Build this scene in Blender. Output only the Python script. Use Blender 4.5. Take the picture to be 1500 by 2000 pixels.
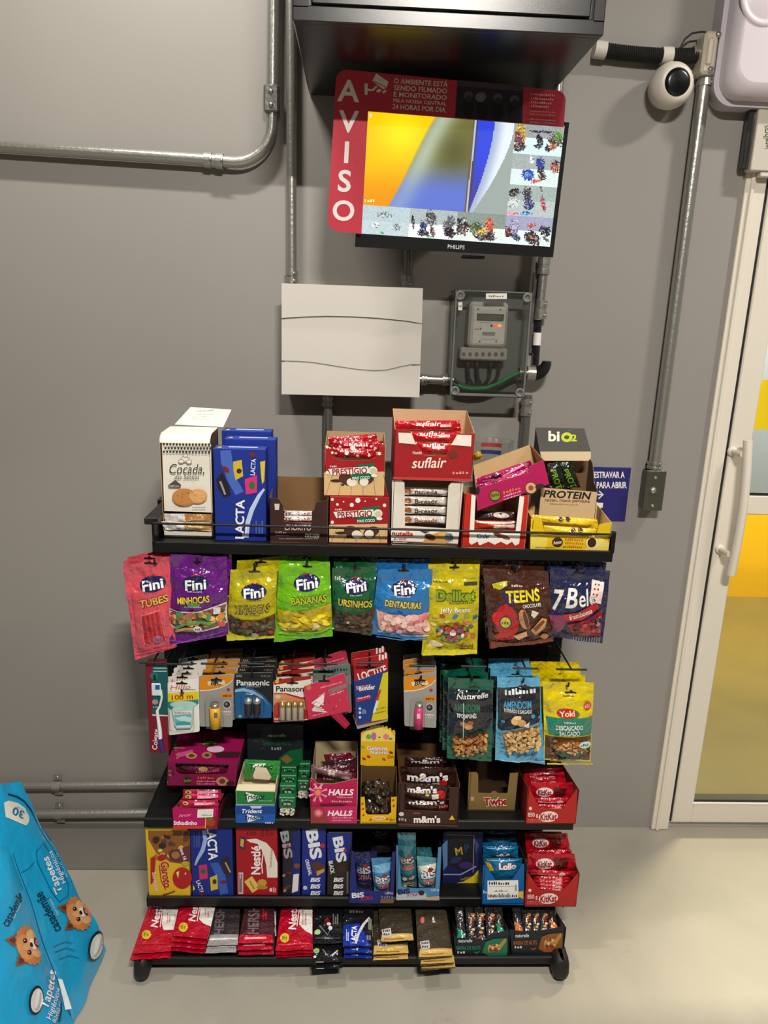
import bpy, math, random
from mathutils import Vector, Matrix
from mathutils.geometry import tessellate_polygon
for _o in list(bpy.data.objects): bpy.data.objects.remove(_o)
SC = bpy.context.scene
COL = SC.collection
PI = math.pi
# ------------------------------------------------------------------ camera, world, lamps, exposure
F, CX, CY, EYE = 1450.0, 750.0, 1000.0, Vector((0, 0, 1.55))
RX = Vector((0.99892504, -0.0329455, 0.03260912))     # image-right, image-down and viewing direction in world axes
RY = Vector((0.02302059, -0.25800983, -0.96586799))
RZ = Vector((0.04023448, 0.96558041, -0.25697405))
cam_d = bpy.data.cameras.new('camera')
cam_d.sensor_fit = 'AUTO'; cam_d.sensor_width = 36.0; cam_d.lens = F * 36.0 / 2000.0
cam_d.clip_start = 0.02
cam = bpy.data.objects.new('camera', cam_d); COL.objects.link(cam)
cam.matrix_world = Matrix(((RX.x, -RY.x, -RZ.x, EYE.x), (RX.y, -RY.y, -RZ.y, EYE.y), (RX.z, -RY.z, -RZ.z, EYE.z), (0, 0, 0, 1)))
SC.camera = cam
W = bpy.data.worlds.new('world'); SC.world = W; W.use_nodes = True
W.node_tree.nodes['Background'].inputs[0].default_value = (1.0, 0.97, 0.92, 1)
W.node_tree.nodes['Background'].inputs[1].default_value = 0.10
def area(name, loc, sx, sy, power, col, aim=None):
    l = bpy.data.lights.new(name, 'AREA'); l.shape = 'RECTANGLE'; l.size = sx; l.size_y = sy; l.energy = power; l.color = col
    o = bpy.data.objects.new(name, l); COL.objects.link(o); o.location = loc
    if aim: o.rotation_euler = (Vector(aim) - Vector(loc)).to_track_quat('-Z', 'Y').to_euler()
    return o
WARM = (1.0, 0.945, 0.865)
area('ceiling_lamp_near_wall', (-0.55, 1.38, 2.95), 0.30, 0.06, 12, WARM)
area('ceiling_lamp_by_door', (1.75, 1.15, 2.95), 0.30, 0.06, 13.5, WARM)
area('ceiling_lamp_middle', (0.35, -0.55, 2.95), 0.45, 0.08, 66, WARM)
area('ceiling_lamp_far', (-1.6, -0.9, 2.95), 0.7, 0.3, 3, WARM)
area('lobby_fill', (2.5, 3.2, 2.75), 0.8, 0.3, 95, (1.0, 0.93, 0.80), (2.5, 4.06, 0.45))  # added unseen light, aimed to brighten the far lobby wall
SC.view_settings.view_transform = 'Standard'; SC.view_settings.look = 'None'; SC.view_settings.gamma = 1.0
SC.view_settings.use_curve_mapping = False
SC.view_settings.exposure = 0.95
SC.cycles.max_bounces = 7; SC.cycles.transparent_max_bounces = 12; SC.cycles.caustics_reflective = False; SC.cycles.caustics_refractive = False
SC.cycles.use_denoising = True; SC.cycles.sample_clamp_indirect = 4.0

# ------------------------------------------------------------------ picking points of the place: a photo pixel meets a real plane
class Pl:
    def __init__(s, p, n): s.p = Vector(p); s.n = Vector(n).normalized()
    def at(s, u, v, off=0.0):
        d = RX * (u - CX) + RY * (v - CY) + RZ * F
        t = (s.p + s.n * off - EYE).dot(s.n) / d.dot(s.n)
        return EYE + d * t
def YP(y): return Pl((0, y, 0), (0, -1, 0))
def ZP(z): return Pl((0, 0, z), (0, 0, 1))
def P(u, v, y): return YP(y).at(u, v)
def G(u, v, z): return ZP(z).at(u, v)
def proj(p):
    d = Vector(p) - EYE; return CX + F * d.dot(RX) / d.dot(RZ), CY + F * d.dot(RY) / d.dot(RZ)

def lin(c):
    if isinstance(c, str): c = [int(c[i:i + 2], 16) for i in (0, 2, 4)]
    r = []; mx_ = max(c[:3]); k_ = 1 - .22 * (mx_ - min(c[:3])) / max(mx_, 1)
    for x in c[:3]:
        x = x / 255.0
        r.append(k_ * (x / 12.92 if x <= 0.04045 else ((x + 0.055) / 1.055) ** 2.4))
    return (r[0], r[1], r[2], 1.0)

# ------------------------------------------------------------------ materials
MATS = {}
def nt(name):
    m = bpy.data.materials.new(name); m.use_nodes = True
    return m, m.node_tree, m.node_tree.nodes['Principled BSDF']
def printed(name, rough, bump=0.0, scale=30, coat=0.0, stretch=None, metal=0.0, spec=0.5, dist=0.01):
    """ink on a surface: colour from the mesh's own print, grain from noise"""
    m, t, b = nt(name)
    a = t.nodes.new('ShaderNodeAttribute'); a.attribute_name = 'Col'
    t.links.new(a.outputs['Color'], b.inputs['Base Color'])
    b.inputs['Roughness'].default_value = rough; b.inputs['Coat Weight'].default_value = coat; b.inputs['Coat Roughness'].default_value = 0.12
    b.inputs['Metallic'].default_value = metal; b.inputs['Specular IOR Level'].default_value = spec
    if bump:
        n = t.nodes.new('ShaderNodeTexNoise'); n.inputs['Scale'].default_value = scale; n.inputs['Detail'].default_value = 3
        g = t.nodes.new('ShaderNodeTexCoord')
        if stretch:
            mp = t.nodes.new('ShaderNodeMapping'); mp.inputs['Scale'].default_value = stretch
            t.links.new(g.outputs['Object'], mp.inputs['Vector']); t.links.new(mp.outputs['Vector'], n.inputs['Vector'])
        else: t.links.new(g.outputs['Object'], n.inputs['Vector'])
        bp = t.nodes.new('ShaderNodeBump'); bp.inputs['Strength'].default_value = bump; bp.inputs['Distance'].default_value = dist
        t.links.new(n.outputs['Fac'], bp.inputs['Height']); t.links.new(bp.outputs['Normal'], b.inputs['Normal'])
        if coat: t.links.new(bp.outputs['Normal'], b.inputs['Coat Normal'])
    MATS[name] = m; return m
printed('card', 0.55, 0.04, 140, spec=0.35)
printed('film', 0.22, 1.0, 20, coat=0.7, dist=.022)
printed('foil', 0.25, 0.8, 40, coat=0.5, dist=.014)
printed('metalfoil', 0.24, 0.6, 60, metal=0.3, coat=0.4)
printed('packfilm', 0.30, 0.5, 9, coat=0.4, dist=.02)
printed('paper', 0.8, 0.05, 200)
printed('plastic', 0.38, 0.0)
printed('paint', 0.42, 0.06, 350)
printed('blackpaint', 0.40, 0.05, 500, spec=0.3)
printed('rackpaint', 0.26, 0.03, 700)
printed('steel', 0.30, 0.10, 25, metal=0.75, stretch=(4, 4, 4))
printed('rubber', 0.55, 0.0)
def emitter(name, strength):
    m, t, b = nt(name)
    a = t.nodes.new('ShaderNodeAttribute'); a.attribute_name = 'Col'
    b.inputs['Base Color'].default_value = (0.01, 0.01, 0.01, 1); b.inputs['Roughness'].default_value = 0.25
    t.links.new(a.outputs['Color'], b.inputs['Emission Color']); b.inputs['Emission Strength'].default_value = strength
    MATS[name] = m
emitter('screen', 0.74); emitter('led', 1.6)
def clear(name, tint, rough=0.05, alpha=0.0):
    m, t, b = nt(name)
    tr = t.nodes.new('ShaderNodeBsdfTransparent'); tr.inputs[0].default_value = tint
    gl = t.nodes.new('ShaderNodeBsdfGlossy'); gl.inputs['Roughness'].default_value = rough
    lw = t.nodes.new('ShaderNodeLayerWeight'); pw = t.nodes.new('ShaderNodeMath'); pw.operation = 'POWER'; pw.inputs[1].default_value = 4.0
    ma = t.nodes.new('ShaderNodeMath'); ma.operation = 'MULTIPLY_ADD'; ma.inputs[1].default_value = 0.7; ma.inputs[2].default_value = 0.035 + alpha; ma.use_clamp = True
    mx = t.nodes.new('ShaderNodeMixShader')
    t.links.new(lw.outputs['Facing'], pw.inputs[0]); t.links.new(pw.outputs[0], ma.inputs[0]); t.links.new(ma.outputs[0], mx.inputs[0])
    t.links.new(tr.outputs[0], mx.inputs[1]); t.links.new(gl.outputs[0], mx.inputs[2])
    t.links.new(mx.outputs[0], t.nodes['Material Output'].inputs['Surface'])
    MATS[name] = m
clear('clearplastic', (0.97, 0.98, 0.97, 1), 0.08, 0.0)
clear('smokedplastic', (0.86, 0.87, 0.86, 1), 0.12, 0.03)
clear('doorglass', (0.99, 0.965, 0.84, 1), 0.02, 0.0)
def wallmat():
    m, t, b = nt('grey_wall_paint')
    g = t.nodes.new('ShaderNodeTexCoord'); n = t.nodes.new('ShaderNodeTexNoise'); n.inputs['Scale'].default_value = 1.1; n.inputs['Detail'].default_value = 4
    r = t.nodes.new('ShaderNodeValToRGB'); r.color_ramp.elements[0].position = 0.3; r.color_ramp.elements[1].position = 0.7
    r.color_ramp.elements[0].color = lin((144, 140, 135)); r.color_ramp.elements[1].color = lin((152, 148, 142))
    n2 = t.nodes.new('ShaderNodeTexNoise'); n2.inputs['Scale'].default_value = 160; bp = t.nodes.new('ShaderNodeBump'); bp.inputs['Strength'].default_value = 0.06
    for k in (n, n2): t.links.new(g.outputs['Object'], k.inputs['Vector'])
    t.links.new(n.outputs['Fac'], r.inputs['Fac']); t.links.new(r.outputs['Color'], b.inputs['Base Color'])
    t.links.new(n2.outputs['Fac'], bp.inputs['Height']); t.links.new(bp.outputs['Normal'], b.inputs['Normal'])
    b.inputs['Roughness'].default_value = 0.5; b.inputs['Specular IOR Level'].default_value = 0.4
    MATS['wall'] = m
wallmat()
def floormat(name, c0, c1, rough):
    m, t, b = nt(name)
    g = t.nodes.new('ShaderNodeTexCoord'); n = t.nodes.new('ShaderNodeTexNoise'); n.inputs['Scale'].default_value = 3.0; n.inputs['Detail'].default_value = 8
    n.inputs['Distortion'].default_value = 0.6
    r = t.nodes.new('ShaderNodeValToRGB'); r.color_ramp.elements[0].position = 0.32; r.color_ramp.elements[1].position = 0.68
    r.color_ramp.elements[0].color = lin(c0); r.color_ramp.elements[1].color = lin(c1)
    n2 = t.nodes.new('ShaderNodeTexNoise'); n2.inputs['Scale'].default_value = 9; n2.inputs['Detail'].default_value = 10; n2.inputs['Roughness'].default_value = 0.7
    r2 = t.nodes.new('ShaderNodeValToRGB'); r2.color_ramp.elements[0].position = 0.28; r2.color_ramp.elements[1].position = 0.38
    r2.color_ramp.elements[0].color = (0.72, 0.72, 0.70, 1); r2.color_ramp.elements[1].color = (1, 1, 1, 1)
    mx = t.nodes.new('ShaderNodeMix'); mx.data_type = 'RGBA'; mx.blend_type = 'MULTIPLY'; mx.inputs[0].default_value = 0.75
    for k in (n, n2): t.links.new(g.outputs['Object'], k.inputs['Vector'])
    t.links.new(n.outputs['Fac'], r.inputs['Fac']); t.links.new(n2.outputs['Fac'], r2.inputs['Fac'])
    t.links.new(r.outputs['Color'], mx.inputs[6]); t.links.new(r2.outputs['Color'], mx.inputs[7]); t.links.new(mx.outputs[2], b.inputs['Base Color'])
    b.inputs['Roughness'].default_value = rough
    MATS[name] = m
floormat('floor_concrete', (149, 144, 132), (164, 158, 145), 0.42)
floormat('lobby_floor', (108, 99, 58), (120, 109, 64), 0.30)

# ------------------------------------------------------------------ text outlines from the built-in font
TXT = {}
def glyphs(s, bold=0.0, shear=0.0):
    k = (s, bold, shear)
    if k not in TXT:
        bold *= .42
        c = bpy.data.curves.new('t', 'FONT'); c.body = s; c.offset = bold; c.shear = shear; c.resolution_u = 2 if len(s) > 9 else 4
        o = bpy.data.objects.new('t', c); m = o.to_mesh()
        v = [(p.co.x, p.co.y) for p in m.vertices]; f = [tuple(p.vertices) for p in m.polygons]
        o.to_mesh_clear(); bpy.data.objects.remove(o); bpy.data.curves.remove(c)
        if not v: v, f = [(0, 0)], []
        x0 = min(p[0] for p in v); x1 = max(p[0] for p in v)
        TXT[k] = ([((p[0] - (x0 + x1) / 2) / 0.73, p[1] / 0.73 - 0.5) for p in v], f, (x1 - x0) / 0.73)
    return TXT[k]

# ------------------------------------------------------------------ mesh builder
class MB:
    def __init__(s, mat='card', pl=None):
        s.v, s.f, s.c, s.m, s.sm = [], [], [], [], []
        s.mats = [mat]; s.cur = mat; s.pl = pl; s.k = 1; s.warp = None; s.step = 0.00007; s.maxe = 11.0; s.rnd = random.Random(5)
    def use(s, mat): s.cur = mat; return s
    def mi(s):
        if s.cur not in s.mats: s.mats.append(s.cur)
        return s.mats.index(s.cur)
    def add(s, vs, fs, col, smooth=False):
        b = len(s.v); s.v += [tuple(p) for p in vs]; c = lin(col); mi = s.mi()
        for f in fs:
            s.f.append(tuple(b + i for i in f)); s.c.append(c); s.m.append(mi); s.sm.append(smooth)
    def poly(s, pts, col): s.add(pts, [tuple(range(len(pts)))], col)
    def box(s, a, b, col, bev=0.0):
        (x0, y0, z0), (x1, y1, z1) = a, b
        x0, x1 = min(x0, x1), max(x0, x1); y0, y1 = min(y0, y1), max(y0, y1); z0, z1 = min(z0, z1), max(z0, z1)
        bev = min(bev, (x1 - x0) * .45, (y1 - y0) * .45, (z1 - z0) * .45)
        if bev <= 0:
            vs = [(x, y, z) for x in (x0, x1) for y in (y0, y1) for z in (z0, z1)]
            s.add(vs, [(0, 1, 3, 2), (4, 6, 7, 5), (0, 4, 5, 1), (2, 3, 7, 6), (0, 2, 6, 4), (1, 5, 7, 3)], col); return s
        X, Y, Z = (x0, x1), (y0, y1), (z0, z1); vs = []; ix = {}
        for i in (0, 1):
            for j in (0, 1):
                for k in (0, 1):
                    q = (X[i], Y[j], Z[k]); sg = (1 - 2 * i, 1 - 2 * j, 1 - 2 * k)
                    for ax in range(3):
                        p = [q[t] + (0 if t == ax else sg[t] * bev) for t in range(3)]
                        ix[(i, j, k, ax)] = len(vs); vs.append(p)
        fs = []
        for ax in range(3):
            o1, o2 = [t for t in range(3) if t != ax]
            for e in (0, 1):
                r = []
                for a_, b_ in ((0, 0), (0, 1), (1, 1), (1, 0)):
                    q = [0, 0, 0]; q[ax] = e; q[o1] = a_; q[o2] = b_; r.append(ix[(q[0], q[1], q[2], ax)])
                fs.append(tuple(r))
            for a_ in (0, 1):
                for b_ in (0, 1):
                    q0 = [0, 0, 0]; q0[o1] = a_; q0[o2] = b_; q1 = list(q0); q1[ax] = 1
                    fs.append((ix[(*q0, o1)], ix[(*q0, o2)], ix[(*q1, o2)], ix[(*q1, o1)]))
        for i in (0, 1):
            for j in (0, 1):
                for k in (0, 1): fs.append((ix[(i, j, k, 0)], ix[(i, j, k, 1)], ix[(i, j, k, 2)]))
        s.add(vs, fs, col); return s
    def prism(s, pts, ext, col, back=None, side=None):
        n = len(pts); e = Vector(ext); A = [Vector(p) for p in pts]; B = [p + e for p in A]
        s.add(A, [tuple(range(n))], col); s.add(B, [tuple(range(n))[::-1]], back or col)
        s.add(A + B, [(i, (i + 1) % n, n + (i + 1) % n, n + i) for i in range(n)], side or back or col); return s
    def tube(s, path, r, col, n=12, caps=True, smooth=True):
        P_ = [Vector(p) for p in path]; m = len(P_); R_ = r if isinstance(r, (list, tuple)) else [r] * m
        T = [(P_[min(i + 1, m - 1)] - P_[max(i - 1, 0)]).normalized() for i in range(m)]
        up = Vector((0, 0, 1)) if abs(T[0].z) < 0.9 else Vector((1, 0, 0))
        a = T[0].cross(up).normalized(); vs = []
        for i in range(m):
            a = (a - T[i] * a.dot(T[i])).normalized(); b = T[i].cross(a)
            for k in range(n):
                w = 2 * PI * k / n; vs.append(P_[i] + (a * math.cos(w) + b * math.sin(w)) * R_[i])
        fs = [(i * n + k, i * n + (k + 1) % n, (i + 1) * n + (k + 1) % n, (i + 1) * n + k) for i in range(m - 1) for k in range(n)]
        s.add(vs, fs, col, smooth)
        if caps: s.add(vs[:n], [tuple(range(n))], col); s.add(vs[-n:], [tuple(range(n))], col)
        return s
    def lathe(s, c, ax, prof, col, n=24, smooth=True):
        """prof = [(along, radius)...]"""
        ax = Vector(ax).normalized(); u = ax.orthogonal().normalized(); w = ax.cross(u); c = Vector(c); vs = []
        for (h, r) in prof:
            for k in range(n):
                t = 2 * PI * k / n; vs.append(c + ax * h + (u * math.cos(t) + w * math.sin(t)) * r)
        m = len(prof)
        s.add(vs, [(i * n + k, i * n + (k + 1) % n, (i + 1) * n + (k + 1) % n, (i + 1) * n + k) for i in range(m - 1) for k in range(n)], col, smooth)
        return s
    # ---- print, drawn in photo pixels on the current plane
    def tri(s, pts, tris, col):
        off = s.k * s.step; s.k += 1
        if s.warp:
            pts = list(pts); out = []
            for t in tris:
                st = [tuple(t)]
                while st:
                    a, b, c = st.pop(); e = [(math.dist(pts[a], pts[b]), a, b, c), (math.dist(pts[b], pts[c]), b, c, a), (math.dist(pts[c], pts[a]), c, a, b)]
                    L, i, j, k = max(e)
                    if L > s.maxe and len(pts) < 6000:
                        pts.append(((pts[i][0] + pts[j][0]) / 2, (pts[i][1] + pts[j][1]) / 2)); q = len(pts) - 1; st += [(i, q, k), (q, j, k)]
                    else: out.append((a, b, c))
            s.add([s.warp(p[0], p[1], off) for p in pts], out, col, True)
        else: s.add([s.pl.at(p[0], p[1], off) for p in pts], tris, col)
        return s
    def pp(s, pts, col):
        tr = tessellate_polygon([[Vector((p[0], p[1], 0)) for p in pts]])
        return s.tri(pts, tr, col)
    def rect(s, u0, v0, u1, v1, col): return s.pp([(u0, v0), (u1, v0), (u1, v1), (u0, v1)], col)
    def ell(s, cu, cv, ru, rv, col, rot=0, n=20):
        c, d = math.cos(math.radians(rot)), -math.sin(math.radians(rot))
        pts = [(cu, cv)]
        for k in range(n):
            x, y = ru * math.cos(2 * PI * k / n), rv * math.sin(2 * PI * k / n)
            pts.append((cu + x * c - y * d, cv + x * d + y * c))
        return s.tri(pts, [(0, 1 + k, 1 + (k + 1) % n) for k in range(n)], col)
    def line(s, pts, w, col):
        L, R_ = [], []
        for i, p in enumerate(pts):
            a = pts[max(i - 1, 0)]; b = pts[min(i + 1, len(pts) - 1)]; d = math.hypot(b[0] - a[0], b[1] - a[1]) or 1
            nx, ny = -(b[1] - a[1]) / d, (b[0] - a[0]) / d; ww = w[i] if isinstance(w, (list, tuple)) else w
            L.append((p[0] + nx * ww / 2, p[1] + ny * ww / 2)); R_.append((p[0] - nx * ww / 2, p[1] - ny * ww / 2))
        n = len(pts); return s.tri(L + R_, [t for i in range(n - 1) for t in ((i, i + 1, n + i + 1), (i, n + i + 1, n + i))], col)
    def txt(s, t, cu, cv, h, col, w=None, rot=0, bold=0.03, shear=0.0, out=None, ow=0.06, flip=False):
        if out: s.txt(t, cu, cv, h, out, w, rot, bold + ow * 1.8, shear)
        v, f, wd = glyphs(t, bold, shear); sx = h if w is None else w / max(wd, .01)
        a = math.radians(rot); c, d = math.cos(a), math.sin(a)
        if flip: sx = -sx
        return s.tri([(cu + (x * sx * c - y * h * d), cv - (x * sx * d + y * h * c)) for x, y in v], f, col)
    def blobs(s, u0, v0, u1, v1, n, r0, r1, cols, asp=0.75):
        for i in range(n):
            s.ell(s.rnd.uniform(u0, u1), s.rnd.uniform(v0, v1), *(lambda r: (r, r * asp))(s.rnd.uniform(r0, r1)), s.rnd.choice(cols), s.rnd.uniform(0, 180), 9)
        return s
    def scrib(s, u0, u1, v, h, col, rot=0, n=None):
        """a line of print too small to read: a row of strokes"""
        n = n or max(3, int((u1 - u0) / (h * .9))); w = (u1 - u0) / n
        P_, T_ = [], []
        for i in range(n):
            hh = h * s.rnd.choice((.6, .75, 1)); a = u0 + w * i; b = a + w * s.rnd.uniform(.45, .8); y = v + (h - hh) / 2; q = len(P_)
            dy = -math.tan(math.radians(rot)) * (a - u0)
            P_ += [(a, y - hh / 2 + dy), (b, y - hh / 2 + dy), (b, y + hh / 2 + dy), (a, y + hh / 2 + dy)]; T_ += [(q, q + 1, q + 2), (q, q + 2, q + 3)]
        return s.tri(P_, T_, col)
    def obj(s, name, parent=None, origin=None, xf=None):
        vs = s.v if xf is None else [tuple(xf @ Vector(p)) for p in s.v]
        if origin is None:
            if parent is not None: origin = ORG[parent.name]
            else:
                xs = [p[0] for p in vs]; ys = [p[1] for p in vs]; zs = [p[2] for p in vs]
                origin = ((min(xs) + max(xs)) / 2, (min(ys) + max(ys)) / 2, min(zs))
        o_ = Vector(origin)
        me = bpy.data.meshes.new(name)
        me.from_pydata([(p[0] - o_.x, p[1] - o_.y, p[2] - o_.z) for p in vs], [], s.f)
        for k in s.mats: me.materials.append(MATS[k])
        me.polygons.foreach_set('material_index', s.m); me.polygons.foreach_set('use_smooth', s.sm)
        ca = me.color_attributes.new('Col', 'FLOAT_COLOR', 'CORNER'); buf = []
        for f, c in zip(s.f, s.c): buf.extend(c * len(f))
        ca.data.foreach_set('color', buf)
        ob = bpy.data.objects.new(name, me); COL.objects.link(ob)
        if parent is not None:
            ob.parent = parent; ob.location = o_ - Vector(ORG[parent.name])
        else: ob.location = o_
        ORG[ob.name] = tuple(o_)
        return ob
ORG = {}
def tag(o, label, cat, group=None):
    o['label'] = label; o['category'] = cat
    if group: o['group'] = group
    return o
def thing(name, label, cat, loc, group=None):
    o = bpy.data.objects.new(name, None); COL.objects.link(o); o.location = loc; o.empty_display_size = 0.02
    ORG[o.name] = tuple(loc); return tag(o, label, cat, group)
def struct(o): o['kind'] = 'structure'; return o
def copy_of(src, d, label, rot=None):
    """a copy of a thing with copies of its parts and sub-parts, moved by d"""
    c = src.copy(); COL.objects.link(c); c.location = src.location + Vector(d); c['label'] = label
    if rot: c.rotation_euler = rot
    for ch in src.children:
        k = ch.copy(); COL.objects.link(k); k.parent = c
        for g in ch.children:
            h = g.copy(); COL.objects.link(h); h.parent = k
    return c
def up(o, x): o.rotation_euler = x; return o

# ------------------------------------------------------------------ packaging shapes
KRAFT, KRAFTD, WHITE, BLACK = (186, 152, 112), (122, 92, 62), (238, 234, 226), (16, 16, 17)
def pillow(quad, pl, T, col, art=None, seals=(.10, .08, .0, .0), mat='film', wr=1.0, nx=26, nz=32, back=0.35, seed=1, sealcol=None, mb=None, power=.7, step=.00017):
    """a filled film bag: quad = TL, TR, BR, BL in photo pixels on plane pl; seals = flat top, bottom, left, right shares"""
    b = mb or MB(mat); b.use(mat); b.pl = pl; rr = random.Random(seed)
    TL, TR, BR, BL = [Vector(q) for q in quad]
    ph = [rr.uniform(0, 6.28) for _ in range(8)]
    st, sb, sl, sr = seals
    def bulge(x, y):
        a = (x - sl) / max(1 - sl - sr, .01); c = (y - st) / max(1 - st - sb, .01)
        if a <= 0 or a >= 1 or c <= 0 or c >= 1: return 0.0
        return (4 * a * (1 - a)) ** power * (4 * c * (1 - c)) ** power
    def wrk(x, y):
        q = max(0.0, 1 - bulge(x, y)); e = .15 + .85 * q * q
        return wr * .0014 * (e * (math.sin(9 * x + 5 * y + ph[0]) + .7 * math.sin(15 * y - 8 * x + ph[1])) + q ** 4 * (.55 * math.sin(31 * x + 3 * math.sin(7 * y + ph[2])) + .3 * math.sin(43 * x + 27 * y + ph[3])))
    def uv(x, y):
        top = TL.lerp(TR, x); bot = BL.lerp(BR, x); q = top.lerp(bot, y)
        return q
    def inv(u, v):
        q = Vector((u, v)); x, y = .5, .5
        for _ in range(4):
            r = q - uv(x, y); dx = TL.lerp(BL, y) - TR.lerp(BR, y); dx = -dx; dy = BL.lerp(BR, x) - TL.lerp(TR, x)
            D = dx.x * dy.y - dx.y * dy.x
            x += (r.x * dy.y - r.y * dy.x) / D; y += (dx.x * r.y - dx.y * r.x) / D
        return x, y
    def disp(x, y): return bulge(x, y) * T + wrk(x, y)
    b.step = step; b.maxe = 8.0
    b.warp = lambda u, v, off: pl.at(u, v, 0) + pl.n * (lambda q: disp(min(max(q[0], 0), 1), min(max(q[1], 0), 1)))(inv(u, v)) + pl.n * off
    b.k = 4
    vs, fs = [], []
    for side in (1, -back):
        for j in range(nz + 1):
            for i in range(nx + 1):
                x, y = i / nx, j / nz
                q = uv(x, y)
                if side > 0: d = disp(x, y)
                else: d = -bulge(x, y) * T * back - .0005 + (wrk(x, y) if (i in (0, nx) or j in (0, nz)) else 0)
                vs.append(pl.at(q.x, q.y, 0) + pl.n * d)
    N = (nx + 1) * (nz + 1)
    for s_ in (0, 1):
        for j in range(nz):
            for i in range(nx):
                a = s_ * N + j * (nx + 1) + i; fs.append((a, a + 1, a + nx + 2, a + nx + 1))
    b.add(vs, fs, col, True)
    b.add([vs[k] for k in range(N)], [], col)
    if art: art(b)
    b.warp = None; b.step = .00007
    return b
def crimp(b, quad, pl, horizontal, col):
    pass
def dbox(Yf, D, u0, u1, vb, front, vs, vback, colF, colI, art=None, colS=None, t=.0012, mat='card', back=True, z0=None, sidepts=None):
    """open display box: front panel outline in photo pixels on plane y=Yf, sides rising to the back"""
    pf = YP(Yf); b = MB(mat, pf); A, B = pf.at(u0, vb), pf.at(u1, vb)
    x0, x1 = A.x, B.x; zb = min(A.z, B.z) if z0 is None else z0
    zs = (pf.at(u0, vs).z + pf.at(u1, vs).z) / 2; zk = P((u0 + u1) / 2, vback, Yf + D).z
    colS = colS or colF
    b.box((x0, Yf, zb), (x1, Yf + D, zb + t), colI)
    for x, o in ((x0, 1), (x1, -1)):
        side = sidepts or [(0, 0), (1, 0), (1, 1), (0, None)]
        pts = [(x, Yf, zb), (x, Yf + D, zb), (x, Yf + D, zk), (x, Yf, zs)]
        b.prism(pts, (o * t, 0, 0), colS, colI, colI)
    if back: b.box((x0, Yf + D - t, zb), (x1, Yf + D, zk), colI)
    fp = [pf.at(p[0], p[1]) for p in front]
    b.prism(fp, (0, t, 0), colF, colI, colI)
    if art: art(b)
    b.dim = (x0, x1, zb, zs, zk)
    return b
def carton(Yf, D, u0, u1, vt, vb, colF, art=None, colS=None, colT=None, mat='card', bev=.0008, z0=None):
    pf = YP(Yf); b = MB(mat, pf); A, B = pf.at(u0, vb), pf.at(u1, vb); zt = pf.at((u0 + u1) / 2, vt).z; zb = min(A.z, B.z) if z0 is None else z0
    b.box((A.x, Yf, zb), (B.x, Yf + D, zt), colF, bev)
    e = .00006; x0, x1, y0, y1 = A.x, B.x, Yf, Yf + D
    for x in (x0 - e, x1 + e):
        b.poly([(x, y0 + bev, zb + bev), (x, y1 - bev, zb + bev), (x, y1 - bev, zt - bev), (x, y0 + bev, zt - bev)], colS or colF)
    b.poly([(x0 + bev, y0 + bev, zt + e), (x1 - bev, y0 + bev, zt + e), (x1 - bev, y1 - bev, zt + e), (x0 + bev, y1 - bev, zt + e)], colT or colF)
    for dz in (.35, .65):   # tuck-flap seam on the top
        y = y0 + (y1 - y0) * dz
        b.box((x0 + .001, y, zt), (x1 - .001, y + .0004, zt + .0003), KRAFTD)
    if art: art(b)
    b.dim = (x0, x1, zb, zt)
    return b
# ================================================================== THE SETTING
WY = 1.995                                                   # wall face
def slab(name, a, b, mat, col=(150, 150, 150)):
    m = MB(mat); m.box(a, b, col); return struct(m.obj(name))
xj = P(1360, 1000, WY).x - .002                              # where the door frame starts
slab('floor', (-2.6, -2.6, -.08), (3.2, WY + .06, 0), 'floor_concrete')
slab('floor_lobby', (.2, WY + .06, -.08), (5.0, 4.3, 0), 'lobby_floor')
slab('wall_back', (-2.6, WY, -.02), (xj, WY + .12, 3.0), 'wall')
slab('wall_above_door', (xj, WY, 2.08), (3.2, WY + .12, 3.0), 'wall')
slab('wall_right_of_door', (xj + 1.08, WY, -.02), (3.2, WY + .12, 2.08), 'wall')
slab('wall_left', (-2.7, -2.6, -.02), (-2.6, WY + .12, 3.0), 'paint', (98, 95, 91))
slab('wall_right', (3.2, -2.6, -.02), (3.3, WY + .12, 3.0), 'paint', (98, 95, 91))
slab('wall_front', (-2.7, -2.7, -.02), (3.3, -2.6, 3.0), 'paint', (98, 95, 91))
slab('ceiling', (-2.7, -2.7, 3.0), (5.0, 4.3, 3.1), 'paint', (120, 117, 112))
slab('trim_1', (-2.6, 1.80, 0), (.3, WY, .004), 'paint', (112, 109, 103))       # grey painted border at the foot of the wall
zy = P(1470, 985, 4.06).z
m = MB('paint'); m.box((.2, 4.06, -.02), (5, 4.16, zy), (255, 204, 30)); m.box((.2, 4.07, zy), (5, 4.16, 3), (132, 140, 144)); struct(m.obj('wall_lobby_far'))
# ---- door
def vx(u, v, y): return P(u, v, y).x
DW = (226, 219, 205)
m = MB('paint'); y0 = WY - .012
m.box((xj, y0, 0.002), (vx(1401, 1000, y0) - .002, WY + .05, 2.08), DW, .002)
m.box((xj + .012, y0 - .006, 0.002), (xj + .022, y0 + .004, 2.08), DW, .002)
m.box((xj, y0, 2.03), (xj + 1.08, WY + .05, 2.08), DW, .002); m.box((xj + 1.03, y0, .002), (xj + 1.08, WY + .05, 2.08), DW, .002)
struct(m.obj('door_frame'))
ly, lx0 = WY - .004, vx(1404, 1000, WY)
lx1, gx0 = xj + 1.025, vx(1445, 1005, WY)
zb0, zb1 = .022, P(1380, 1566, WY).z
zr0, zr1 = P(1480, 1005, WY).z, P(1480, 968, WY).z
dr = bpy.data.objects.new('door_1', None); COL.objects.link(dr); dr.location = (lx0, WY, .022); ORG['door_1'] = tuple(dr.location); struct(dr)
m = MB('paint')
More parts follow.
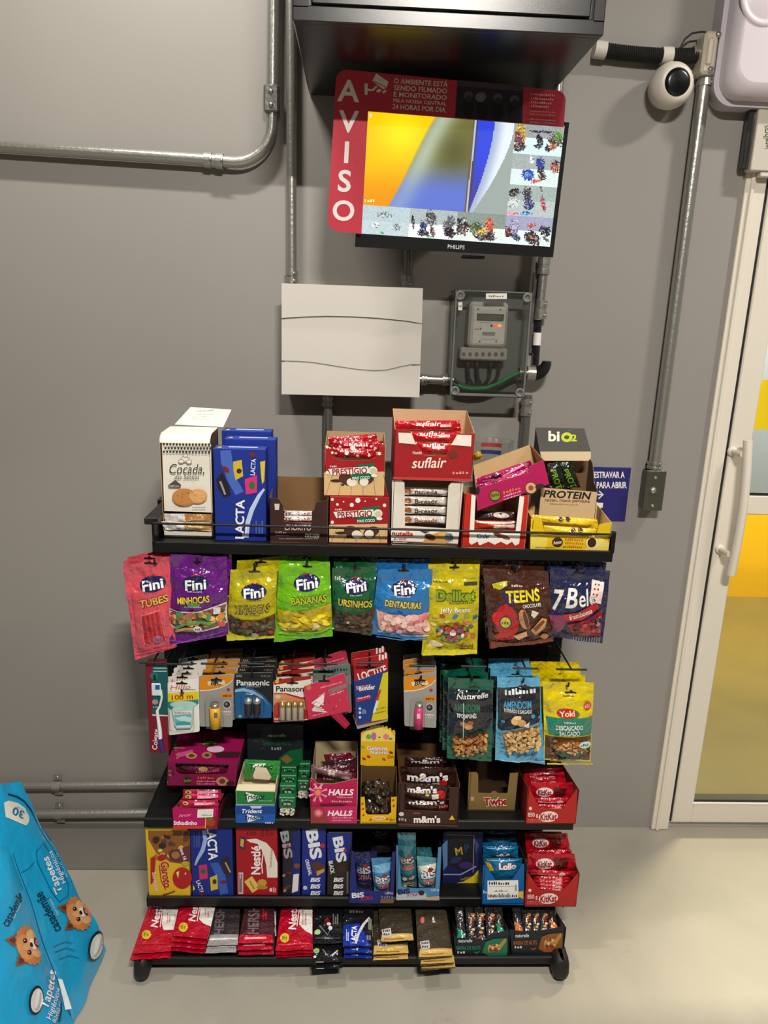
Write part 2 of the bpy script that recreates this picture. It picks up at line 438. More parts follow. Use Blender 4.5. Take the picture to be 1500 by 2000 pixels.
m.box((lx0, ly, zb0), (gx0, WY + .04, 2.025), DW, .003); m.box((lx1 - .075, ly, zb0), (lx1, WY + .04, 2.025), DW, .003)
m.box((gx0, ly, zb0), (lx1 - .075, WY + .04, zb1), DW, .003); m.box((gx0, ly, zr0), (lx1 - .075, WY + .04, zr1), DW, .003); m.box((gx0, ly, 1.95), (lx1 - .075, WY + .04, 2.025), DW, .003)
m.box((gx0 - .006, ly - .002, zb1 - .006), (lx1 - .07, ly + .003, zb1), (240, 236, 226), .001)
m.obj('leaf_frame', dr)
m = MB('rubber')
for z in (zb1, zr1): m.box((gx0, ly + .004, z), (lx1 - .075, WY + .03, z + .008), (40, 38, 34))
m.box((lx0 - .0045, ly + .006, zb0), (lx0 - .0005, WY + .03, 2.025), (30, 30, 30)); m.obj('gasket', dr)
m = MB('doorglass'); m.box((gx0, WY + .016, zb1), (lx1 - .075, WY + .022, zr0), WHITE); m.obj('lower_pane', dr)
m = MB('clearplastic'); m.box((gx0, WY + .016, zr1), (lx1 - .075, WY + .022, 1.95), WHITE); m.obj('upper_pane', dr)
m = MB('plastic'); m.box((gx0, WY + .0145, P(1484, 840, WY).z), (lx1 - .075, WY + .0155, P(1484, 742, WY).z), (255, 224, 30)); m.obj('yellow_film_strip', dr)
hy = WY - .055
def hp(u, v, y=hy): return P(u, v, y)
m = MB('paint'); pts = []
for t in range(13):
    s_ = t / 12; bow = math.sin(PI * s_)
    q = Vector((1461, 860)).lerp(Vector((1427, 1122)), s_); pts.append(P(q.x + 7 * bow, q.y, hy - .012 * bow))
m.tube(pts, .0125, DW, 16); hd = m.obj('handle', dr)
for u, v in ((1459, 888), (1433, 1083)):
    m = MB('paint'); q = P(u, v, hy); m.tube([q + Vector((-.012, .0, 0)), q + Vector((-.016, .048, 0))], .008, DW, 12); m.lathe(q + Vector((-.016, .05, 0)), (0, -1, 0), [(0, .014), (.006, .013), (.009, .008)], DW); k = m.obj('handle_mount', hd, origin=ORG['door_1'])

# ================================================================== WALL FITTINGS
GAL, GALD = (176, 175, 168), (140, 140, 136)
def loft(m, rings, col, cap0=False, cap1=True, smooth=True):
    n = len(rings[0]); vs = [p for r in rings for p in r]
    m.add(vs, [(i * n + k, i * n + (k + 1) % n, (i + 1) * n + (k + 1) % n, (i + 1) * n + k) for i in range(len(rings) - 1) for k in range(n)], col, smooth)
    if cap1: m.add(rings[-1], [tuple(range(n))], col, False)
    if cap0: m.add(rings[0], [tuple(range(n))], col, False)
def rrect(x0, z0, x1, z1, r, y, n=6):
    out = []
    for cx_, cz_, a0 in ((x1 - r, z1 - r, 0), (x0 + r, z1 - r, 90), (x0 + r, z0 + r, 180), (x1 - r, z0 + r, 270)):
        for k in range(n + 1):
            a = math.radians(a0 + 90 * k / n); out.append((cx_ + r * math.cos(a), y, cz_ + r * math.sin(a)))
    return out
CY_ = 1.972
def px_path(pts, y=CY_): return [P(u, v, y) for u, v in pts]
def coupling(parent, p, d, r, L=.03, name='coupling', screw=True, col=GAL):
    """threaded sleeve with set screws round a pipe at p, along d"""
    d = Vector(d).normalized(); p = Vector(p); m = MB('steel')
    m.lathe(p - d * L / 2, d, [(0, r), (0, r * 1.28), (L * .38, r * 1.28), (L * .4, r * 1.12), (L * .6, r * 1.12), (L * .62, r * 1.28), (L, r * 1.28), (L, r)], col, 18, False)
    o = m.obj(name, parent)
    if screw:
        for s_ in (-.3, .3):
            m = MB('steel'); q = p + d * L * s_ + Vector((r * .5, -r * 1.15, 0)); m.lathe(q, (.3, -1, 0), [(0, .0035), (.004, .0035), (.0045, .0018), (.0046, 0)], (185, 184, 178), 10); m.obj('screw', o, origin=ORG[parent.name])
    return o
def clamp(parent, p, d, r, w=.016, tab=.02):
    d = Vector(d).normalized(); p = Vector(p); s_ = d.cross(Vector((0, 1, 0))).normalized(); m = MB('steel'); vs = []
    for a in range(9):
        t = PI * a / 8; c = p + s_ * (math.cos(t) * r * 1.12) + Vector((0, -math.sin(t) * r * 1.12, 0))
        for e in (-.5, .5): vs.append(c + d * w * e)
    m.add(vs, [(2 * i, 2 * i + 1, 2 * i + 3, 2 * i + 2) for i in range(8)], GAL)
    for sg in (-1, 1):
        q = p + s_ * sg * (r * 1.1 + tab / 2) + Vector((0, .006, 0)); c = [q + d * w / 2 * i + s_ * tab / 2 * j for i, j in ((-1, -1), (1, -1), (1, 1), (-1, 1))]; m.prism(c, (0, .002, 0), GAL)
    o = m.obj('pipe_clamp', parent)
    for sg in (-1, 1):
        m = MB('steel'); m.lathe(p + s_ * sg * (r * 1.1 + tab * .55) + Vector((0, .006, 0)), (0, -1, 0), [(0, .005), (.002, .004), (.003, 0)], (190, 188, 182), 10); m.obj('screw', o, origin=ORG[parent.name])
    return o
GC = 'steel conduits on the wall'
# bent conduit at upper left
c = thing('conduit', 'galvanised conduit dropping beside the black cabinet and bending away along the wall', 'conduit', P(531, 300, CY_), GC)
m = MB('steel'); m.tube(px_path([(536, -60), (534, 0), (532, 190)]), .0142, GAL, 16); m.obj('pipe', c)
el = [(532, 190)] + [(460 + 71 * math.cos(math.radians(a)), 243 + 74 * math.sin(math.radians(a))) for a in range(0, 91, 9)] + [(432, 315)]
m = MB('steel'); m.tube(px_path(el), .0136, GAL, 16)
m.obj('elbow', c)
m = MB('steel'); m.tube(px_path([(432, 315), (400, 312), (200, 299), (0, 286), (-120, 278)]), .0142, GAL, 16); m.obj('pipe', c)
coupling(c, P(418, 314, CY_), P(432, 315, CY_) - P(400, 312, CY_), .0142, .045)
q = P(531, 195, CY_); m = MB('steel'); m.box((q.x - .018, CY_ - .018, q.z - .03), (q.x + .018, CY_ + .016, q.z + .03), (126, 127, 125), .004); cp = m.obj('junction_sleeve', c)
for dz in (.014, -.014):
    m = MB('steel'); m.lathe((q.x, CY_ - .018, q.z + dz), (0, -1, 0), [(0, .006), (.003, .0055), (.004, 0)], (175, 174, 170), 12); m.obj('screw', cp, origin=ORG[c.name])
# thin conduit to the white panel
c = thing('conduit', 'thin galvanised conduit running straight down into the top of the white panel', 'conduit', P(570, 545, CY_), GC)
m = MB('steel'); m.tube(px_path([(568, -60), (569, 200), (570, 552)]), .0125, GAL, 16); m.obj('pipe', c); coupling(c, P(570, 541, CY_), (0, 0, 1), .0125, .03)
c = thing('conduit', 'short conduit between the television and the white panel', 'conduit', P(795, 555, CY_), GC)
m = MB('steel'); m.tube(px_path([(800, 380), (796, 558)]), .0125, GALD, 16); m.obj('pipe', c); coupling(c, P(796, 548, CY_), (0, 0, 1), .0125, .026)
c = thing('conduit', 'conduit leaving the underside of the white panel behind the snack boxes', 'conduit', P(640, 900, CY_), GC)
m = MB('steel'); m.tube(px_path([(641, 770), (639, 1010)]), .0125, GALD, 16); m.obj('pipe', c); coupling(c, P(640, 783, CY_), (0, 0, 1), .0125, .026)
c = thing('conduit', 'stubby horizontal conduit joining the white panel to the meter box', 'conduit', P(850, 742, 1.95), GC)
m = MB('steel'); m.tube([P(815, 740, 1.95), P(885, 743, 1.95)], .012, (170, 168, 160), 16); m.obj('pipe', c)
for u, v in ((828, 741), (869, 742)): coupling(c, P(u, v, 1.95), (1, 0, 0), .012, .014)
c = thing('conduit', 'galvanised conduit from the black cabinet down behind the television to the meter box', 'conduit', P(1058, 640, CY_), GC)
m = MB('steel'); m.tube(px_path([(1093, 150), (1064, 505), (1052, 625)]), .0115, (168, 168, 164), 16); m.obj('pipe', c)
q = P(1062, 520, CY_); coupling(c, q, (0, 0, 1), .0125, .04, screw=False); coupling(c, P(1057, 605, CY_), (0, 0, 1), .0115, .045)
m = MB('steel'); m.prism([P(1043, 532, 1.985), P(1056, 532, 1.985), P(1046, 690, 1.985), P(1034, 690, 1.985)], (0, .006, 0), (128, 129, 127)); m.obj('wall_strap', c)
m = MB('rubber'); pts = []; r_ = []
for k in range(57):
    t = k / 56; u, v = (1052 - 2 * t * 3, 625 + t * 88) ; pts.append(P(u, v, CY_)); r_.append(.0075 + (.0022 if k % 2 else 0))
m.tube(pts, r_, (30, 30, 31), 12, smooth=False); m.obj('corrugated_sleeve', c)
m = MB('plastic'); q = P(1049, 662, CY_); m.lathe(q - Vector((0, 0, .016)), (0, 0, 1), [(0, .0105), (.032, .0105)], WHITE, 14); m.obj('cable_marker', c)
c = thing('conduit', 'conduit below the meter box ending behind the pink snack box', 'conduit', P(1020, 900, CY_), GC)
m = MB('steel'); m.tube(px_path([(1031, 772), (1022, 880), (1013, 990)]), .0125, GALD, 16); m.obj('pipe', c); coupling(c, P(1028, 795, CY_), (0, 0, 1), .0125, .045)
c = thing('conduit', 'long galvanised conduit between the junction box and the steel button plate', 'conduit', P(1277, 910, CY_), GC)
m = MB('steel'); m.tube(px_path([(1380, 130), (1374, 173), (1324, 557), (1277, 915)]), .0158, GAL, 18); m.obj('pipe', c)
coupling(c, P(1378, 156, CY_), (0, 0, 1), .0155, .03); coupling(c, P(1278, 908, CY_), (0, 0, 1), .0155, .02)
for i, v in enumerate((1535, 1590)):
    y = 1.975; c = thing('conduit', ('upper' if i == 0 else 'lower') + ' of two galvanised conduits low on the wall behind the blue packs', 'conduit', P(150, v, y), GC)
    m = MB('steel'); m.tube([P(-200, v + 2, y), P(480, v - 4, y)], .0125 if i == 0 else .0145, (172, 171, 166), 16); m.obj('pipe', c)
    clamp(c, P(112 if i == 0 else 116, v, y), (1, 0, 0), .0135, .024)
# flexible black conduit to the junction box
c = thing('flexible_conduit', 'black corrugated conduit from the black cabinet to the metal junction box', 'conduit', P(1250, 105, CY_))
def fx(t): return (1160 + 205 * t, 96 + 15 * math.sin(PI * min(t * .62, 1)) - 2 * t)
m = MB('rubber'); pts, r_ = [], []
for k in range(91): t = .08 + .9 * k / 90; pts.append(P(*fx(t), CY_)); r_.append(.0145 + (.0028 if k % 2 else 0))
m.tube(pts, r_, (36, 35, 34), 14, smooth=False); m.obj('corrugated_tube', c)
for a, b in ((0.0, .11), (.64, .74)):
    m = MB('plastic'); p0, p1 = P(*fx(a), CY_), P(*fx(b), CY_); m.tube([p0, p0.lerp(p1, .5), p1], .0192, (214, 208, 196), 18); m.obj('pale_collar', c)
m = MB('steel'); m.tube([P(1352, 104, CY_), P(1372, 104, CY_)], .016, (190, 186, 176), 16); m.obj('end_fitting', c)
c = MB('rubber'); c.tube(px_path([(1328, 94), (1338, 76), (1352, 65), (1372, 62), (1384, 64)], 1.965), .0022, (32, 32, 32), 8); tag(c.obj('cable_loop'), 'thin black cable looping above the flexible conduit into the junction box', 'cable')
# junction box
q0, q1 = P(1369, 143, 1.94), P(1407, 60, 1.94)
jb = thing('junction_box', 'small pale metal junction box beside the lavender device', 'junction box', ((q0.x + q1.x) / 2, 1.96, q0.z))
m = MB('plastic'); m.box((q0.x, 1.94, q0.z), (q1.x, WY - .001, q1.z), (208, 200, 182), .006); m.obj('body', jb)
m = MB('plastic'); m.box((q0.x + .007, 1.935, q0.z + .018), (q1.x - .012, 1.942, q1.z - .016), (200, 190, 170), .003); m.obj('lid', jb)
for dx, z in ((.022, q0.z + .009), (.03, q1.z - .008)):
    m = MB('steel'); m.lathe((q0.x + dx, 1.9395, z), (0, -1, 0), [(0, .007), (.002, .006), (.003, 0)], (170, 166, 156), 12); m.obj('screw', jb)
# turret camera
q = P(1310, 168, 1.95); ax = ((EYE - q).normalized() * .90 + RX * .34 - RY * .2).normalized()
k = thing('security_camera', 'round white security camera with a dark lens face on the wall', 'camera', q)
m = MB('plastic'); m.lathe((q.x, WY, q.z), (0, -1, 0), [(0, .040), (.014, .042), (.022, .038), (.026, .03)], (196, 188, 176), 32); m.obj('mount_ring', k)
m = MB('plastic'); R_ = .051; m.lathe(q, ax, [(-R_ * math.cos(a), R_ * math.sin(a)) for a in [PI * i / 16 for i in range(0, 13)]] + [(R_ * .72, R_ * .62), (R_ * .70, .0)], (224, 216, 204), 36); m.obj('ball_housing', k)
m = MB('rackpaint'); m.lathe(q + ax * R_ * .72, ax, [(0, R_ * .60), (.004, R_ * .56), (.006, R_ * .40), (.007, 0)], (14, 14, 16), 32); m.obj('lens_face', k)
# lavender device, top corner
x0, z0 = P(1405, 120, 1.93).x, P(1450, 198, 1.90).z
k = thing('wall_dispenser', 'large lavender white rounded device above the door', 'wall device', (x0 + .14, 1.95, z0))
m = MB('plastic'); rr = [rrect(x0, z0, x0 + .29, z0 + .42, .05, WY - .001, 8), rrect(x0, z0, x0 + .29, z0 + .42, .05, 1.945, 8)]
loft(m, rr, (202, 194, 204), False, True); m.obj('back_shell', k)
m = MB('plastic'); loft(m, [rrect(x0 + .012, z0 + .012, x0 + .278, z0 + .41, .045, 1.944, 8), rrect(x0 + .013, z0 + .013, x0 + .277, z0 + .41, .045, 1.918, 8), rrect(x0 + .02, z0 + .024, x0 + .27, z0 + .40, .045, 1.90, 8), rrect(x0 + .035, z0 + .04, x0 + .255, z0 + .385, .04, 1.894, 8)], (222, 212, 220)); m.obj('front_cover', k)
cc = P(1500, -8, 1.893); m = MB('plastic')
m.lathe((cc.x, 1.8945, cc.z), (0, -1, 0), [(0, .062), (.004, .060), (.004, .052), (.001, .048), (.003, .044), (.0045, 0)], (226, 214, 224), 40); m.obj('round_button', k)
# magnetic lock
x0, x1, z0, z1 = P(1468, 300, 1.955).x, P(1468, 300, 1.955).x + .22, P(1480, 334, 1.955).z, P(1480, 208, 1.955).z
k = thing('magnetic_lock', 'pale metal lock housing above the door frame with vertical lettering', 'door lock', ((x0 + x1) / 2, 1.97, z0))
m = MB('plastic', YP(1.95)); m.box((x0, 1.95, z0), (x1, WY - .013, z1), (206, 200, 186), .002); m.txt('intelbras', 1497, 268, 15, (66, 66, 66), w=46, rot=90 + 5); m.obj('housing', k)
m = MB('steel'); m.box((x0 - .016, 1.962, z0 + .006), (x0 + .002, WY - .013, z1 - .002), (86, 86, 84), .002); m.obj('side_bracket', k)
m = MB('plastic'); m.box((x0 + .03, 1.955, z0 - .012), (x1, 1.975, z0), (220, 216, 206), .002); m.obj('bottom_ledge', k)
# button plate
sy = 1.95; k = thing('exit_button_box', 'grey steel door release button plate at the end of the long conduit', 'button', P(1275, 1000, sy))
A, B = P(1254, 997, sy), P(1303, 920, sy)
m = MB('steel'); m.box((A.x + .004, sy + .004, A.z + .003), (B.x - .004, WY - .001, B.z - .003), (92, 92, 84), .003); m.obj('back_box', k)
m = MB('steel'); m.box((A.x, sy, A.z), (B.x, sy + .004, B.z), (112, 112, 100), .0015); m.obj('face_plate', k)
for v, r_ in ((933, .0045), (958, .0095), (988, .0045)):
    q = P(1280 - (v - 933) * .11 + (0 if v != 958 else -2), v, sy); m = MB('steel'); m.lathe((q.x, sy, q.z), (0, -1, 0), [(0, r_), (.003, r_ * .9), (.0035 if v != 958 else .006, r_ * .5), (.0036 if v != 958 else .0062, 0)], (190, 188, 180), 18); m.obj('push_button' if v == 958 else 'screw', k)
# blue door sign
sg = YP(WY - .004); m = MB('card', sg)
A, B = sg.at(1236, 914), sg.at(1040, 1014)
m.box((A.x - .006 - .225, WY - .004, B.z), (A.x - .004, WY - .0005, A.z), (42, 40, 118), .0008)
m.txt('PARA DESTRAVAR A', 1172, 927, 12.5, WHITE, w=96, bold=.06); m.txt('PORTA APERTE PARA ABRIR', 1156, 947, 12.5, WHITE, w=136, bold=.06)
m.line([(1140, 966), (1176, 966)], 2.6, WHITE); m.line([(1170, 959), (1178, 966), (1169, 974)], 2.6, WHITE); m.pp([(1130, 972), (1158, 975), (1168, 982), (1178, 982), (1177, 992), (1166, 992), (1130, 990)], WHITE)
tag(m.obj('door_sign'), 'dark blue sign with white lettering and arrow beside the shelf', 'sign')

# ---- black rack cabinet
ry = 1.52; A, B = P(571, 36, ry), P(1178, 74, ry); zb = (A.z + B.z) / 2
k = thing('rack_cabinet', 'black wall cabinet overhanging the television', 'cabinet', ((A.x + B.x) / 2, 1.76, zb))
m = MB('rackpaint'); m.box((A.x, ry + .012, zb), (B.x, WY - .001, zb + .45), (20, 20, 20), .003)
m.box((A.x, ry, zb), (B.x, ry + .014, zb + .026), (20, 20, 19), .002); m.box((A.x, ry, zb + .02), (A.x + .03, ry + .014, zb + .45), (20, 20, 19), .002); m.box((B.x - .022, ry, zb + .02), (B.x, ry + .014, zb + .45), (20, 20, 19), .002); m.obj('body', k)
m = MB('rackpaint'); m.box((A.x + .034, ry + .004, zb + .03), (B.x - .026, ry + .012, zb + .44), (27, 27, 25), .002); m.obj('door_panel', k)

# ---- white distribution panel
py = 1.895; pp_ = YP(py); k = thing('electrical_panel', 'white electrical distribution panel with wavy cover lines', 'electrical panel', P(685, 772, py))
def px3(pts, y): return [P(u, v, y) for u, v in pts]
m = MB('plastic'); a, b_ = P(552, 768, py), P(816, 564, py); m.box((a.x + .003, py + .004, a.z + .002), (b_.x - .004, WY - .001, b_.z - .006), (170, 166, 160), .002); m.obj('back_box', k)
PW = (210, 205, 197)
top = [(550, 553), (826, 563), (824, 631), (790, 626), (740, 621), (690, 618), (640, 617), (600, 618), (550, 621)]
mid = [(550, 624), (600, 621), (640, 620), (690, 621), (740, 624), (790, 629), (824, 634), (821, 711), (800, 712), (780, 716), (755, 722), (730, 723), (700, 721), (660, 715), (610, 707), (580, 705), (550, 704)]
bot = [(550, 707), (580, 708), (610, 710), (660, 718), (700, 724), (730, 726.5), (755, 725), (780, 719), (800, 715), (821, 714), (819, 776), (550, 770)]
for nm, pl_, dy, cl in (('upper_cover', top, 0, PW), ('hinged_cover', mid, .0015, (207, 202, 194)), ('lower_cover', bot, 0, PW)):
    m = MB('plastic', YP(py + dy)); m.prism(px3(pl_, py + dy), (0, .0055, 0), cl, cl, (190, 186, 180))
    if nm == 'lower_cover': m.scrib(563, 588, 752, 3, (212, 208, 203))
    m.obj(nm, k)

# ---- meter box
my = 1.895; k = thing('meter_box', 'clear plastic box with the electricity meter inside', 'meter box', P(955, 776, my))
TL, TR, BR, BL = (883, 566), (1041, 571), (1030, 777), (878, 773)
A, B = P(*BL, my), P(*TR, my)
m = MB('plastic'); m.box((A.x + .004, 1.972, A.z + .004), (B.x - .004, WY - .001, B.z - .004), (112, 112, 110), .003); m.obj('back_plate', k)
m = MB('smokedplastic')
for a, b_ in (((A.x, my, A.z), (A.x + .004, 1.985, B.z)), ((B.x - .004, my, A.z), (B.x, 1.985, B.z)), ((A.x, my, A.z), (B.x, 1.985, A.z + .004)), ((A.x, my, B.z - .004), (B.x, 1.985, B.z)), ((A.x, my, A.z), (B.x, my + .003, B.z))): m.box(a, b_, (200, 200, 198), .001)
m.obj('clear_cover', k)
m = MB('plastic')
for a, b_ in (((A.x, my - .001, A.z), (A.x + .006, my + .006, B.z)), ((B.x - .006, my - .001, A.z), (B.x, my + .006, B.z)), ((A.x + .006, my - .001, A.z), (B.x - .006, my + .006, A.z + .008)), ((A.x + .006, my - .001, B.z - .004), (B.x - .006, my + .006, B.z))): m.box(a, b_, (112, 112, 110), .002)
m.obj('cover_rim', k)
for x in (A.x + .013, B.x - .013):
    for z in (A.z + .013, B.z - .013):
        m = MB('plastic'); m.lathe((x, my + .004, z), (0, -1, 0), [(0, .0115), (.006, .0115), (.006, .007), (.003, .006), (.003, 0)], (120, 120, 118), 18); m.obj('corner_screw', k)
lp = YP(my - .0012)
for (u0, v0, u1, v1) in ((949, 573, 990, 584), (895, 590, 903, 606)):
    m = MB('paper', lp); m.rect(u0, v0, u1, v1, (226, 224, 216)); m.scrib(u0 + 6 if u1 - u0 > 20 else u0 + 1, u1 - 6 if u1 - u0 > 20 else u1 - 1, (v0 + v1) / 2, 4, (120, 110, 105)); m.obj('sticker', k)
ey = 1.925; ep = YP(ey); e = thing('electricity_meter', 'grey electricity meter with display and red light inside the clear box', 'meter', P(953, 702, ey))
a, b_ = P(911, 678, ey), P(996, 591, ey)
m = MB('plastic'); loft(m, [rrect(a.x, a.z, b_.x, b_.z, .012, 1.972), rrect(a.x + .002, a.z, b_.x - .002, b_.z, .012, ey + .006), rrect(a.x + .008, a.z + .006, b_.x - .008, b_.z - .007, .008, ey)], (196, 191, 182), smooth=False); m.obj('housing', e)
m = MB('plastic', ep); m.k = 12
m.pp([(926, 599), (989, 600), (984, 672), (923, 671)], (222, 218, 210))
for u, v in ((934, 604), (977, 605), (937, 667), (969, 667)): m.ell(u, v, 1.6, 1.9, (90, 88, 84))
m.scrib(938, 960, 630, 2, (140, 136, 130)); m.scrib(928, 942, 642, 4, (120, 116, 110)); m.pp([(942, 648), (968, 649), (966, 656), (942, 655)], (160, 156, 148)); m.scrib(942, 966, 650, 3, (130, 126, 120)); m.scrib(938, 972, 662, 1.6, (150, 146, 140)); m.ell(960, 636, 2, 2.2, (50, 40, 60)); m.obj('face_plate', e)
m = MB('plastic', ep); m.k = 16; m.pp([(932, 612), (985, 614), (983, 628), (931, 626)], (84, 84, 72)); m.pp([(934, 614), (983, 616), (981, 626), (933, 624)], (106, 106, 90)); m.obj('display', e)
m = MB('led', ep); m.k = 18; m.ell(968, 637, 4, 2.6, (255, 70, 30)); m.ell(976, 636, 3.2, 3, (255, 130, 70)); m.obj('indicator_light', e)
a, b_ = P(898, 703, ey), P(992, 681, ey); m = MB('plastic'); m.box((a.x, ey + .004, a.z), (b_.x, 1.97, b_.z), (182, 176, 166), .004); m.pl = YP(ey + .004); m.k = 10
for i in range(7): m.ell(906 + i * 12.5, 692, 3.4, 4.2, (112, 108, 102))
m.obj('terminal_cover', e)
for i, u in enumerate((914, 932, 958, 975)):
    m = MB('rubber'); u2 = (924, 940, 944, 956)[i]
    m.tube([P(u, 700, 1.95), P(u, 722, 1.948), P((u * .75 + u2 * .25), 740, 1.947), P(u2, 753, 1.95)], .0042, (34, 32, 32), 10); m.obj('supply_wire', e)
    m = MB('rubber'); m.tube([P(u, 702, 1.95), P(u, 712, 1.949)], .0046, (120, 52, 56), 10); m.obj('wire_sleeve', e)
m = MB('rubber'); m.tube([P(u, v, 1.935) for u, v in ((893, 752), (905, 757), (925, 760), (950, 758), (975, 748), (1000, 734), (1018, 727))], .0052, (30, 138, 78), 12); m.obj('green_earth_wire', e)
m = MB('rubber'); m.tube([P(u, v, 1.945) for u, v in ((886, 742), (900, 751), (925, 756), (955, 755), (985, 744), (1016, 727))], .005, (30, 30, 30), 10); m.obj('black_wire', e)
g = thing('cable_gland', 'metal gland and black corrugated elbow on the side of the meter box', 'cable gland', P(1055, 745, 1.94))
m = MB('steel'); m.lathe(P(1014, 728, 1.94), (1, 0, 0), [(0, .013), (.008, .013), (.008, .01), (.02, .01), (.02, .018), (.042, .018), (.042, .012)], (190, 188, 180), 20, False); m.obj('metal_nut', g)
m = MB('rubber'); pts, r_ = [], []
for i in range(40):
    t = i / 39; a = PI * .5 * t
    q = P(1046, 728, 1.94) + Vector((.026 * math.sin(a) + .0, -.004 * t, 0)) + Vector((0, 0, .03 * (1 - math.cos(a)) * 1.0)); pts.append(q); r_.append(.0195 - .009 * t + (.0016 if i % 2 else 0))
m.tube(pts, r_, (34, 33, 32), 16, smooth=False); m.obj('corrugated_elbow', g)

# ---- television and notice board
tn = Vector((0, -1, -.10)).normalized(); tp = Pl((0, 1.80, 1.69), tn)
TVo = [(712, 211), (1112, 239), (1080, 503), (693, 482)]
scr = [(717, 216), (1103, 246), (1074, 482), (705, 456)]
k = thing('television', 'black flat screen showing security camera views', 'television', tp.at(887, 495))
m = MB('rackpaint', tp); m.prism([tp.at(u, v) for u, v in TVo], -tn * .028, (26, 26, 28), (20, 20, 20)); hb = [tp.at(u, v) - tn * .028 for u, v in ((790, 270), (1030, 285), (1010, 450), (780, 430))]; m.prism(hb, -tn * .03, (20, 20, 20))
m.txt('PHILIPS', 891, 482, 8, (214, 214, 210), w=33, rot=-3.2, bold=.03); m.obj('housing', k)
m = MB('rackpaint'); q = tp.at(925, 497); m.box((q.x - .028, q.y - .0, q.z - .009), (q.x + .028, q.y + .02, q.z - .002), (22, 22, 24), .004); m.obj('sensor_bump', k)
m = MB('steel'); q = tp.at(905, 350) - tn * .058; m.box((q.x - .06, q.y - .002, q.z - .06), (q.x + .06, WY - .001, q.z + .06), (40, 40, 40), .004); m.obj('wall_bracket', k)
def mixc(a, b, t): t = min(max(t, 0), 1); return tuple(a[i] + (b[i] - a[i]) * t for i in range(3))
def smooth(a, b, x): t = min(max((x - a) / (b - a), 0), 1); return t * t * (3 - 2 * t)
rs = random.Random(11)
def feed(u, v):
    # u, v in photo pixels; main picture: yellow curtain, olive to blue blur, dark pole, blue band, white curved band, grey wall
    e1 = 857 - (v - 228) * .60 + 6 * math.sin(v * .02)                    # edge yellow | olive
    e2 = 924 - (v - 235) * .10                                           # pole
    e3 = 966 - (v - 240) * .02 - max(0, v - 240) ** 1.5 * .0205            # blue | white band
    e4 = 1004 - max(0, v - 250) ** 1.42 * .058
    yel = mixc((248, 196, 0), (255, 232, 10), math.exp(-(((u - 785) / 45) ** 2 + ((v - 262) / 40) ** 2))); yel = mixc(yel, (236, 150, 8), smooth(300, 395, v))
    oli = mixc((104, 104, 50), (92, 112, 196), smooth(300, 380, v)); oli = mixc(oli, (176, 190, 176), .75 * math.exp(-((u - e1 - 18) / 26) ** 2) * (1 - .5 * smooth(300, 390, v))); oli = mixc(oli, (70, 66, 36), .5 * math.exp(-(((u - 888) / 30) ** 2 + ((v - 300) / 40) ** 2)))
    blue = mixc((46, 70, 214), (70, 60, 150), smooth(300, 400, v)); c = mixc(yel, oli, smooth(e1 - 4, e1 + 4, u))
    if u > e2: c = (112, 92, 40) if u < e2 + 4 else ((160, 176, 216) if u < e2 + 7 else ((70, 60, 74) if u < e2 + 11 else blue))
    if u > max(e3, e2 + 8): c = mixc((150, 164, 190), (206, 214, 222), smooth(e3, e3 + 26, u))
    if u > max(e4, e3 + 8): c = (142, 152, 148)
    return c
m = MB('screen', tp); m.k = 4
m.pp(scr, (10, 10, 12))
def sc(x, y):   # 0..1 on the screen to pixels
    a = Vector(scr[0]).lerp(Vector(scr[1]), x); b = Vector(scr[3]).lerp(Vector(scr[2]), x); q = a.lerp(b, y); return q.x, q.y
def cells(x0, y0, x1, y1, nx, ny, fn):
    off = m.k * m.step; m.k += 1
    for j in range(ny):
        for i in range(nx):
            xs = (x0 + (x1 - x0) * i / nx, x0 + (x1 - x0) * (i + 1) / nx); ys = (y0 + (y1 - y0) * j / ny, y0 + (y1 - y0) * (j + 1) / ny)
            c4 = [sc(xs[0], ys[0]), sc(xs[1], ys[0]), sc(xs[1], ys[1]), sc(xs[0], ys[1])]
            cu, cv = sc((xs[0] + xs[1]) / 2, (ys[0] + ys[1]) / 2)
            m.add([tp.at(u, v, off) for u, v in c4], [(0, 1, 2, 3)], fn(cu, cv))
MX, MY = .755, .765
cells(0, 0, MX, MY, 170, 100, feed)
def tile(x0, y0, x1, y1, base, floor, items):
    its = []
    for (fx_, fy_, w, h, c, r) in items:
        u, v = sc(x0 + (x1 - x0) * fx_, y0 + (y1 - y0) * fy_); its.append((u, v, w, h, c, math.cos(math.radians(r)), math.sin(math.radians(r))))
    hz = sc(0, y0 + (y1 - y0) * .55)[1]
    def fn(u, v):
        n = rs.uniform(-9, 9); c = base if v + .06 * (700 - u) * 0 < hz + (u - 712) * .062 else floor
        for (a, b_, w, h, k_, cr, sr) in its:
            du, dv = u - a, v - b_; p, q = (du * cr - dv * sr) / w, (du * sr + dv * cr) / h
            if p * p + q * q < rs.uniform(.45, 1.25): c = mixc(k_, rs.choice(((20, 20, 26), (226, 226, 226), k_, k_, k_, (150, 110, 90))), .55)
        return tuple(min(255, max(0, x + n)) for x in c)
    L = int((sc(x1, y0)[0] - sc(x0, y0)[0]) / 2.1); H_ = int((sc(x0, y1)[1] - sc(x0, y0)[1]) / 2.1); cells(x0, y0, x1, y1, L, H_, fn)
DK, CYN = (24, 24, 34), (196, 226, 224)
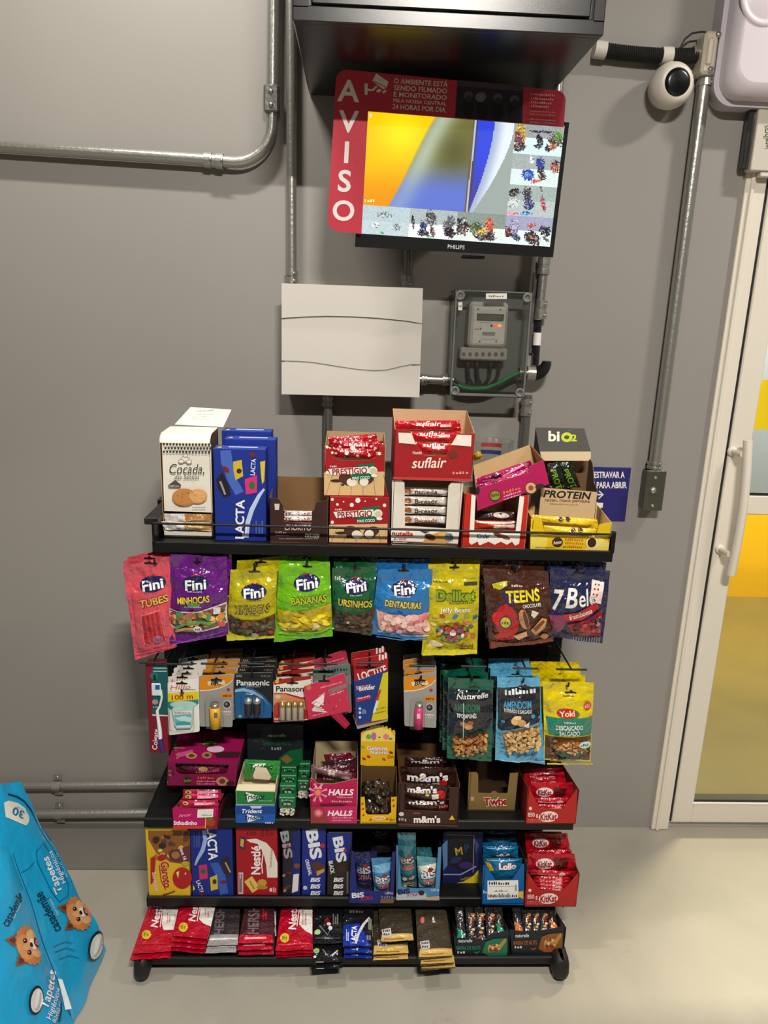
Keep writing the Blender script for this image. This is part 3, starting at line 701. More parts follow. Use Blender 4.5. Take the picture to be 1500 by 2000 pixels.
tile(MX, 0, 1, .255, (140, 148, 146), CYN, [(.12, .3, 9, 26, (200, 160, 40), 4), (.08, .55, 11, 18, (120, 60, 60), 10), (.12, .8, 14, 9, (60, 50, 50), 20), (.55, .25, 26, 3, (40, 40, 70), -4), (.52, .5, 6, 14, DK, 8), (.5, .72, 9, 5, (60, 64, 70), 0), (.84, .5, 12, 16, (60, 60, 50), 60), (.9, .35, 7, 12, (90, 150, 60), 20), (.8, .7, 10, 7, (190, 110, 80), 30), (.7, .75, 5, 9, DK, 20)])
tile(MX, .255, 1, .51, (150, 160, 158), (200, 218, 214), [(.6, .3, 9, 16, (30, 60, 150), 10), (.36, .66, 13, 12, (20, 50, 190), -30), (.36, .66, 6, 5, (70, 160, 230), -30), (.66, .68, 8, 8, (60, 40, 36), 0), (.9, .35, 10, 14, (170, 96, 70), 10), (.9, .22, 9, 4, DK, 10), (.52, .85, 10, 4, (210, 90, 90), 10), (.4, .15, 4, 10, (214, 222, 230), 5), (.62, .5, 8, 5, DK, 40)])
tile(MX, .51, 1, .765, (150, 162, 158), (168, 178, 176), [(.1, .25, 13, 8, DK, 10), (.12, .6, 12, 9, (190, 200, 200), 0), (.4, .3, 10, 16, (50, 54, 70), 10), (.44, .6, 11, 12, (40, 50, 110), -20), (.4, .9, 12, 5, (70, 150, 210), 0), (.75, .6, 4, 16, (190, 60, 70), 14), (.72, .3, 2, 26, (110, 110, 110), 12), (.12, .94, 16, 4, (220, 150, 170), 0)])
tile(0, MY, .25, 1, (170, 186, 190), (176, 192, 194), [(.5, .3, 18, 6, (150, 168, 172), 0), (.3, .65, 7, 6, (206, 216, 218), 0), (.75, .7, 9, 7, (150, 170, 172), 0), (.45, .92, 4, 2, (40, 170, 80), 0)])
tile(.25, MY, .5, 1, (158, 168, 168), (224, 232, 230), [(.08, .45, 3, 14, DK, 3), (.45, .3, 12, 15, (70, 76, 80), 0), (.3, .6, 7, 11, (40, 60, 110), 10), (.32, .84, 14, 6, DK, -10), (.84, .45, 11, 18, (90, 94, 98), -30), (.86, .75, 14, 10, DK, -35), (.5, .75, 5, 12, (90, 60, 60), 10), (.45, .95, 6, 2, (40, 180, 90), 0)])
tile(.5, MY, .755, 1, (126, 136, 128), (206, 216, 208), [(.08, .5, 16, 20, (40, 40, 44), 50), (.14, .3, 12, 2, (190, 190, 190), 40), (.18, .6, 12, 2, (170, 80, 80), 40), (.4, .55, 13, 14, (70, 96, 60), 20), (.55, .7, 14, 10, (200, 170, 60), 10), (.66, .4, 9, 17, (210, 90, 50), 0), (.6, .85, 22, 6, (40, 40, 40), -4), (.72, .75, 8, 10, (50, 40, 46), 0)])
tile(.755, MY, 1, 1, (150, 150, 176), (206, 226, 222), [(.08, .6, 10, 14, (90, 50, 60), 60), (.2, .4, 9, 16, (150, 150, 190), 10), (.25, .75, 12, 6, (50, 60, 90), -40), (.6, .75, 18, 13, (46, 40, 40), -30), (.6, .72, 10, 2, (180, 80, 60), -30), (.85, .45, 14, 10, DK, -35), (.55, .3, 9, 5, (210, 90, 70), 20), (.9, .75, 10, 3, (90, 90, 90), -40)])
m.rect(722, 222, 726, 229, (190, 200, 220)); m.scrib(712, 734, 392, 5, (236, 226, 160)); m.obj('screen', k)

sp = Pl(tp.p + tn * .012, tn); RED = (206, 56, 74)
def arc(cu, cv, r, a0, a1, n=6): return [(cu + r * math.cos(math.radians(a0 + (a1 - a0) * i / n)), cv - r * math.sin(math.radians(a0 + (a1 - a0) * i / n))) for i in range(n + 1)]
out = arc(677, 157, 21, 180, 88) + arc(1085, 196, 20, 86, 0) + [(1101, 248), (719, 217), (706, 457)] + arc(664, 428, 24, 265, 180)
k = thing('notice_board', 'red security notice board wrapped round the top and side of the television', 'sign', sp.at(680, 450))
m = MB('card', sp); tr = tessellate_polygon([[Vector((p[0], p[1], 0)) for p in out]]); m.tri(out, tr, RED); m.k = 1
n_ = len(out); b0 = [sp.at(u, v, m.step) for u, v in out]; b1 = [p - tn * .004 for p in b0]; m.add(b0 + b1, [(i, (i + 1) % n_, n_ + (i + 1) % n_, n_ + i) for i in range(n_)], (140, 34, 46)); m.add(b1, [tuple(t) for t in tr], (120, 30, 40)); m.k = 3
for ch, u, v in (('A', 681, 176), ('V', 681, 236), ('I', 677, 296), ('S', 673, 352), ('O', 671, 410)): m.txt(ch, u, v, 43 if ch != 'O' else 40, (236, 228, 224), rot=-3, bold=.05)
CW = (226, 214, 208)
for t, v, w in (('O AMBIENTE ESTÁ', 159, 106), ('SENDO FILMADO', 172, 104), ('E MONITORADO', 185, 104), ('PELA NOSSA CENTRAL', 197, 104), ('24 HORAS POR DIA.', 209, 106)):
    m.txt(t, 822 + (159 - v) * .05, v + 2, 10 if 'PELA' not in t else 7, CW, w=w, rot=-4, bold=.04)
m.pp([(712, 163), (718, 163), (718, 185), (712, 185)], CW); m.line([(717, 175), (728, 176), (736, 168)], 4.5, CW); m.pp([(727, 158), (735, 143), (759, 160), (755, 172), (748, 174)], CW); m.line([(729, 158), (757, 172)], 1.6, RED); m.pp([(746, 179), (752, 175), (756, 178), (749, 183)], CW); m.ell(740, 177, 5, 3.4, CW, 20)
m.pp([(894, 156), (1022, 166), (1020, 241), (889, 229)], (36, 34, 44)); m.pp([(894, 157), (1022, 167), (1022, 178), (893, 168)], (70, 62, 62))
for u, v in ((915, 186), (942, 187), (972, 190), (1005, 194)): m.ell(u, v, 9, 8, (84, 78, 86)); m.ell(u, v + 26, 11, 20, (20, 20, 28)); m.ell(u + 1, v + 7, 6, 7, (50, 40, 42))
m.ell(938, 190, 10, 9, (110, 104, 112))
for i, v in enumerate((181, 189, 197, 204)): m.scrib(1037, 1086 - i * 4, v + 2, 4.5, (214, 160, 160), -4)
for v in (215, 221, 231, 237): m.scrib(1034, 1086, v + 1, 3, (206, 140, 144), -4)
m.obj('printed_panel', k)
# ================================================================== THE SHELF UNIT
BK = (15, 15, 15); BY = 1.76                                   # front of the back panel
ZT, Z4, Z5, ZB = 1.041, .366, .1365, .048
sh = thing('display_shelf', 'black metal shop shelf unit stocked with sweets and snacks', 'shelf unit', (.04, 1.62, 0))
XL, XR = -.478, .548
m = MB('blackpaint'); m.box((XL, BY, .05), (XR, BY + .02, 1.03), (13, 13, 13), .002)
for z in [.1 + .05 * i for i in range(19)]: m.box((XL, BY - .0008, z), (XR, BY, z + .004), (8, 8, 8))
m.obj('back_panel', sh)
for x in (XL - .004, XR - .026): m = MB('blackpaint'); m.box((x, BY + .02, 0), (x + .03, BY + .055, 1.095), BK, .002); m.obj('upright', sh)
def shelf(name, x0, x1, yf, zt, lip, zl=.004):
    m = MB('blackpaint'); m.box((x0, yf + .004, zt - .006), (x1, BY, zt), BK, .001); m.box((x0, yf, zt - lip), (x1, yf + .005, zt + zl), BK, .0015)
    for x in (x0, x1 - .002): m.box((x, yf + .003, zt - lip), (x + .002, BY, zt), BK)
    m.box((x0, yf + .0005, zt + zl), (x1, yf + .0045, zt + zl + .0006), (44, 43, 41)); return m.obj(name, sh)  # paler strip along the lip's top edge is a painted highlight
A, B = P(297, 1056, 1.59), P(1197, 1083, 1.59)
tx0, tx1 = A.x, B.x
shelf('top_tray', tx0, tx1, 1.588, ZT, .020, .006)
m = MB('blackpaint')                                              # end brackets of the tray
m.box((tx0 - .018, 1.598, 1.083), (tx0 + .012, BY + .01, 1.099), (30, 30, 30), .002); m.box((tx0, 1.592, ZT), (tx0 + .005, BY, 1.09), BK, .001); m.obj('tray_end_bracket', sh)
m = MB('blackpaint'); m.box((tx1 - .006, 1.592, ZT), (tx1 - .001, BY, 1.075), BK, .001); m.box((tx1 - .006, 1.591, ZT), (tx1 + .003, 1.602, 1.092), BK, .001); m.obj('tray_end_bracket', sh)
m = MB('blackpaint'); m.tube([P(299, 1022, 1.589), P(1196, 1044, 1.589)], .0028, (24, 24, 24), 8)
for x in (tx0 + .004, tx1 - .003): m.tube([(x, 1.589, 1.04), (x, 1.589, 1.09)], .003, BK, 8)
m.obj('guard_rail', sh)
A, B = P(280, 1598, 1.54), P(1121, 1608, 1.54); s4x0, s4x1 = A.x, B.x
shelf('shelf', s4x0, s4x1, 1.54, Z4, .022, .003)
A, B = P(288, 1753, 1.545), P(1101, 1760, 1.545); s5x0, s5x1 = A.x, B.x
shelf('shelf', s5x0, s5x1, 1.545, Z5, .024, .003)
for x in (s5x0 - .004, s5x1): m = MB('blackpaint'); m.box((x, 1.548, Z5 - .029), (x + .004, BY, Z5 - .002), BK, .001); m.obj('shelf_bracket', sh)
bx0, bx1 = P(266, 1878, 1.452).x, P(1102, 1866, 1.452).x
shelf('base_tray', bx0 + .008, bx1 - .008, 1.452, ZB, .018, .003)
for x0, x1 in ((bx0 - .002, bx0 + .034), (bx1 - .030, bx1 + .010)):
    m = MB('rubber'); yf = 1.422; rings = []
    for z, e in ((0, .013), (.004, .007), (.013, .002), (.028, 0), (.050, .001), (.064, .004), (.068, .010)):
        r = .014; X0, X1, Y0, Y1 = x0 + e, x1 - e, yf + e * 1.4, BY - .02; rings.append([(cx_ + r * math.cos(math.radians(t)), cy_ + r * math.sin(math.radians(t)), z) for cx_, cy_, t0 in ((X1 - r, Y1 - r, 0), (X0 + r, Y1 - r, 90), (X0 + r, Y0 + r, 180), (X1 - r, Y0 + r, 270)) for t in (t0, t0 + 30, t0 + 60, t0 + 90)])
    loft(m, rings, (14, 14, 14), True, True); m.obj('foot', sh)
# ---- hooks
def hook(u, v, label, yt=1.57, bar=None, hw=.034, group='peg hooks on the back panel', x=None):
    q = P(u, v, yt) if x is None else Vector((x, yt, P(u, v, yt).z))
    h = thing('peg_hook', label, 'hook', (q.x, BY, q.z), group)
    m = MB('blackpaint'); m.tube([(q.x, BY + .002, q.z - .004), (q.x, yt + .012, q.z - .001), (q.x, yt + .002, q.z + .004), (q.x, yt, q.z + .014)], .0024, (26, 26, 26), 8); m.obj('wire_arm', h)
    m = MB('blackpaint'); m.box((q.x - .006, BY - .002, q.z - .02), (q.x + .006, BY + .001, q.z + .02), (26, 26, 26), .001); m.obj('back_clip', h)
    if bar:
        zb = P(u, bar, yt - .008).z
        m = MB('blackpaint'); m.tube([(q.x, BY + .002, zb + .001), (q.x, yt - .008, zb)], .0022, (26, 26, 26), 8); m.tube([(q.x - hw, yt - .009, zb), (q.x + hw, yt - .009, zb)], .0026, (34, 34, 34), 8); m.obj('label_arm', h)
    return q
R2 = [(302, 1104, 'pink'), (384, 1100, 'purple'), (497, 1112, 'mustard yellow worm'), (599, 1102, 'bright green'), (694, 1112, 'dark green'), (790, 1114, 'sky blue'), (889, 1110, 'yellow jelly bean'), (1008, 1116, 'brown'), (1130, 1116, 'navy')]
for u, v, c in R2: hook(u, v, 'black wire hook holding the ' + c + ' sweet bags', 1.566)
R3 = [(302, 1330, 1294, 'boxed toothbrush'), (355, 1358, 1297, 'dental floss cards'), (421, 1336, 1296, 'yellow lighter cards'), (492, 1322, 1296, 'blue battery cards'), (571, 1336, 1297, 'red battery cards'), (633, 1330, 1296, 'pink cards'), (722, 1305, 1294, 'glue card'), (822, 1331, 1300, 'pink lighter cards'), (922, 1332, 1301, 'teal nut bags'), (1022, 1336, 1305, 'light blue peanut bags'), (1110, 1344, 1307, 'yellow peanut bags')]
for u, v, b_, c in R3: hook(u, v, 'black wire hook with label bar holding the ' + c, 1.57, b_, .030 if u < 1100 else .036)

# ================================================================== HANGING SWEET BAGS, UPPER HOOKS
Y2 = 1.582
def fini(b, cu, cv, r=1.0, rot=0):
    b.ell(cu, cv, 26 * r, 15.5 * r, (30, 34, 88), rot); b.txt('Fini', cu, cv + 1, 19 * r, (240, 240, 236), w=41 * r, rot=rot + 3, bold=.06)
    b.line([(cu - 9, cv - 14 * r), (cu, cv - 17 * r), (cu + 9, cv - 15 * r)], 2, (200, 60, 50))
def slot(b, u, v): b.pp([(u - 11, v - 2), (u - 3, v - 2), (u, v - 6), (u + 4, v - 2), (u + 11, v - 1), (u + 11, v + 2), (u - 11, v + 2)], (24, 18, 18))
def big(b, t, cu, cv, h, w, rot=0, col=(250, 214, 30), out=(60, 40, 20), ow=.09): b.txt(t, cu, cv, h, col, w=w, rot=rot, bold=.06, out=out, ow=ow)
def bag(name, label, quad, col, art, group='sweet bags on the upper hooks', T=.016, y=Y2, behind=(), seals=(.16, .07, .02, .02), wr=1.0, seed=1, cat='sweet bag', mat='film'):
    b = pillow(quad, YP(y), T, col, art, seals, mat=mat, wr=wr, seed=seed); o = tag(b.obj(name), label, cat, group)
    for i, (dx, dz, dy, lb) in enumerate(behind): copy_of(o, (dx, dy, dz), lb, None)
    return o
def a_tubes(b):
    b.pp([(241, 1108), (330, 1088), (331, 1104), (243, 1126)], (214, 84, 98)); slot(b, 292, 1100); fini(b, 299, 1139, 1.0, 8); b.txt('TUBES', 302, 1171, 14, (226, 176, 80), w=54, rot=12, bold=.06, out=(110, 40, 40), ow=.08)
    b.pp([(277, 1198), (314, 1187), (326, 1252), (283, 1259)], (226, 120, 124)); b.pp([(279, 1200), (313, 1190), (324, 1250), (285, 1257)], (186, 22, 34))
    for i in range(4): u = 287 + i * 8.5; b.line([(u, 1198 - i * 2.4), (u + 8, 1254 - i * 1.5)], 3.4, (226, 52, 60))
    b.ell(310, 1247, 9, 9, (196, 110, 140)); b.scrib(304, 317, 1247, 6, (120, 70, 130))
    for v in (1263, 1270): b.line([(266, v + 9), (300, v + 2), (338, v - 6)], 1.2, (180, 60, 76))
bag('sweet_bag', 'pink bag of red candy tubes at the end of the upper hooks', [(240, 1106), (331, 1086), (345, 1264), (264, 1289)], (226, 84, 98), a_tubes, T=.012, seals=(.22, .10, .08, .08), seed=3,
    behind=[(-.006, .004, .022, 'pink bag of candy tubes, second on its hook behind the front one'), (-.004, .006, .045, 'pink bag of candy tubes, third on its hook at the back')])
def a_mp(b):
    slot(b, 384, 1098); fini(b, 384, 1137, 1.0, 2); b.scrib(368, 398, 1151, 3, (210, 180, 220)); big(b, 'MINHOCAS', 380, 1167, 13, 63, 5, (252, 226, 40), (50, 30, 60)); b.scrib(363, 396, 1180, 3, (220, 190, 226)); b.ell(381, 1176, 13, 4, (90, 150, 60))
    b.pp([(331, 1187), (350, 1190), (390, 1189), (420, 1180), (443, 1174), (445, 1214), (425, 1224), (396, 1232), (352, 1230), (330, 1220)], (226, 214, 196)); b.pp([(332, 1189), (352, 1192), (392, 1191), (420, 1183), (442, 1177), (443, 1211), (424, 1221), (394, 1229), (353, 1227), (332, 1217)], (122, 84, 66))
    b.blobs(338, 1195, 436, 1216, 40, 4, 9, [(226, 146, 60), (120, 160, 70), (222, 190, 90), (210, 90, 90), (90, 150, 90), (236, 200, 120)]); b.line([(345, 1222), (365, 1212), (395, 1208), (415, 1212)], 6, (96, 160, 84)); b.line([(345, 1228), (365, 1222), (395, 1222)], 5, (226, 160, 70))
    b.rect(420, 1180, 433, 1193, (226, 222, 220)); b.ell(389, 1223, 8, 7, (232, 226, 226)); b.scrib(384, 395, 1223, 4, (110, 60, 110))
    b.line([(335, 1246), (370, 1250), (410, 1243), (440, 1236)], 1.6, (150, 60, 170)); b.line([(340, 1254), (380, 1246), (440, 1228)], 1.4, (160, 80, 176))
bag('sweet_bag', 'purple bag of gummy worms with a clear window', [(333, 1082), (443, 1088), (446, 1240), (331, 1259)], (104, 22, 128), a_mp, seed=4, behind=[(.006, .008, .028, 'purple bag of gummy worms behind the front purple bag')])
def a_my(b):
    slot(b, 497, 1116); fini(b, 497, 1153, .96, 2); b.scrib(484, 512, 1168, 3, (120, 110, 20)); big(b, 'MINHOCAS', 494, 1185, 14, 70, 3, (190, 170, 30), (50, 46, 20)); b.scrib(480, 510, 1196, 2.6, (130, 120, 20))
    b.pp([(446, 1197), (470, 1205), (505, 1206), (538, 1197), (538, 1241), (500, 1241), (462, 1240), (447, 1230)], (92, 60, 36)); b.blobs(454, 1210, 530, 1234, 40, 3, 7, [(96, 90, 40), (130, 70, 40), (70, 90, 60), (150, 60, 40), (60, 50, 30), (120, 110, 60)]); b.ell(499, 1236, 7, 5, (176, 170, 150))
    b.pp([(444, 1236), (470, 1239), (505, 1242), (537, 1239), (537, 1243), (444, 1249)], (206, 200, 40))
bag('sweet_bag', 'mustard yellow bag of gummy worms with a dark window', [(450, 1114), (541, 1103), (538, 1244), (443, 1250)], (196, 184, 16), a_my, seed=6, behind=[(.010, .012, .03, 'mustard yellow bag hanging behind the other gummy worm bag of its colour')])
def a_ba(b):
    slot(b, 599, 1106); fini(b, 600, 1136, 1.0, 4); big(b, 'BANANAS', 604, 1167, 14, 68, 4, (196, 210, 20), (70, 80, 10)); b.scrib(590, 615, 1179, 2.6, (70, 120, 20))
    b.pp([(543, 1187), (560, 1190), (600, 1187), (647, 1176), (648, 1218), (625, 1229), (570, 1229), (545, 1226)], (198, 176, 20))
    for i in range(34):
        u, v, r = b.rnd.uniform(550, 640), b.rnd.uniform(1192, 1224), b.rnd.uniform(-40, 40); b.ell(u, v, 9, 3.6, b.rnd.choice([(250, 222, 20), (238, 200, 10), (255, 236, 60), (220, 184, 10)]), r, 10)
    b.ell(618, 1217, 6, 6, (226, 220, 170)); b.line([(546, 1231), (570, 1232), (620, 1231), (646, 1222)], 2, (160, 220, 60)); b.line([(560, 1240), (600, 1246), (640, 1236)], 1.4, (140, 210, 40))
bag('sweet_bag', 'bright green bag of yellow banana sweets', [(545, 1102), (644, 1098), (650, 1242), (535, 1254)], (116, 190, 22), a_ba, seed=7, wr=1.3, behind=[(-.004, .010, .03, 'bright green bag behind the front banana sweets bag')])
def a_ur(b):
    slot(b, 694, 1110); b.rect(653, 1122, 667, 1135, (70, 90, 80)); b.scrib(654, 666, 1128, 7, (180, 200, 190)); fini(b, 696, 1142, .95, 3); b.scrib(684, 708, 1158, 3, (160, 190, 170)); big(b, 'URSINHOS', 694, 1174, 13, 66, -5, (226, 206, 50), (40, 50, 20))
    b.pp([(649, 1188), (680, 1193), (712, 1192), (733, 1186), (727, 1236), (690, 1236), (655, 1230)], (70, 52, 38)); b.blobs(656, 1198, 722, 1228, 44, 3, 6, [(90, 70, 40), (60, 70, 40), (120, 96, 40), (84, 50, 36), (50, 44, 30), (110, 60, 40)])
    b.ell(680, 1209, 3, 3, (200, 190, 120))
bag('sweet_bag', 'dark green bag of gummy bears with a dark window', [(649, 1109), (735, 1106), (726, 1241), (649, 1230)], (22, 92, 52), a_ur, seed=8, behind=[(.002, .012, .03, 'dark green bag behind the front gummy bears bag')])
def a_de(b):
    slot(b, 788, 1114); fini(b, 789, 1147, .96, 2); b.scrib(774, 802, 1161, 3, (190, 210, 230)); big(b, 'DENTADURAS', 787, 1176, 12, 70, -5, (240, 210, 60), (60, 60, 60))
    b.pp([(735, 1189), (760, 1194), (800, 1199), (841, 1193), (838, 1236), (790, 1237), (740, 1228)], (222, 160, 150)); b.blobs(744, 1200, 834, 1230, 34, 5, 10, [(240, 176, 170), (226, 140, 140), (244, 200, 190), (214, 120, 120), (250, 214, 204)]); b.ell(779, 1230, 6, 5, (180, 180, 220))
    b.line([(738, 1228), (790, 1238), (837, 1238)], 2, (220, 210, 220)); b.line([(735, 1240), (780, 1247), (835, 1243)], 1.6, (80, 150, 210))
bag('sweet_bag', 'sky blue bag of pink and white gummy sweets', [(739, 1112), (845, 1112), (837, 1254), (723, 1238)], (40, 120, 186), a_de, seed=9, wr=1.3, behind=[(-.004, .014, .03, 'sky blue bag behind the front pink gummy bag')])
def a_jb(b):
    slot(b, 889, 1108); b.scrib(846, 884, 1135, 3, (90, 80, 20)); b.pp([(906, 1136), (932, 1135), (932, 1142), (906, 1142)], (60, 60, 60)); b.txt('Deliket', 890, 1160, 19, (150, 170, 20), w=78, bold=.08, out=(60, 90, 40), ow=.09); b.scrib(877, 926, 1174, 4, (110, 100, 20)); b.txt('Jelly Beans', 888, 1187, 10, (244, 240, 220), w=58, bold=.03, out=(140, 130, 20), ow=.04)
    for u, v, c in ((863, 1199, (190, 60, 40)), (888, 1200, (30, 130, 190)), (911, 1199, (150, 180, 40)), (928, 1203, (30, 110, 160)), (890, 1214, (170, 50, 50)), (908, 1210, (230, 120, 120)), (919, 1220, (90, 100, 120)), (846, 1215, (210, 210, 120)), (872, 1209, (230, 220, 120)), (923, 1240, (220, 110, 60)), (850, 1200, (220, 200, 60))): b.ell(u, v, 6, 3.6, c, b.rnd.uniform(-50, 50), 10)
    hp_ = [(883 + 31 * s_ * math.sqrt(max(0, 1 - (t) ** 2)) , 1234 + 17 * t) for s_, t in [(1, -1 + i / 6) for i in range(13)] + [(-1, 1 - i / 6) for i in range(13)]]
    b.ell(869, 1228, 18, 13, (120, 60, 50)); b.ell(897, 1228, 18, 13, (120, 60, 50)); b.pp([(852, 1231), (914, 1231), (883, 1252)], (120, 60, 50))
    for i in range(46):
        u, v = b.rnd.uniform(854, 912), b.rnd.uniform(1218, 1246)
        if v < 1252 - abs(u - 883) * .62: b.ell(u, v, 5, 3.6, b.rnd.choice([(190, 50, 50), (220, 140, 130), (100, 150, 70), (220, 190, 80), (150, 60, 90), (230, 220, 210), (200, 90, 40), (80, 130, 160)]), b.rnd.uniform(0, 180), 9)
    b.pp([(833, 1252), (856, 1262), (930, 1266), (931, 1274), (824, 1277)], (236, 220, 20)); b.pp([(836, 1246), (846, 1244), (866, 1254), (856, 1259), (836, 1256)], (230, 210, 170)); b.txt('dori', 909, 1257, 13, (110, 50, 40), w=27, bold=.05)
bag('sweet_bag', 'yellow bag of jelly beans with a heart of beans', [(837, 1102), (937, 1102), (932, 1275), (823, 1279)], (206, 190, 14), a_jb, T=.012, seed=10, behind=[(.004, .012, .03, 'yellow bag behind the front jelly beans bag')])
def a_te(b):
    slot(b, 1008, 1114); b.pp([(961, 1140), (990, 1134), (990, 1142), (975, 1150), (963, 1147)], (200, 190, 40)); b.scrib(998, 1020, 1142, 4, (220, 200, 190)); b.pp([(978, 1150), (1000, 1148), (1000, 1176), (988, 1178)], (50, 40, 90))
    b.txt('TEENS', 1019, 1160, 22, (238, 222, 40), w=66, rot=3, bold=.06, out=(70, 50, 30), ow=.07); b.txt('CHOCOLATE', 1036, 1178, 7, (236, 226, 214), w=36, rot=4, bold=.05)
    b.ell(988, 1210, 22, 34, (190, 24, 28), 8); b.ell(972, 1204, 12, 14, (216, 40, 40)); b.ell(985, 1240, 22, 8, (200, 34, 34)); b.ell(985, 1211, 12, 13, (44, 40, 90)); b.ell(985, 1211, 9.5, 10.5, (226, 206, 40)); b.scrib(978, 992, 1211, 7, (90, 90, 40))
    b.pp([(1008, 1192), (1022, 1184), (1034, 1222), (1024, 1225)], (140, 84, 46)); b.ell(1020, 1204, 9, 20, (196, 140, 88), 14); b.ell(1024, 1205, 4, 18, (90, 48, 28), 14); b.pp([(1036, 1186), (1050, 1192), (1040, 1202), (1034, 1196)], (226, 210, 190))
    b.pp([(1034, 1226), (1056, 1202), (1066, 1206), (1062, 1222), (1044, 1238)], (200, 150, 96)); b.pp([(1038, 1222), (1058, 1206), (1062, 1210), (1044, 1230)], (120, 66, 36)); b.ell(1062, 1240, 8, 6, (180, 130, 84)); b.pp([(1000, 1238), (1026, 1228), (1028, 1238), (1012, 1248)], (226, 170, 130))
    b.pp([(958, 1250), (1000, 1256), (1078, 1244), (1081, 1252), (957, 1265)], (120, 60, 44))
bag('sweet_bag', 'brown bag of chocolate filled biscuits', [(943, 1110), (1071, 1116), (1082, 1254), (956, 1266)], (72, 36, 24), a_te, seed=11, wr=1.4, behind=[(-.004, .012, .03, 'brown bag behind the front chocolate biscuit bag')])
def a_7b(b):
    slot(b, 1130, 1118); b.txt('7', 1089, 1168, 40, (222, 214, 206), w=23, shear=.25, bold=.06); b.txt('B', 1113, 1163, 38, (228, 222, 216), w=24, shear=.25, bold=.05); b.txt('elo', 1144, 1162, 32, (232, 226, 222), w=36, shear=.25, rot=9, bold=.03)
    b.pp([(1156, 1131), (1180, 1137), (1171, 1177), (1148, 1170)], (232, 206, 200))
    for i, (du, dv) in enumerate(((5, 5), (12, 6), (4, 13), (11, 14), (3, 22), (10, 24), (7, 32))): b.ell(1158 + du - dv * .2, 1135 + dv, 1.8, 1.8, (150, 40, 50))
    b.txt('o', 1156, 1165, 17, (232, 226, 222), w=14, bold=.03, out=(40, 40, 80), ow=.04); b.pp([(1095, 1196), (1126, 1190), (1160, 1172), (1168, 1182), (1132, 1206), (1098, 1210)], (188, 30, 46)); b.txt('framboesa', 1130, 1194, 10, (240, 220, 200), w=46, rot=18, shear=.2)
    b.pp([(1071, 1199), (1094, 1197), (1102, 1212), (1092, 1234), (1078, 1228)], (140, 50, 90)); b.pp([(1104, 1216), (1140, 1206), (1174, 1186), (1171, 1240), (1120, 1238)], (150, 24, 40)); b.blobs(1116, 1212, 1166, 1236, 26, 3, 6, [(190, 40, 54), (120, 20, 34), (210, 70, 80), (90, 16, 30)]); b.blobs(1150, 1198, 1170, 1214, 12, 2, 5, [(50, 40, 60), (90, 60, 80), (140, 130, 140)])
    for i in range(11): b.line([(1118 + i * 5, 1240), (1117 + i * 5, 1252)], 2, (120, 124, 140))
bag('sweet_bag', 'navy bag of raspberry sweets printed with a playing card', [(1075, 1108), (1192, 1115), (1177, 1257), (1071, 1243)], (34, 38, 74), a_7b, seed=12, behind=[(.0, .010, .03, 'navy bag behind the front raspberry sweets bag')])

# ================================================================== CARDS AND NUT BAGS ON THE LOWER HOOKS
Y3 = 1.585; PC = YP(Y3)
def cardthing(name, label, cat, quad, col, art, group, y=Y3, mat='card', th=.0009, hole=None, extra=None, roundc=3.0):
    pl = YP(y); TL, TR, BR, BL = quad
    def corner(p, a, c):
        p, a, c = Vector(p), Vector(a), Vector(c); return [tuple(p + (a - p).normalized() * roundc), tuple(p + ((a - p).normalized() + (c - p).normalized()) * roundc * .3), tuple(p + (c - p).normalized() * roundc)]
    out = corner(TL, BL, TR) + corner(TR, TL, BR) + corner(BR, TR, BL) + corner(BL, BR, TL)
    q = pl.at((BL[0] + BR[0]) / 2, (BL[1] + BR[1]) / 2); t = thing(name, label, cat, q, group)
    m = MB(mat, pl); m.prism([pl.at(u, v) for u, v in out], (0, th, 0), col, (214, 210, 204)); m.k = 2
    if hole: slot(m, *hole)
    art(m); m.obj('backing_card', t)
    if extra: extra(t, pl)
    return t
def blister(t, pl, u0, v0, u1, v1, d=.011, r=.006, name='clear_blister'):
    a, b_ = pl.at(u0, v1), pl.at(u1, v0); m = MB('clearplastic'); y = pl.p.y
    loft(m, [rrect(a.x, a.z, b_.x, b_.z, r, y - .0004), rrect(a.x + .001, a.z + .001, b_.x - .001, b_.z - .001, r, y - d * .8), rrect(a.x + .003, a.z + .003, b_.x - .003, b_.z - .003, r, y - d)], WHITE); return m.obj(name, t)
# toothbrush box
b = carton(1.572, .028, 293, 329, 1297, 1470, (132, 20, 40), None, (112, 16, 34), (120, 18, 36))
t = thing('toothbrush', 'boxed toothbrush in a narrow dark red carton', 'toothbrush', ((b.dim[0] + b.dim[1]) / 2, 1.586, b.dim[2]), 'cards on the lower hooks'); b.k = 2
b.pp([(298, 1299), (327, 1299), (328, 1397), (298, 1397)], (20, 92, 92)); b.pp([(297, 1395), (328, 1397), (328, 1399), (298, 1398)], (220, 210, 210)); b.rect(300, 1304, 326, 1306, (150, 190, 190)); b.rect(299, 1310, 326, 1312, (180, 200, 200)); b.ell(301, 1320, 8, 7, (30, 120, 110)); b.ell(303, 1371, 6, 5, (170, 140, 150)); b.scrib(299, 312, 1381, 3, (150, 190, 190))
b.txt('Colgate', 303, 1444, 10, (236, 226, 226), w=40, rot=86, bold=.03); b.obj('carton', t)
m = MB('plastic'); tb = YP(1.570); m.tube([tb.at(u, v) for u, v in ((314, 1348), (316, 1362), (312, 1380), (307, 1388), (309, 1405), (312, 1425), (313, 1444))], [.003, .0026, .0026, .0036, .004, .0048, .0048], (226, 222, 226), 10); m.tube([tb.at(u, v) for u, v in ((313, 1442), (314, 1455), (318, 1467))], [.005, .0052, .004], (54, 44, 130), 10); m.obj('brush_handle', t)
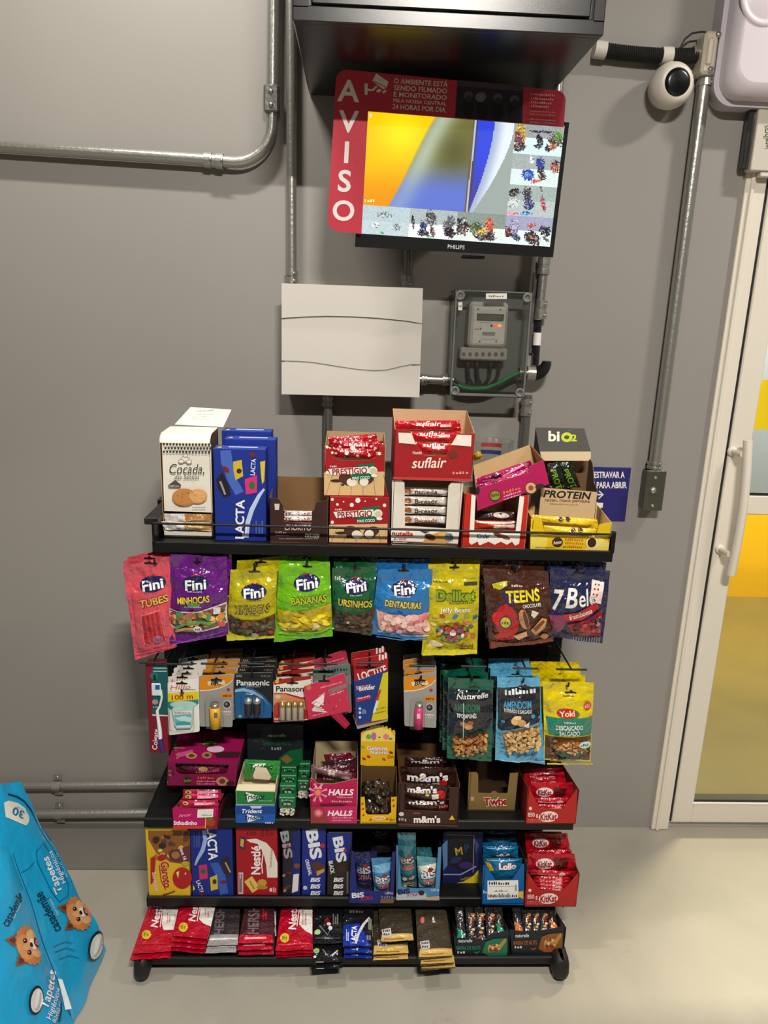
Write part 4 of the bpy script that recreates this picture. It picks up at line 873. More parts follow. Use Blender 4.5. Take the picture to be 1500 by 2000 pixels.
m = MB('plastic', tb); a, c_ = tb.at(297, 1358), tb.at(314, 1334); m.box((a.x, 1.566, a.z), (c_.x, 1.571, c_.z), (210, 222, 222), .002); m.pl = YP(1.566); m.k = 2; m.rect(303, 1338, 312, 1347, (40, 90, 170)); m.obj('bristle_head', t)
# dental floss cards
def a_fl(b):
    b.txt('Hillo', 352, 1342, 9, (208, 120, 110), w=40, rot=2, shear=.2); b.rect(355, 1346, 382, 1348, (140, 136, 130)); b.scrib(329, 356, 1350, 3, (190, 196, 210), -2)
    b.pp([(326, 1354), (388, 1350), (388, 1366), (326, 1371)], (246, 220, 20)); b.txt('100 m', 356, 1361, 10, (196, 66, 30), w=42, rot=4, bold=.06); b.pp([(326, 1371), (388, 1366), (388, 1374), (376, 1384), (370, 1378), (340, 1380), (336, 1388), (326, 1380)], (30, 150, 146)); b.ell(358, 1376, 26, 7, (180, 210, 200))
def x_fl(t, pl):
    m = MB('plastic'); y = Y3; s_ = lambda pts, yy: [P(u, v, yy) for u, v in pts]
    o1 = [(336, 1386), (377, 1384), (376, 1414), (372, 1422), (345, 1423), (341, 1416)]; m.prism(s_(o1, y - .010), (0, .0095, 0), (190, 216, 208), (150, 180, 176)); m.pl = YP(y - .010); m.k = 2
    m.pp([(338, 1390), (375, 1388), (373, 1394), (339, 1396)], (232, 232, 226)); m.scrib(341, 372, 1392, 4, (206, 120, 120)); m.pp([(339, 1397), (374, 1395), (372, 1418), (344, 1420)], (110, 190, 190)); m.pp([(340, 1402), (360, 1398), (374, 1402), (372, 1410), (352, 1408)], (206, 232, 230)); m.pp([(343, 1412), (360, 1408), (373, 1414), (371, 1419), (345, 1421)], (70, 170, 176)); m.pp([(344, 1417), (372, 1416), (371, 1420), (345, 1421)], (226, 236, 234)); m.obj('floss_box', t)
    blister(t, pl, 333, 1374, 379, 1426, .013)
f0 = cardthing('dental_floss_card', 'white dental floss card with yellow band, front of its hook', 'dental floss', [(325, 1334), (388, 1324), (390, 1429), (345, 1433) if 0 else (330, 1436)], (234, 230, 222), a_fl, 'white dental floss cards', hole=(355, 1335), extra=x_fl)
for i, (dx, dz, dy) in enumerate(((-.004, .004, .022), (.002, .002, .046), (.0, .003, .07), (.003, .003, .094), (.001, .004, .118))): copy_of(f0, (dx, dy, dz), 'white dental floss card, number %s behind the front card of its hook' % ('one', 'two', 'three', 'four', 'five')[i])
# lighters
def bic(cardq, hole, group, labels, u0, col, colt, lq, badge, y=Y3):
    TL, TR, BR, BL = cardq; w = TR[0] - TL[0]
    def art(b):
        L, R_ = TL[0], TR[0]; tv = TL[1]
        b.pp([(L + 1, tv + 30), (L + w * .3, tv + 29), (L + w * .6, tv + 25), (L + w * .85, tv + 17), (R_ - 1, tv + 8), (R_ - .6, tv + 2), (L + 2, tv + 2)], (232, 220, 190)); b.pp([(L + 1, tv + 28), (L + w * .3, tv + 27), (L + w * .6, tv + 23), (L + w * .85, tv + 15), (R_ - 1, tv + 6), (R_ - 1, tv + 1), (L + 2, tv + 1)], (238, 146, 12))
        b.pp([(L + w * .24, tv + 11), (L + w * .74, tv + 9), (L + w * .76, tv + 17), (L + w * .26, tv + 19)], (226, 206, 170)); b.txt('BIC', L + w * .5, tv + 14, 8, (60, 36, 20), w=w * .34, bold=.06, shear=.2); slot(b, L + w * .5, tv + 8)
        b.ell(R_ - 10, tv + 27, 3.4, 3, (190, 40, 50)); b.pp([(L + w * .62, badge), (R_ - 1, badge), (R_ - 1, badge + 9), (L + w * .66, badge + 9)], (240, 146, 20)); b.txt('MINI', R_ - 12, badge + 4.8, 5, (110, 60, 10), w=16, bold=.06)
        b.ell(R_ - 13, badge + 22, 8, 8, (190, 188, 184)); b.ell(R_ - 13, badge + 22, 6.4, 6.4, (40, 40, 40)); b.ell(R_ - 14, badge + 21, 2.4, 3, (120, 120, 120)); b.scrib(R_ - 22, R_ - 4, badge + 36, 3.4, (220, 218, 214)); b.scrib(R_ - 22, R_ - 6, badge + 41, 2.6, (200, 198, 194))
    def ex(t, pl):
        a, c = pl.at(lq[0], lq[3]), pl.at(lq[2], lq[1]); cx_ = (a.x + c.x) / 2; r = (c.x - a.x) / 2
        m = MB('plastic'); H_ = c.z - a.z; m.lathe((cx_, y - r * .75, a.z), (0, 0, 1), [(0, r * .8), (.001, r), (H_ * .86, r), (H_ * .87, r * .8)], col, 16); lg = m.obj('lighter', t)
        m = MB('steel'); m.lathe((cx_, y - r * .75, a.z + H_ * .86), (0, 0, 1), [(0, r * .84), (H_ * .16, r * .84), (H_ * .17, 0)], (170, 160, 150), 14); m.obj('lighter_hood', lg, origin=ORG[t.name])
        m = MB('plastic', YP(y - r * 1.8)); m.k = 2; m.rect(lq[0] + 6, lq[3] - 25, lq[2] - 6, lq[3] - 15, colt); m.obj('lighter_label', lg, origin=ORG[t.name]); blister(t, pl, lq[0] - 9, lq[1] - 9, lq[2] + 5, lq[3] + 2, .015, .004)
    o = cardthing('lighter_card', labels[0], 'lighter', cardq, (150, 148, 144), art, group, hole=None, extra=ex)
    for i, lb in enumerate(labels[1:]): copy_of(o, (.004 + (.001 if i % 2 else -.001), .026 * (i + 1), .0035), lb)
bic([(389, 1320), (456, 1316), (454, 1420), (390, 1419)], None, 'lighter cards', ['grey and orange card holding a yellow lighter'] + ['lighter card number %s behind the yellow lighter card' % k for k in ('one', 'two', 'three', 'four', 'five')], 0, (238, 176, 16), (110, 104, 90), (412, 1371, 431, 1417), 1354)
bic([(788, 1321), (852, 1312), (852, 1422), (790, 1418)], None, 'lighter cards', ['grey and orange card holding a pink lighter'] + ['lighter card number %s behind the pink lighter card' % k for k in ('one', 'two', 'three', 'four')], 0, (214, 50, 120), (226, 190, 190), (808, 1372, 827, 1419), 1360)
# batteries
def bat(t, y, u0, v0, u1, v1, n, col, tip, name='battery'):
    pl = YP(y)
    for i in range(n):
        uu = u0 + (u1 - u0) * (i + .5) / n; a, c = pl.at(uu, v1), pl.at(uu, v0); r = (pl.at(u1, v0).x - pl.at(u0, v0).x) / n / 2 * .92
        H_ = c.z - a.z; m = MB('plastic'); m.lathe((a.x, y - r, a.z), (0, 0, 1), [(0, r * .9), (.0008, r), (H_ * .72, r)], col, 14); k = m.obj(name, t); m = MB('steel'); m.lathe((a.x, y - r, a.z), (0, 0, 1), [(H_ * .72, r), (H_ * .95, r), (H_ * .96, r * .35), (H_, r * .35), (H_, 0)], tip, 14); m.obj('battery_cap', k, origin=ORG[t.name])
def a_pb(b):
    b.pp([(459, 1345), (475, 1341), (495, 1345), (515, 1358), (530, 1376), (530, 1402), (460, 1402)], (24, 96, 156)); b.pp([(459, 1347), (475, 1344), (495, 1349), (512, 1360), (527, 1380), (515, 1366), (495, 1355), (475, 1350), (459, 1352)], (150, 180, 200)); b.txt('Panasonic', 494, 1333, 11, (220, 220, 216), w=64, rot=0, bold=.05); b.scrib(481, 510, 1341, 2.5, (150, 150, 150)); b.txt('AAA', 467, 1320, 5, (170, 160, 130), w=12); b.scrib(510, 528, 1320, 3, (150, 130, 80)); b.ell(469, 1399, 4, 3, (90, 170, 170)); b.scrib(486, 510, 1399, 2, (120, 170, 200))
o = cardthing('battery_card', 'black and blue card of slim batteries, front of its hook', 'batteries', [(458, 1315), (532, 1313), (530, 1403), (459, 1404)], (28, 28, 30), a_pb, 'battery cards', hole=(494, 1324), extra=lambda t, pl: (bat(t, Y3 - .001, 478, 1359, 511, 1391, 2, (40, 40, 46), (170, 176, 180)), blister(t, pl, 473, 1350, 516, 1396, .012)))
for i in range(5): copy_of(o, (.004, .025 * (i + 1), .003), 'black battery card number %s behind the blue front card' % ('one', 'two', 'three', 'four', 'five')[i])
def a_pr(b):
    b.pp([(535, 1329), (575, 1322), (608, 1320), (608, 1326), (535, 1338)], (170, 40, 30)); b.ell(541, 1331, 4, 4, (236, 180, 50)); b.txt('Panasonic', 572, 1345, 11, (30, 28, 30), w=66, bold=.05); b.pp([(535, 1353), (560, 1354), (590, 1362), (606, 1360), (605, 1404), (534, 1410)], (190, 40, 34)); b.pp([(535, 1355), (556, 1356), (590, 1366), (604, 1366), (604, 1390), (570, 1372), (540, 1372), (534, 1380)], (226, 150, 100)); b.rect(538, 1372, 544, 1395, (206, 60, 40)); b.ell(543, 1361, 5, 4, (210, 200, 160)); b.scrib(536, 548, 1404, 4, (230, 210, 180))
o = cardthing('battery_card', 'white and red card of four batteries beside the pink cards', 'batteries', [(534, 1330), (608, 1322), (604, 1406), (534, 1411)], (226, 220, 210), a_pr, 'battery cards', hole=(571, 1334), extra=lambda t, pl: (bat(t, Y3 - .001, 546, 1368, 594, 1402, 4, (176, 168, 150), (190, 170, 110)), blister(t, pl, 544, 1363, 597, 1405, .014)))
for i in range(4): copy_of(o, (.004, .03 * (i + 1), .004), 'red battery card number %s behind the front red battery card' % ('one', 'two', 'three', 'four')[i])
# pink cards and tail
def a_pk(b):
    b.ell(603, 1343, 5, 5, (226, 120, 60)); slot(b, 633, 1330); b.scrib(626, 670, 1343, 3, (230, 170, 180), 15); b.pp([(640, 1347), (676, 1334), (678, 1342), (644, 1356)], (150, 110, 116)); b.scrib(645, 672, 1357, 3, (236, 190, 196), 18)
    for i in range(6): b.line([(609 + i * 1.5, 1374 - i), (632, 1356 + i * 4.2)], 2.6, (226, 214, 210))
    for i in range(5): b.line([(610, 1388 - i * .5), (637 - i * 4, 1390 - i * 4)], 2.2, (220, 206, 204))
    b.pp([(612, 1376), (634, 1352), (632, 1372), (622, 1380)], (232, 222, 218)); b.blobs(596, 1350, 682, 1396, 26, .7, 1.6, [(250, 150, 160), (176, 30, 60)]); b.scrib(610, 640, 1398, 2.4, (236, 160, 170), 14)
o = cardthing('hair_clip_card', 'bright pink card tilted in front of the red batteries', 'pink card', [(592, 1341), (672, 1314), (686, 1388), (603, 1406)], (208, 50, 82), a_pk, 'pink cards', y=1.574)
copy_of(o, (.002, .10, .012), 'bright pink card at the back of the tilted pink card hook')
b = MB('card', YP(1.5755)); b.prism([b.pl.at(u, v) for u, v in ((636, 1388), (652, 1376), (684, 1414), (674, 1424))], (0, .001, 0), (176, 20, 66)); b.k = 2; b.line([(644, 1384), (678, 1418)], 3, (190, 40, 84)); tag(b.obj('card_tag'), 'crimson paper strip hanging below the tilted pink card', 'paper strip')
o = cardthing('grey_hair_card', 'grey green card behind the tilted pink card', 'grey card', [(612, 1306), (684, 1296), (687, 1392), (614, 1400)], (104, 118, 110), lambda b: (b.scrib(640, 682, 1310, 6, (30, 70, 66), 6), b.scrib(640, 680, 1322, 5, (50, 80, 76), 6), b.pp([(613, 1328), (685, 1318), (686, 1336), (613, 1346)], (140, 120, 120))), 'pink cards', y=1.60, mat='card', hole=(633, 1312))
# glue
def a_gl(b):
    b.txt('LOCTITE', 727, 1314, 15, (236, 228, 222), w=58, rot=17, bold=.06); b.scrib(740, 757, 1284, 12, (230, 220, 214), 18); b.pp([(691, 1332), (757, 1308), (757, 1330), (728, 1408), (697, 1416)], (26, 62, 138)); b.pp([(748, 1315), (758, 1312), (757, 1404), (725, 1409)], (222, 206, 30)); b.txt('super', 710, 1340, 10, (226, 150, 150), w=30, rot=8, bold=.04); b.txt('Bonder', 717, 1343, 9, (230, 230, 230), w=32, rot=8, bold=.05, out=(180, 40, 40), ow=.04)
    b.pp([(696, 1364), (724, 1357), (725, 1364), (697, 1371)], (206, 40, 40)); b.scrib(699, 723, 1364, 3, (240, 210, 210), 12); b.pp([(733, 1368), (741, 1348), (745, 1346), (738, 1370)], (200, 40, 40)); b.pp([(728, 1392), (735, 1368), (740, 1369), (733, 1392)], (214, 220, 230))
    for v in (1384, 1392, 1401): b.ell(703, v, 2.6, 2.6, (190, 206, 226))
    b.scrib(708, 716, 1388, 12, (150, 170, 200)); b.scrib(735, 754, 1385, 3, (140, 110, 20), 14); b.scrib(733, 754, 1393, 3, (140, 110, 20), 14)
o = cardthing('glue_card', 'red and blue glue card with a yellow corner', 'glue', [(690, 1288), (758, 1277), (757, 1405), (696, 1418)], (176, 26, 34), a_gl, 'cards on the lower hooks', hole=(722, 1303))
b = MB('plastic', YP(1.5862)); b.prism([b.pl.at(u, v) for u, v in ((694, 1412), (758, 1398), (757, 1409), (698, 1424))], (0, .006, 0), (150, 150, 146)); b.obj('blister_edge', o)
copy_of(o, (-.006, .03, .002), 'glue card behind the front red and blue glue card')
# nut bags
NG = 'nut bags on the lower hooks'
def nuts(b, pts, base, cols, n, r0, r1):
    b.pp(pts, base); us = [p[0] for p in pts]; vs = [p[1] for p in pts]
    def inside(u, v):
        c = False
        for i in range(len(pts)):
            (x1, y1), (x2, y2) = pts[i], pts[i - 1]
            if (y1 > v) != (y2 > v) and u < (x2 - x1) * (v - y1) / (y2 - y1) + x1: c = not c
        return c
    k = 0; done = []
    for _ in range(n * 12):
        u, v = b.rnd.uniform(min(us), max(us)), b.rnd.uniform(min(vs), max(vs))
        if inside(u - r1 * .6, v) and inside(u + r1 * .6, v) and inside(u, v - r1 * .5) and inside(u, v + r1 * .5) and all((u - a) ** 2 + (v - c) ** 2 > (r0 * 1.15) ** 2 for a, c in done):
            r = b.rnd.uniform(r0, r1); rot = b.rnd.uniform(0, 180); b.ell(u, v, r, r * .78, b.rnd.choice(cols), rot, 9); done.append((u, v)); k += 1
            if k >= n: break
def a_g1(b):
    b.pp([(876, 1344), (962, 1348), (963, 1400), (955, 1422), (930, 1424), (880, 1434), (872, 1440)], (30, 34, 44)); b.txt('Naturelle', 922, 1357, 10, (226, 226, 220), w=62, rot=3, shear=.2, bold=.03); b.txt('AMENDOIM', 911, 1378, 14, (26, 118, 92), w=50, bold=.06); b.txt('TIPO JAPONÊS', 910, 1393, 8, (222, 220, 210), w=38, bold=.05)
    b.ell(906, 1410, 9, 5, (190, 130, 80), -20); b.ell(914, 1414, 8, 5, (214, 160, 100), 10); b.ell(917, 1406, 6, 4, (160, 90, 50), -10)
    nuts(b, [(882, 1434), (905, 1432), (946, 1424), (951, 1425), (951, 1462), (930, 1464), (886, 1471), (883, 1462)], (96, 44, 18), [(206, 140, 66), (220, 160, 84), (190, 116, 50), (230, 178, 104), (176, 100, 44)], 120, 2.6, 4.2)
    b.line([(902, 1362), (901, 1428)], 1.2, (190, 200, 196)); slot(b, 924, 1333)
bag('nut_bag', 'dark teal bag of coated peanuts, front of its hook', [(875, 1323), (964, 1328), (960, 1487), (873, 1481)], (16, 98, 76), a_g1, NG, T=.013, y=Y3, seals=(.13, .06, .03, .03), seed=21, cat='nut bag', behind=[(-.008, .004, .03, 'dark teal nut bag, second on its hook'), (-.012, .006, .06, 'dark teal nut bag, third on its hook'), (-.004, .01, .09, 'dark teal nut bag at the back of its hook')])
def a_g2(b):
    b.pp([(971, 1342), (1054, 1340), (1056, 1400), (1052, 1408), (1010, 1416), (980, 1424), (972, 1422)], (32, 34, 44)); b.scrib(985, 1048, 1350, 10, (214, 220, 224), 4, 9); b.txt('AMENDOIM', 1009, 1372, 14, (70, 160, 210), w=54, rot=1, bold=.06); b.txt('TORRADO E SALGADO', 1010, 1384, 7, (226, 226, 220), w=54, rot=-2, bold=.05)
    b.ell(1006, 1402, 10, 8, (222, 180, 120), 20); b.ell(1016, 1406, 9, 7, (206, 160, 96), -10); b.ell(1008, 1396, 8, 4, (236, 200, 150), 10); b.pp([(1020, 1412), (1032, 1404), (1030, 1416)], (230, 226, 216)); b.ell(1039, 1394, 4, 4, (70, 160, 200)); b.ell(981, 1405, 4, 3, (60, 130, 180))
    nuts(b, [(979, 1428), (1010, 1418), (1050, 1412), (1054, 1440), (1054, 1454), (1030, 1459), (990, 1468), (985, 1450)], (150, 96, 40), [(232, 196, 130), (222, 180, 110), (240, 208, 150), (206, 160, 92), (226, 188, 124)], 90, 3.2, 5.2)
    b.scrib(977, 987, 1443, 3, (20, 60, 120)); b.scrib(976, 986, 1450, 3, (20, 60, 120)); b.txt('150 g', 1036, 1471, 7, (30, 60, 110), w=18, bold=.05); b.line([(975, 1476), (1010, 1480), (1060, 1478)], 1.2, (190, 226, 244)); slot(b, 1022, 1334)
bag('nut_bag', 'light blue bag of salted peanuts, front of its hook', [(971, 1323), (1054, 1323), (1064, 1492), (967, 1485)], (96, 176, 216), a_g2, NG, T=.014, y=Y3, seals=(.1, .07, .03, .03), seed=22, cat='nut bag', behind=[(.004, -.006, .022, 'light blue peanut bag showing its lower edge behind the front one'), (-.008, .004, .05, 'light blue peanut bag, third on its hook'), (-.008, .01, .08, 'light blue peanut bag at the back of its hook')])
def a_g3(b):
    b.pp([(1065, 1397), (1157, 1399), (1155, 1433), (1070, 1432)], (24, 138, 116)); b.ell(1108, 1390, 22, 10, (60, 140, 60), -4); b.ell(1105, 1389, 20, 9.5, (196, 40, 26), -4); b.txt('Yoki', 1105, 1389, 11, (250, 226, 200), w=30, rot=4, bold=.06); b.scrib(1099, 1122, 1406, 3, (220, 230, 220)); b.txt('DESCASCADO', 1110, 1416, 9, (240, 240, 232), w=53, bold=.06); b.txt('SALGADO', 1110, 1427, 9, (240, 240, 232), w=40, bold=.06); b.ell(1146, 1376, 8, 8, (206, 60, 70)); b.scrib(1140, 1152, 1376, 8, (240, 170, 150))
    b.pp([(1065, 1434), (1154, 1434), (1151, 1483), (1064, 1480)], (96, 60, 40)); b.blobs(1068, 1440, 1150, 1478, 50, 2.6, 4.5, [(120, 76, 50), (150, 100, 70), (84, 50, 34), (170, 120, 90)])
    b.pp([(1077, 1448), (1145, 1448), (1140, 1466), (1125, 1473), (1098, 1473), (1082, 1464)], (20, 96, 82)); nuts(b, [(1076, 1448), (1090, 1440), (1110, 1436), (1132, 1440), (1146, 1450), (1140, 1460), (1112, 1464), (1084, 1458)], (140, 80, 40), [(222, 176, 110), (200, 140, 76), (232, 192, 130), (180, 110, 60)], 60, 2.2, 3.6); b.ell(1136, 1442, 12, 7, (190, 220, 206)); b.scrib(1127, 1145, 1442, 5, (40, 110, 90))
    b.rect(1064, 1480, 1152, 1483, (226, 206, 30)); slot(b, 1110, 1344)
bag('nut_bag', 'bright yellow and green bag of peanuts, front of its hook', [(1060, 1331), (1160, 1333), (1153, 1487), (1063, 1484)], (238, 214, 12), a_g3, NG, T=.013, y=Y3, seals=(.14, .03, .03, .03), seed=23, cat='nut bag', behind=[(-.012, .004, .03, 'bright yellow peanut bag, second on its hook'), (-.016, .010, .06, 'bright yellow peanut bag, third on its hook'), (-.01, .008, .09, 'bright yellow peanut bag at the back of its hook')])
# ================================================================== BOXES ON THE TOP TRAY
TG, RED1, REDB = 'boxes on the top tray', (176, 22, 30), (196, 24, 36)
def bar(name, label, quad, y, col, art=None, T=.009, group=None, seals=(.03, .03, .09, .09), mat='foil', seed=1, cat='chocolate bar', wr=.6, pl=None, back=.6, nx=18, nz=8):
    b = pillow(quad, pl or YP(y), T, col, art, seals, mat=mat, wr=wr, nx=nx, nz=nz, seed=seed, back=back); return tag(b.obj(name), label, cat, group)
def bt(name, b, label, cat='snack box', group=None): return tag(b.obj(name), label, cat, group)
ZF = 1.0412
# white cookie box
Yc = 1.642; b = MB('card', YP(Yc)); fp = [(316, 866), (412, 868), (415, 1001), (321, 998)]; A, B = P(320, 1048, Yc), P(415, 1048, Yc); x0, x1 = A.x, B.x; D = .1; CWH = (232, 226, 212); SD = (92, 74, 60)
zt, zs_, zb1 = P(364, 866, Yc).z, P(364, 1000, Yc).z, P(364, 1037, Yc).z
k = thing('cookie_box', 'tall white cookie box with an opening at its foot and its lid flap up', 'snack box', ((x0 + x1) / 2, Yc + D / 2, ZF), TG)
b.prism([P(u, v, Yc) for u, v in fp], (0, .0012, 0), CWH, KRAFT)
b.box((x0, Yc, ZF), (x1, Yc + .0012, zb1), CWH); b.box((x0, Yc + D, ZF), (x1, Yc + D + .0012, zt + .02), KRAFT); b.box((x0, Yc, ZF), (x1, Yc + D, ZF + .001), KRAFT)
arcp = [(Yc + .028 * (1 - math.cos(PI / 2 * i / 6)), zt + .020 * math.sin(PI / 2 * i / 6)) for i in range(7)]
sp_ = [(Yc, ZF)] + arcp + [(Yc + D, zt + .022), (Yc + D, ZF)]
for x, o in ((x0, 1), (x1, -1)): b.prism([(x, y, z) for y, z in sp_], (o * .0012, 0, 0), SD, KRAFTD, KRAFT)
top = arcp + [(Yc + D, zt + .022)]; b.add([(x, y, z) for x in (x0 - .0005, x1 + .0005) for y, z in top], [(i, i + 1, len(top) + i + 1, len(top) + i) for i in range(len(top) - 1)], CWH, True)
b.k = 3; DK_ = (50, 46, 44); b.rect(317, 866, 411, 868, (220, 212, 198))
for i in range(15):
    for j in range(3): u, v = 320 + i * 6.3 + (3 if j % 2 else 0), 868 + j * 7.2; b.ell(u, v, 2.1, 2.4, DK_, 0, 8); b.line([(u - 2.6, v + 3.4), (u, v + 5.4), (u + 2.6, v + 3.4)], .8, (110, 104, 98))
for r, u, v in ((8, 361, 897), (6, 354, 901), (6, 369, 902), (5, 362, 890)): b.ell(u, v, r, r * .7, (120, 114, 106)); b.ell(u, v, r - 1, r * .7 - .9, CWH)
b.txt('Cocada,', 365, 915, 20, DK_, w=68, shear=.2, bold=-.008); b.txt('das Senhas', 365, 931, 9, (90, 84, 80), w=48, shear=.2, bold=-.005)
b.pp([(328, 948), (336, 942), (342, 937), (349, 943), (354, 947), (352, 952), (330, 952)], (80, 74, 70)); b.scrib(331, 351, 949, 3, (200, 190, 180))
b.ell(360, 971, 24, 17, (196, 130, 70)); b.ell(386, 969, 19, 14, (222, 164, 96)); b.ell(359, 970, 22, 15, (206, 140, 78)); b.ell(386, 968, 17, 12.4, (230, 176, 110))
b.blobs(345, 961, 376, 980, 16, .8, 2, [(180, 112, 56), (224, 164, 100)]); b.blobs(378, 962, 398, 976, 10, .8, 1.8, [(206, 146, 84), (244, 200, 140)]); b.scrib(376, 402, 991, 2.4, (110, 104, 98)); b.obj('carton', k)
m = MB('card'); fl = [P(341, 829, Yc + D), P(436, 834, Yc + D), P(452, 800, Yc + D + .02), P(372, 795, Yc + D + .02)]; m.prism(fl, (0, .0012, 0), CWH, KRAFT); m.pl = YP(Yc + D - .001); m.k = 4; m.scrib(385, 420, 803, 3, (170, 164, 154), 3); m.scrib(375, 410, 815, 2.4, (180, 174, 164), 3); m.obj('lid_flap', k)
def ck(b): b.pp([(366, 1003 - 3), (414, 1003), (414, 1037), (366, 1037)], (190, 140, 76)) if 0 else None
def ck1(b): b.pp([(360, 1003), (412, 1004), (413, 1019), (366, 1019)], (190, 136, 72)); b.line([(370, 1014), (410, 1012)], 2.4, (226, 190, 120))
def ck2(b): b.pp([(358, 1019), (411, 1022), (413, 1035), (366, 1036)], (196, 142, 72)); b.line([(372, 1027), (404, 1029)], 2.4, (230, 196, 126))
bar('cookie_packet', 'white and gold cookie packet, upper one in the white box opening', [(319, 1003), (412, 1004), (413, 1020), (323, 1019)], Yc + .008, (222, 218, 210), ck1, T=.007, mat='foil', group='cookie packets', cat='cookie packet', back=3)
bar('cookie_packet', 'white and gold cookie packet poking out below the other one', [(313, 1018), (411, 1021), (413, 1037), (323, 1035)], Yc - .004, (220, 216, 208), ck2, T=.007, mat='foil', group='cookie packets', cat='cookie packet', back=3)
# three blue chocolate boxes
LB = (26, 52, 152)
def a_lac(b):
    b.k = 2
    b.pp([(430, 880), (451, 879), (455, 910), (462, 935), (476, 960), (460, 967), (445, 940), (432, 905)], (74, 108, 196)); b.txt('LACTA', 468, 1014, 17, (240, 240, 244), w=76, rot=89, bold=.06)
    b.line([(482, 1050), (484, 1020), (492, 995), (506, 968), (516, 955)], [7, 9, 9, 7, 4], (190, 206, 236)); b.line([(478, 1050), (480, 1040), (481, 1025)], 3, (236, 240, 246))
    b.pp([(422, 938), (434, 922), (448, 950), (450, 968), (437, 972), (426, 955)], (30, 24, 30)); b.line([(430, 940), (440, 966)], 4, (150, 146, 150)); b.ell(441, 917, 8, 5, (120, 40, 44), -40)
    b.pp([(455, 902), (472, 898), (475, 930), (460, 938), (456, 920)], (222, 190, 50)); b.ell(467, 920, 5, 5, (50, 40, 60)); b.pp([(478, 936), (502, 928), (502, 962), (480, 966)], (226, 50, 130)); b.ell(492, 948, 6, 8, (60, 110, 50)); b.txt('LACTA', 494, 912, 9, (220, 224, 236), w=32, rot=86, bold=.05); b.ell(493, 888, 6, 5, (110, 40, 44))
    b.pp([(508, 902), (518, 900), (516, 940), (512, 946), (510, 930)], (226, 204, 60)); b.scrib(499, 516, 1030, 26, (70, 96, 180), 0, 3)
y = 1.628
for i, (u0, u1, vt, lb) in enumerate(((421, 520, 877, 'front blue chocolate box with sideways white lettering'), (443, 539, 858, 'blue chocolate box in the middle behind the front blue box'), (438, 531, 842, 'blue chocolate box at the back of the row of three'))):
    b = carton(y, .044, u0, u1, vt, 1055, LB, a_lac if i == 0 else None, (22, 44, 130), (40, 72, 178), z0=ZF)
    zt = b.dim[3]; b.pl = ZP(zt + .0008); b.k = 2
    X0, X1 = b.dim[0], b.dim[1]
    b.box((X0 + .03, y + .018, zt), (X1 - .02, y + .028, zt + .0006), (196, 204, 226)); b.add([(X0 + .006, y + .006, zt + .0007), (X0 + .018, y + .006, zt + .0007), (X0 + .013, y + .024, zt + .0007)], [(0, 1, 2)], (236, 226, 60))
    bt('chocolate_box', b, lb, 'chocolate box', 'blue chocolate boxes on the top tray'); y += .047
# dark brown open box
DB = (58, 34, 30)
def a_db(b):
    b.k = 20; b.txt('CHOKITO', 582, 1030, 11, (210, 190, 184), w=52, shear=.2, rot=-1, bold=.05); b.pp([(536, 984), (546, 984), (545, 996), (537, 996)], (210, 200, 190)); b.scrib(538, 560, 1040, 4, (190, 180, 170)); b.scrib(538, 565, 1046, 2, (140, 126, 120)); b.scrib(545, 622, 1052, 2.4, (150, 136, 128)); b.pp([(596, 1042), (624, 1043), (623, 1050), (596, 1049)], (190, 180, 172)); b.scrib(598, 622, 1046, 5, DB)
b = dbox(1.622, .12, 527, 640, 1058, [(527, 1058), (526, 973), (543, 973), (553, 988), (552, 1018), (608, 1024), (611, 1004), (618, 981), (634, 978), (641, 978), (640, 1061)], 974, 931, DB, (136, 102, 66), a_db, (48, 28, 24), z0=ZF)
bt('display_box', b, 'half empty dark brown display box beside the blue chocolate boxes', group=TG)
def w_db(u0, u1, v):
    def f(b): b.pp([(u0 + 3, v), (u1 - 2, v + 1), (u1 - 2, v + 9), (u0 + 3, v + 8)], (214, 206, 200)); b.scrib(u0 + 6, u1 - 5, v + 4.5, 6, (110, 60, 60)); b.line([(u0 + 3, v + 10), (u1 - 3, v + 10.5)], 1.6, (190, 50, 60))
    return f
for i, (v, y, w) in enumerate(((997, 1.66, 'rear'), (1007, 1.635, 'front'))): bar('wrapped_bar', 'white and red lettered bar, %s one of two in the dark brown box' % w, [(550, v), (613, v + 1), (613, v + 13), (550, v + 13)], y, (80, 40, 36), w_db(552, 611, v), T=.006, group='bars in the dark brown box', back=2)
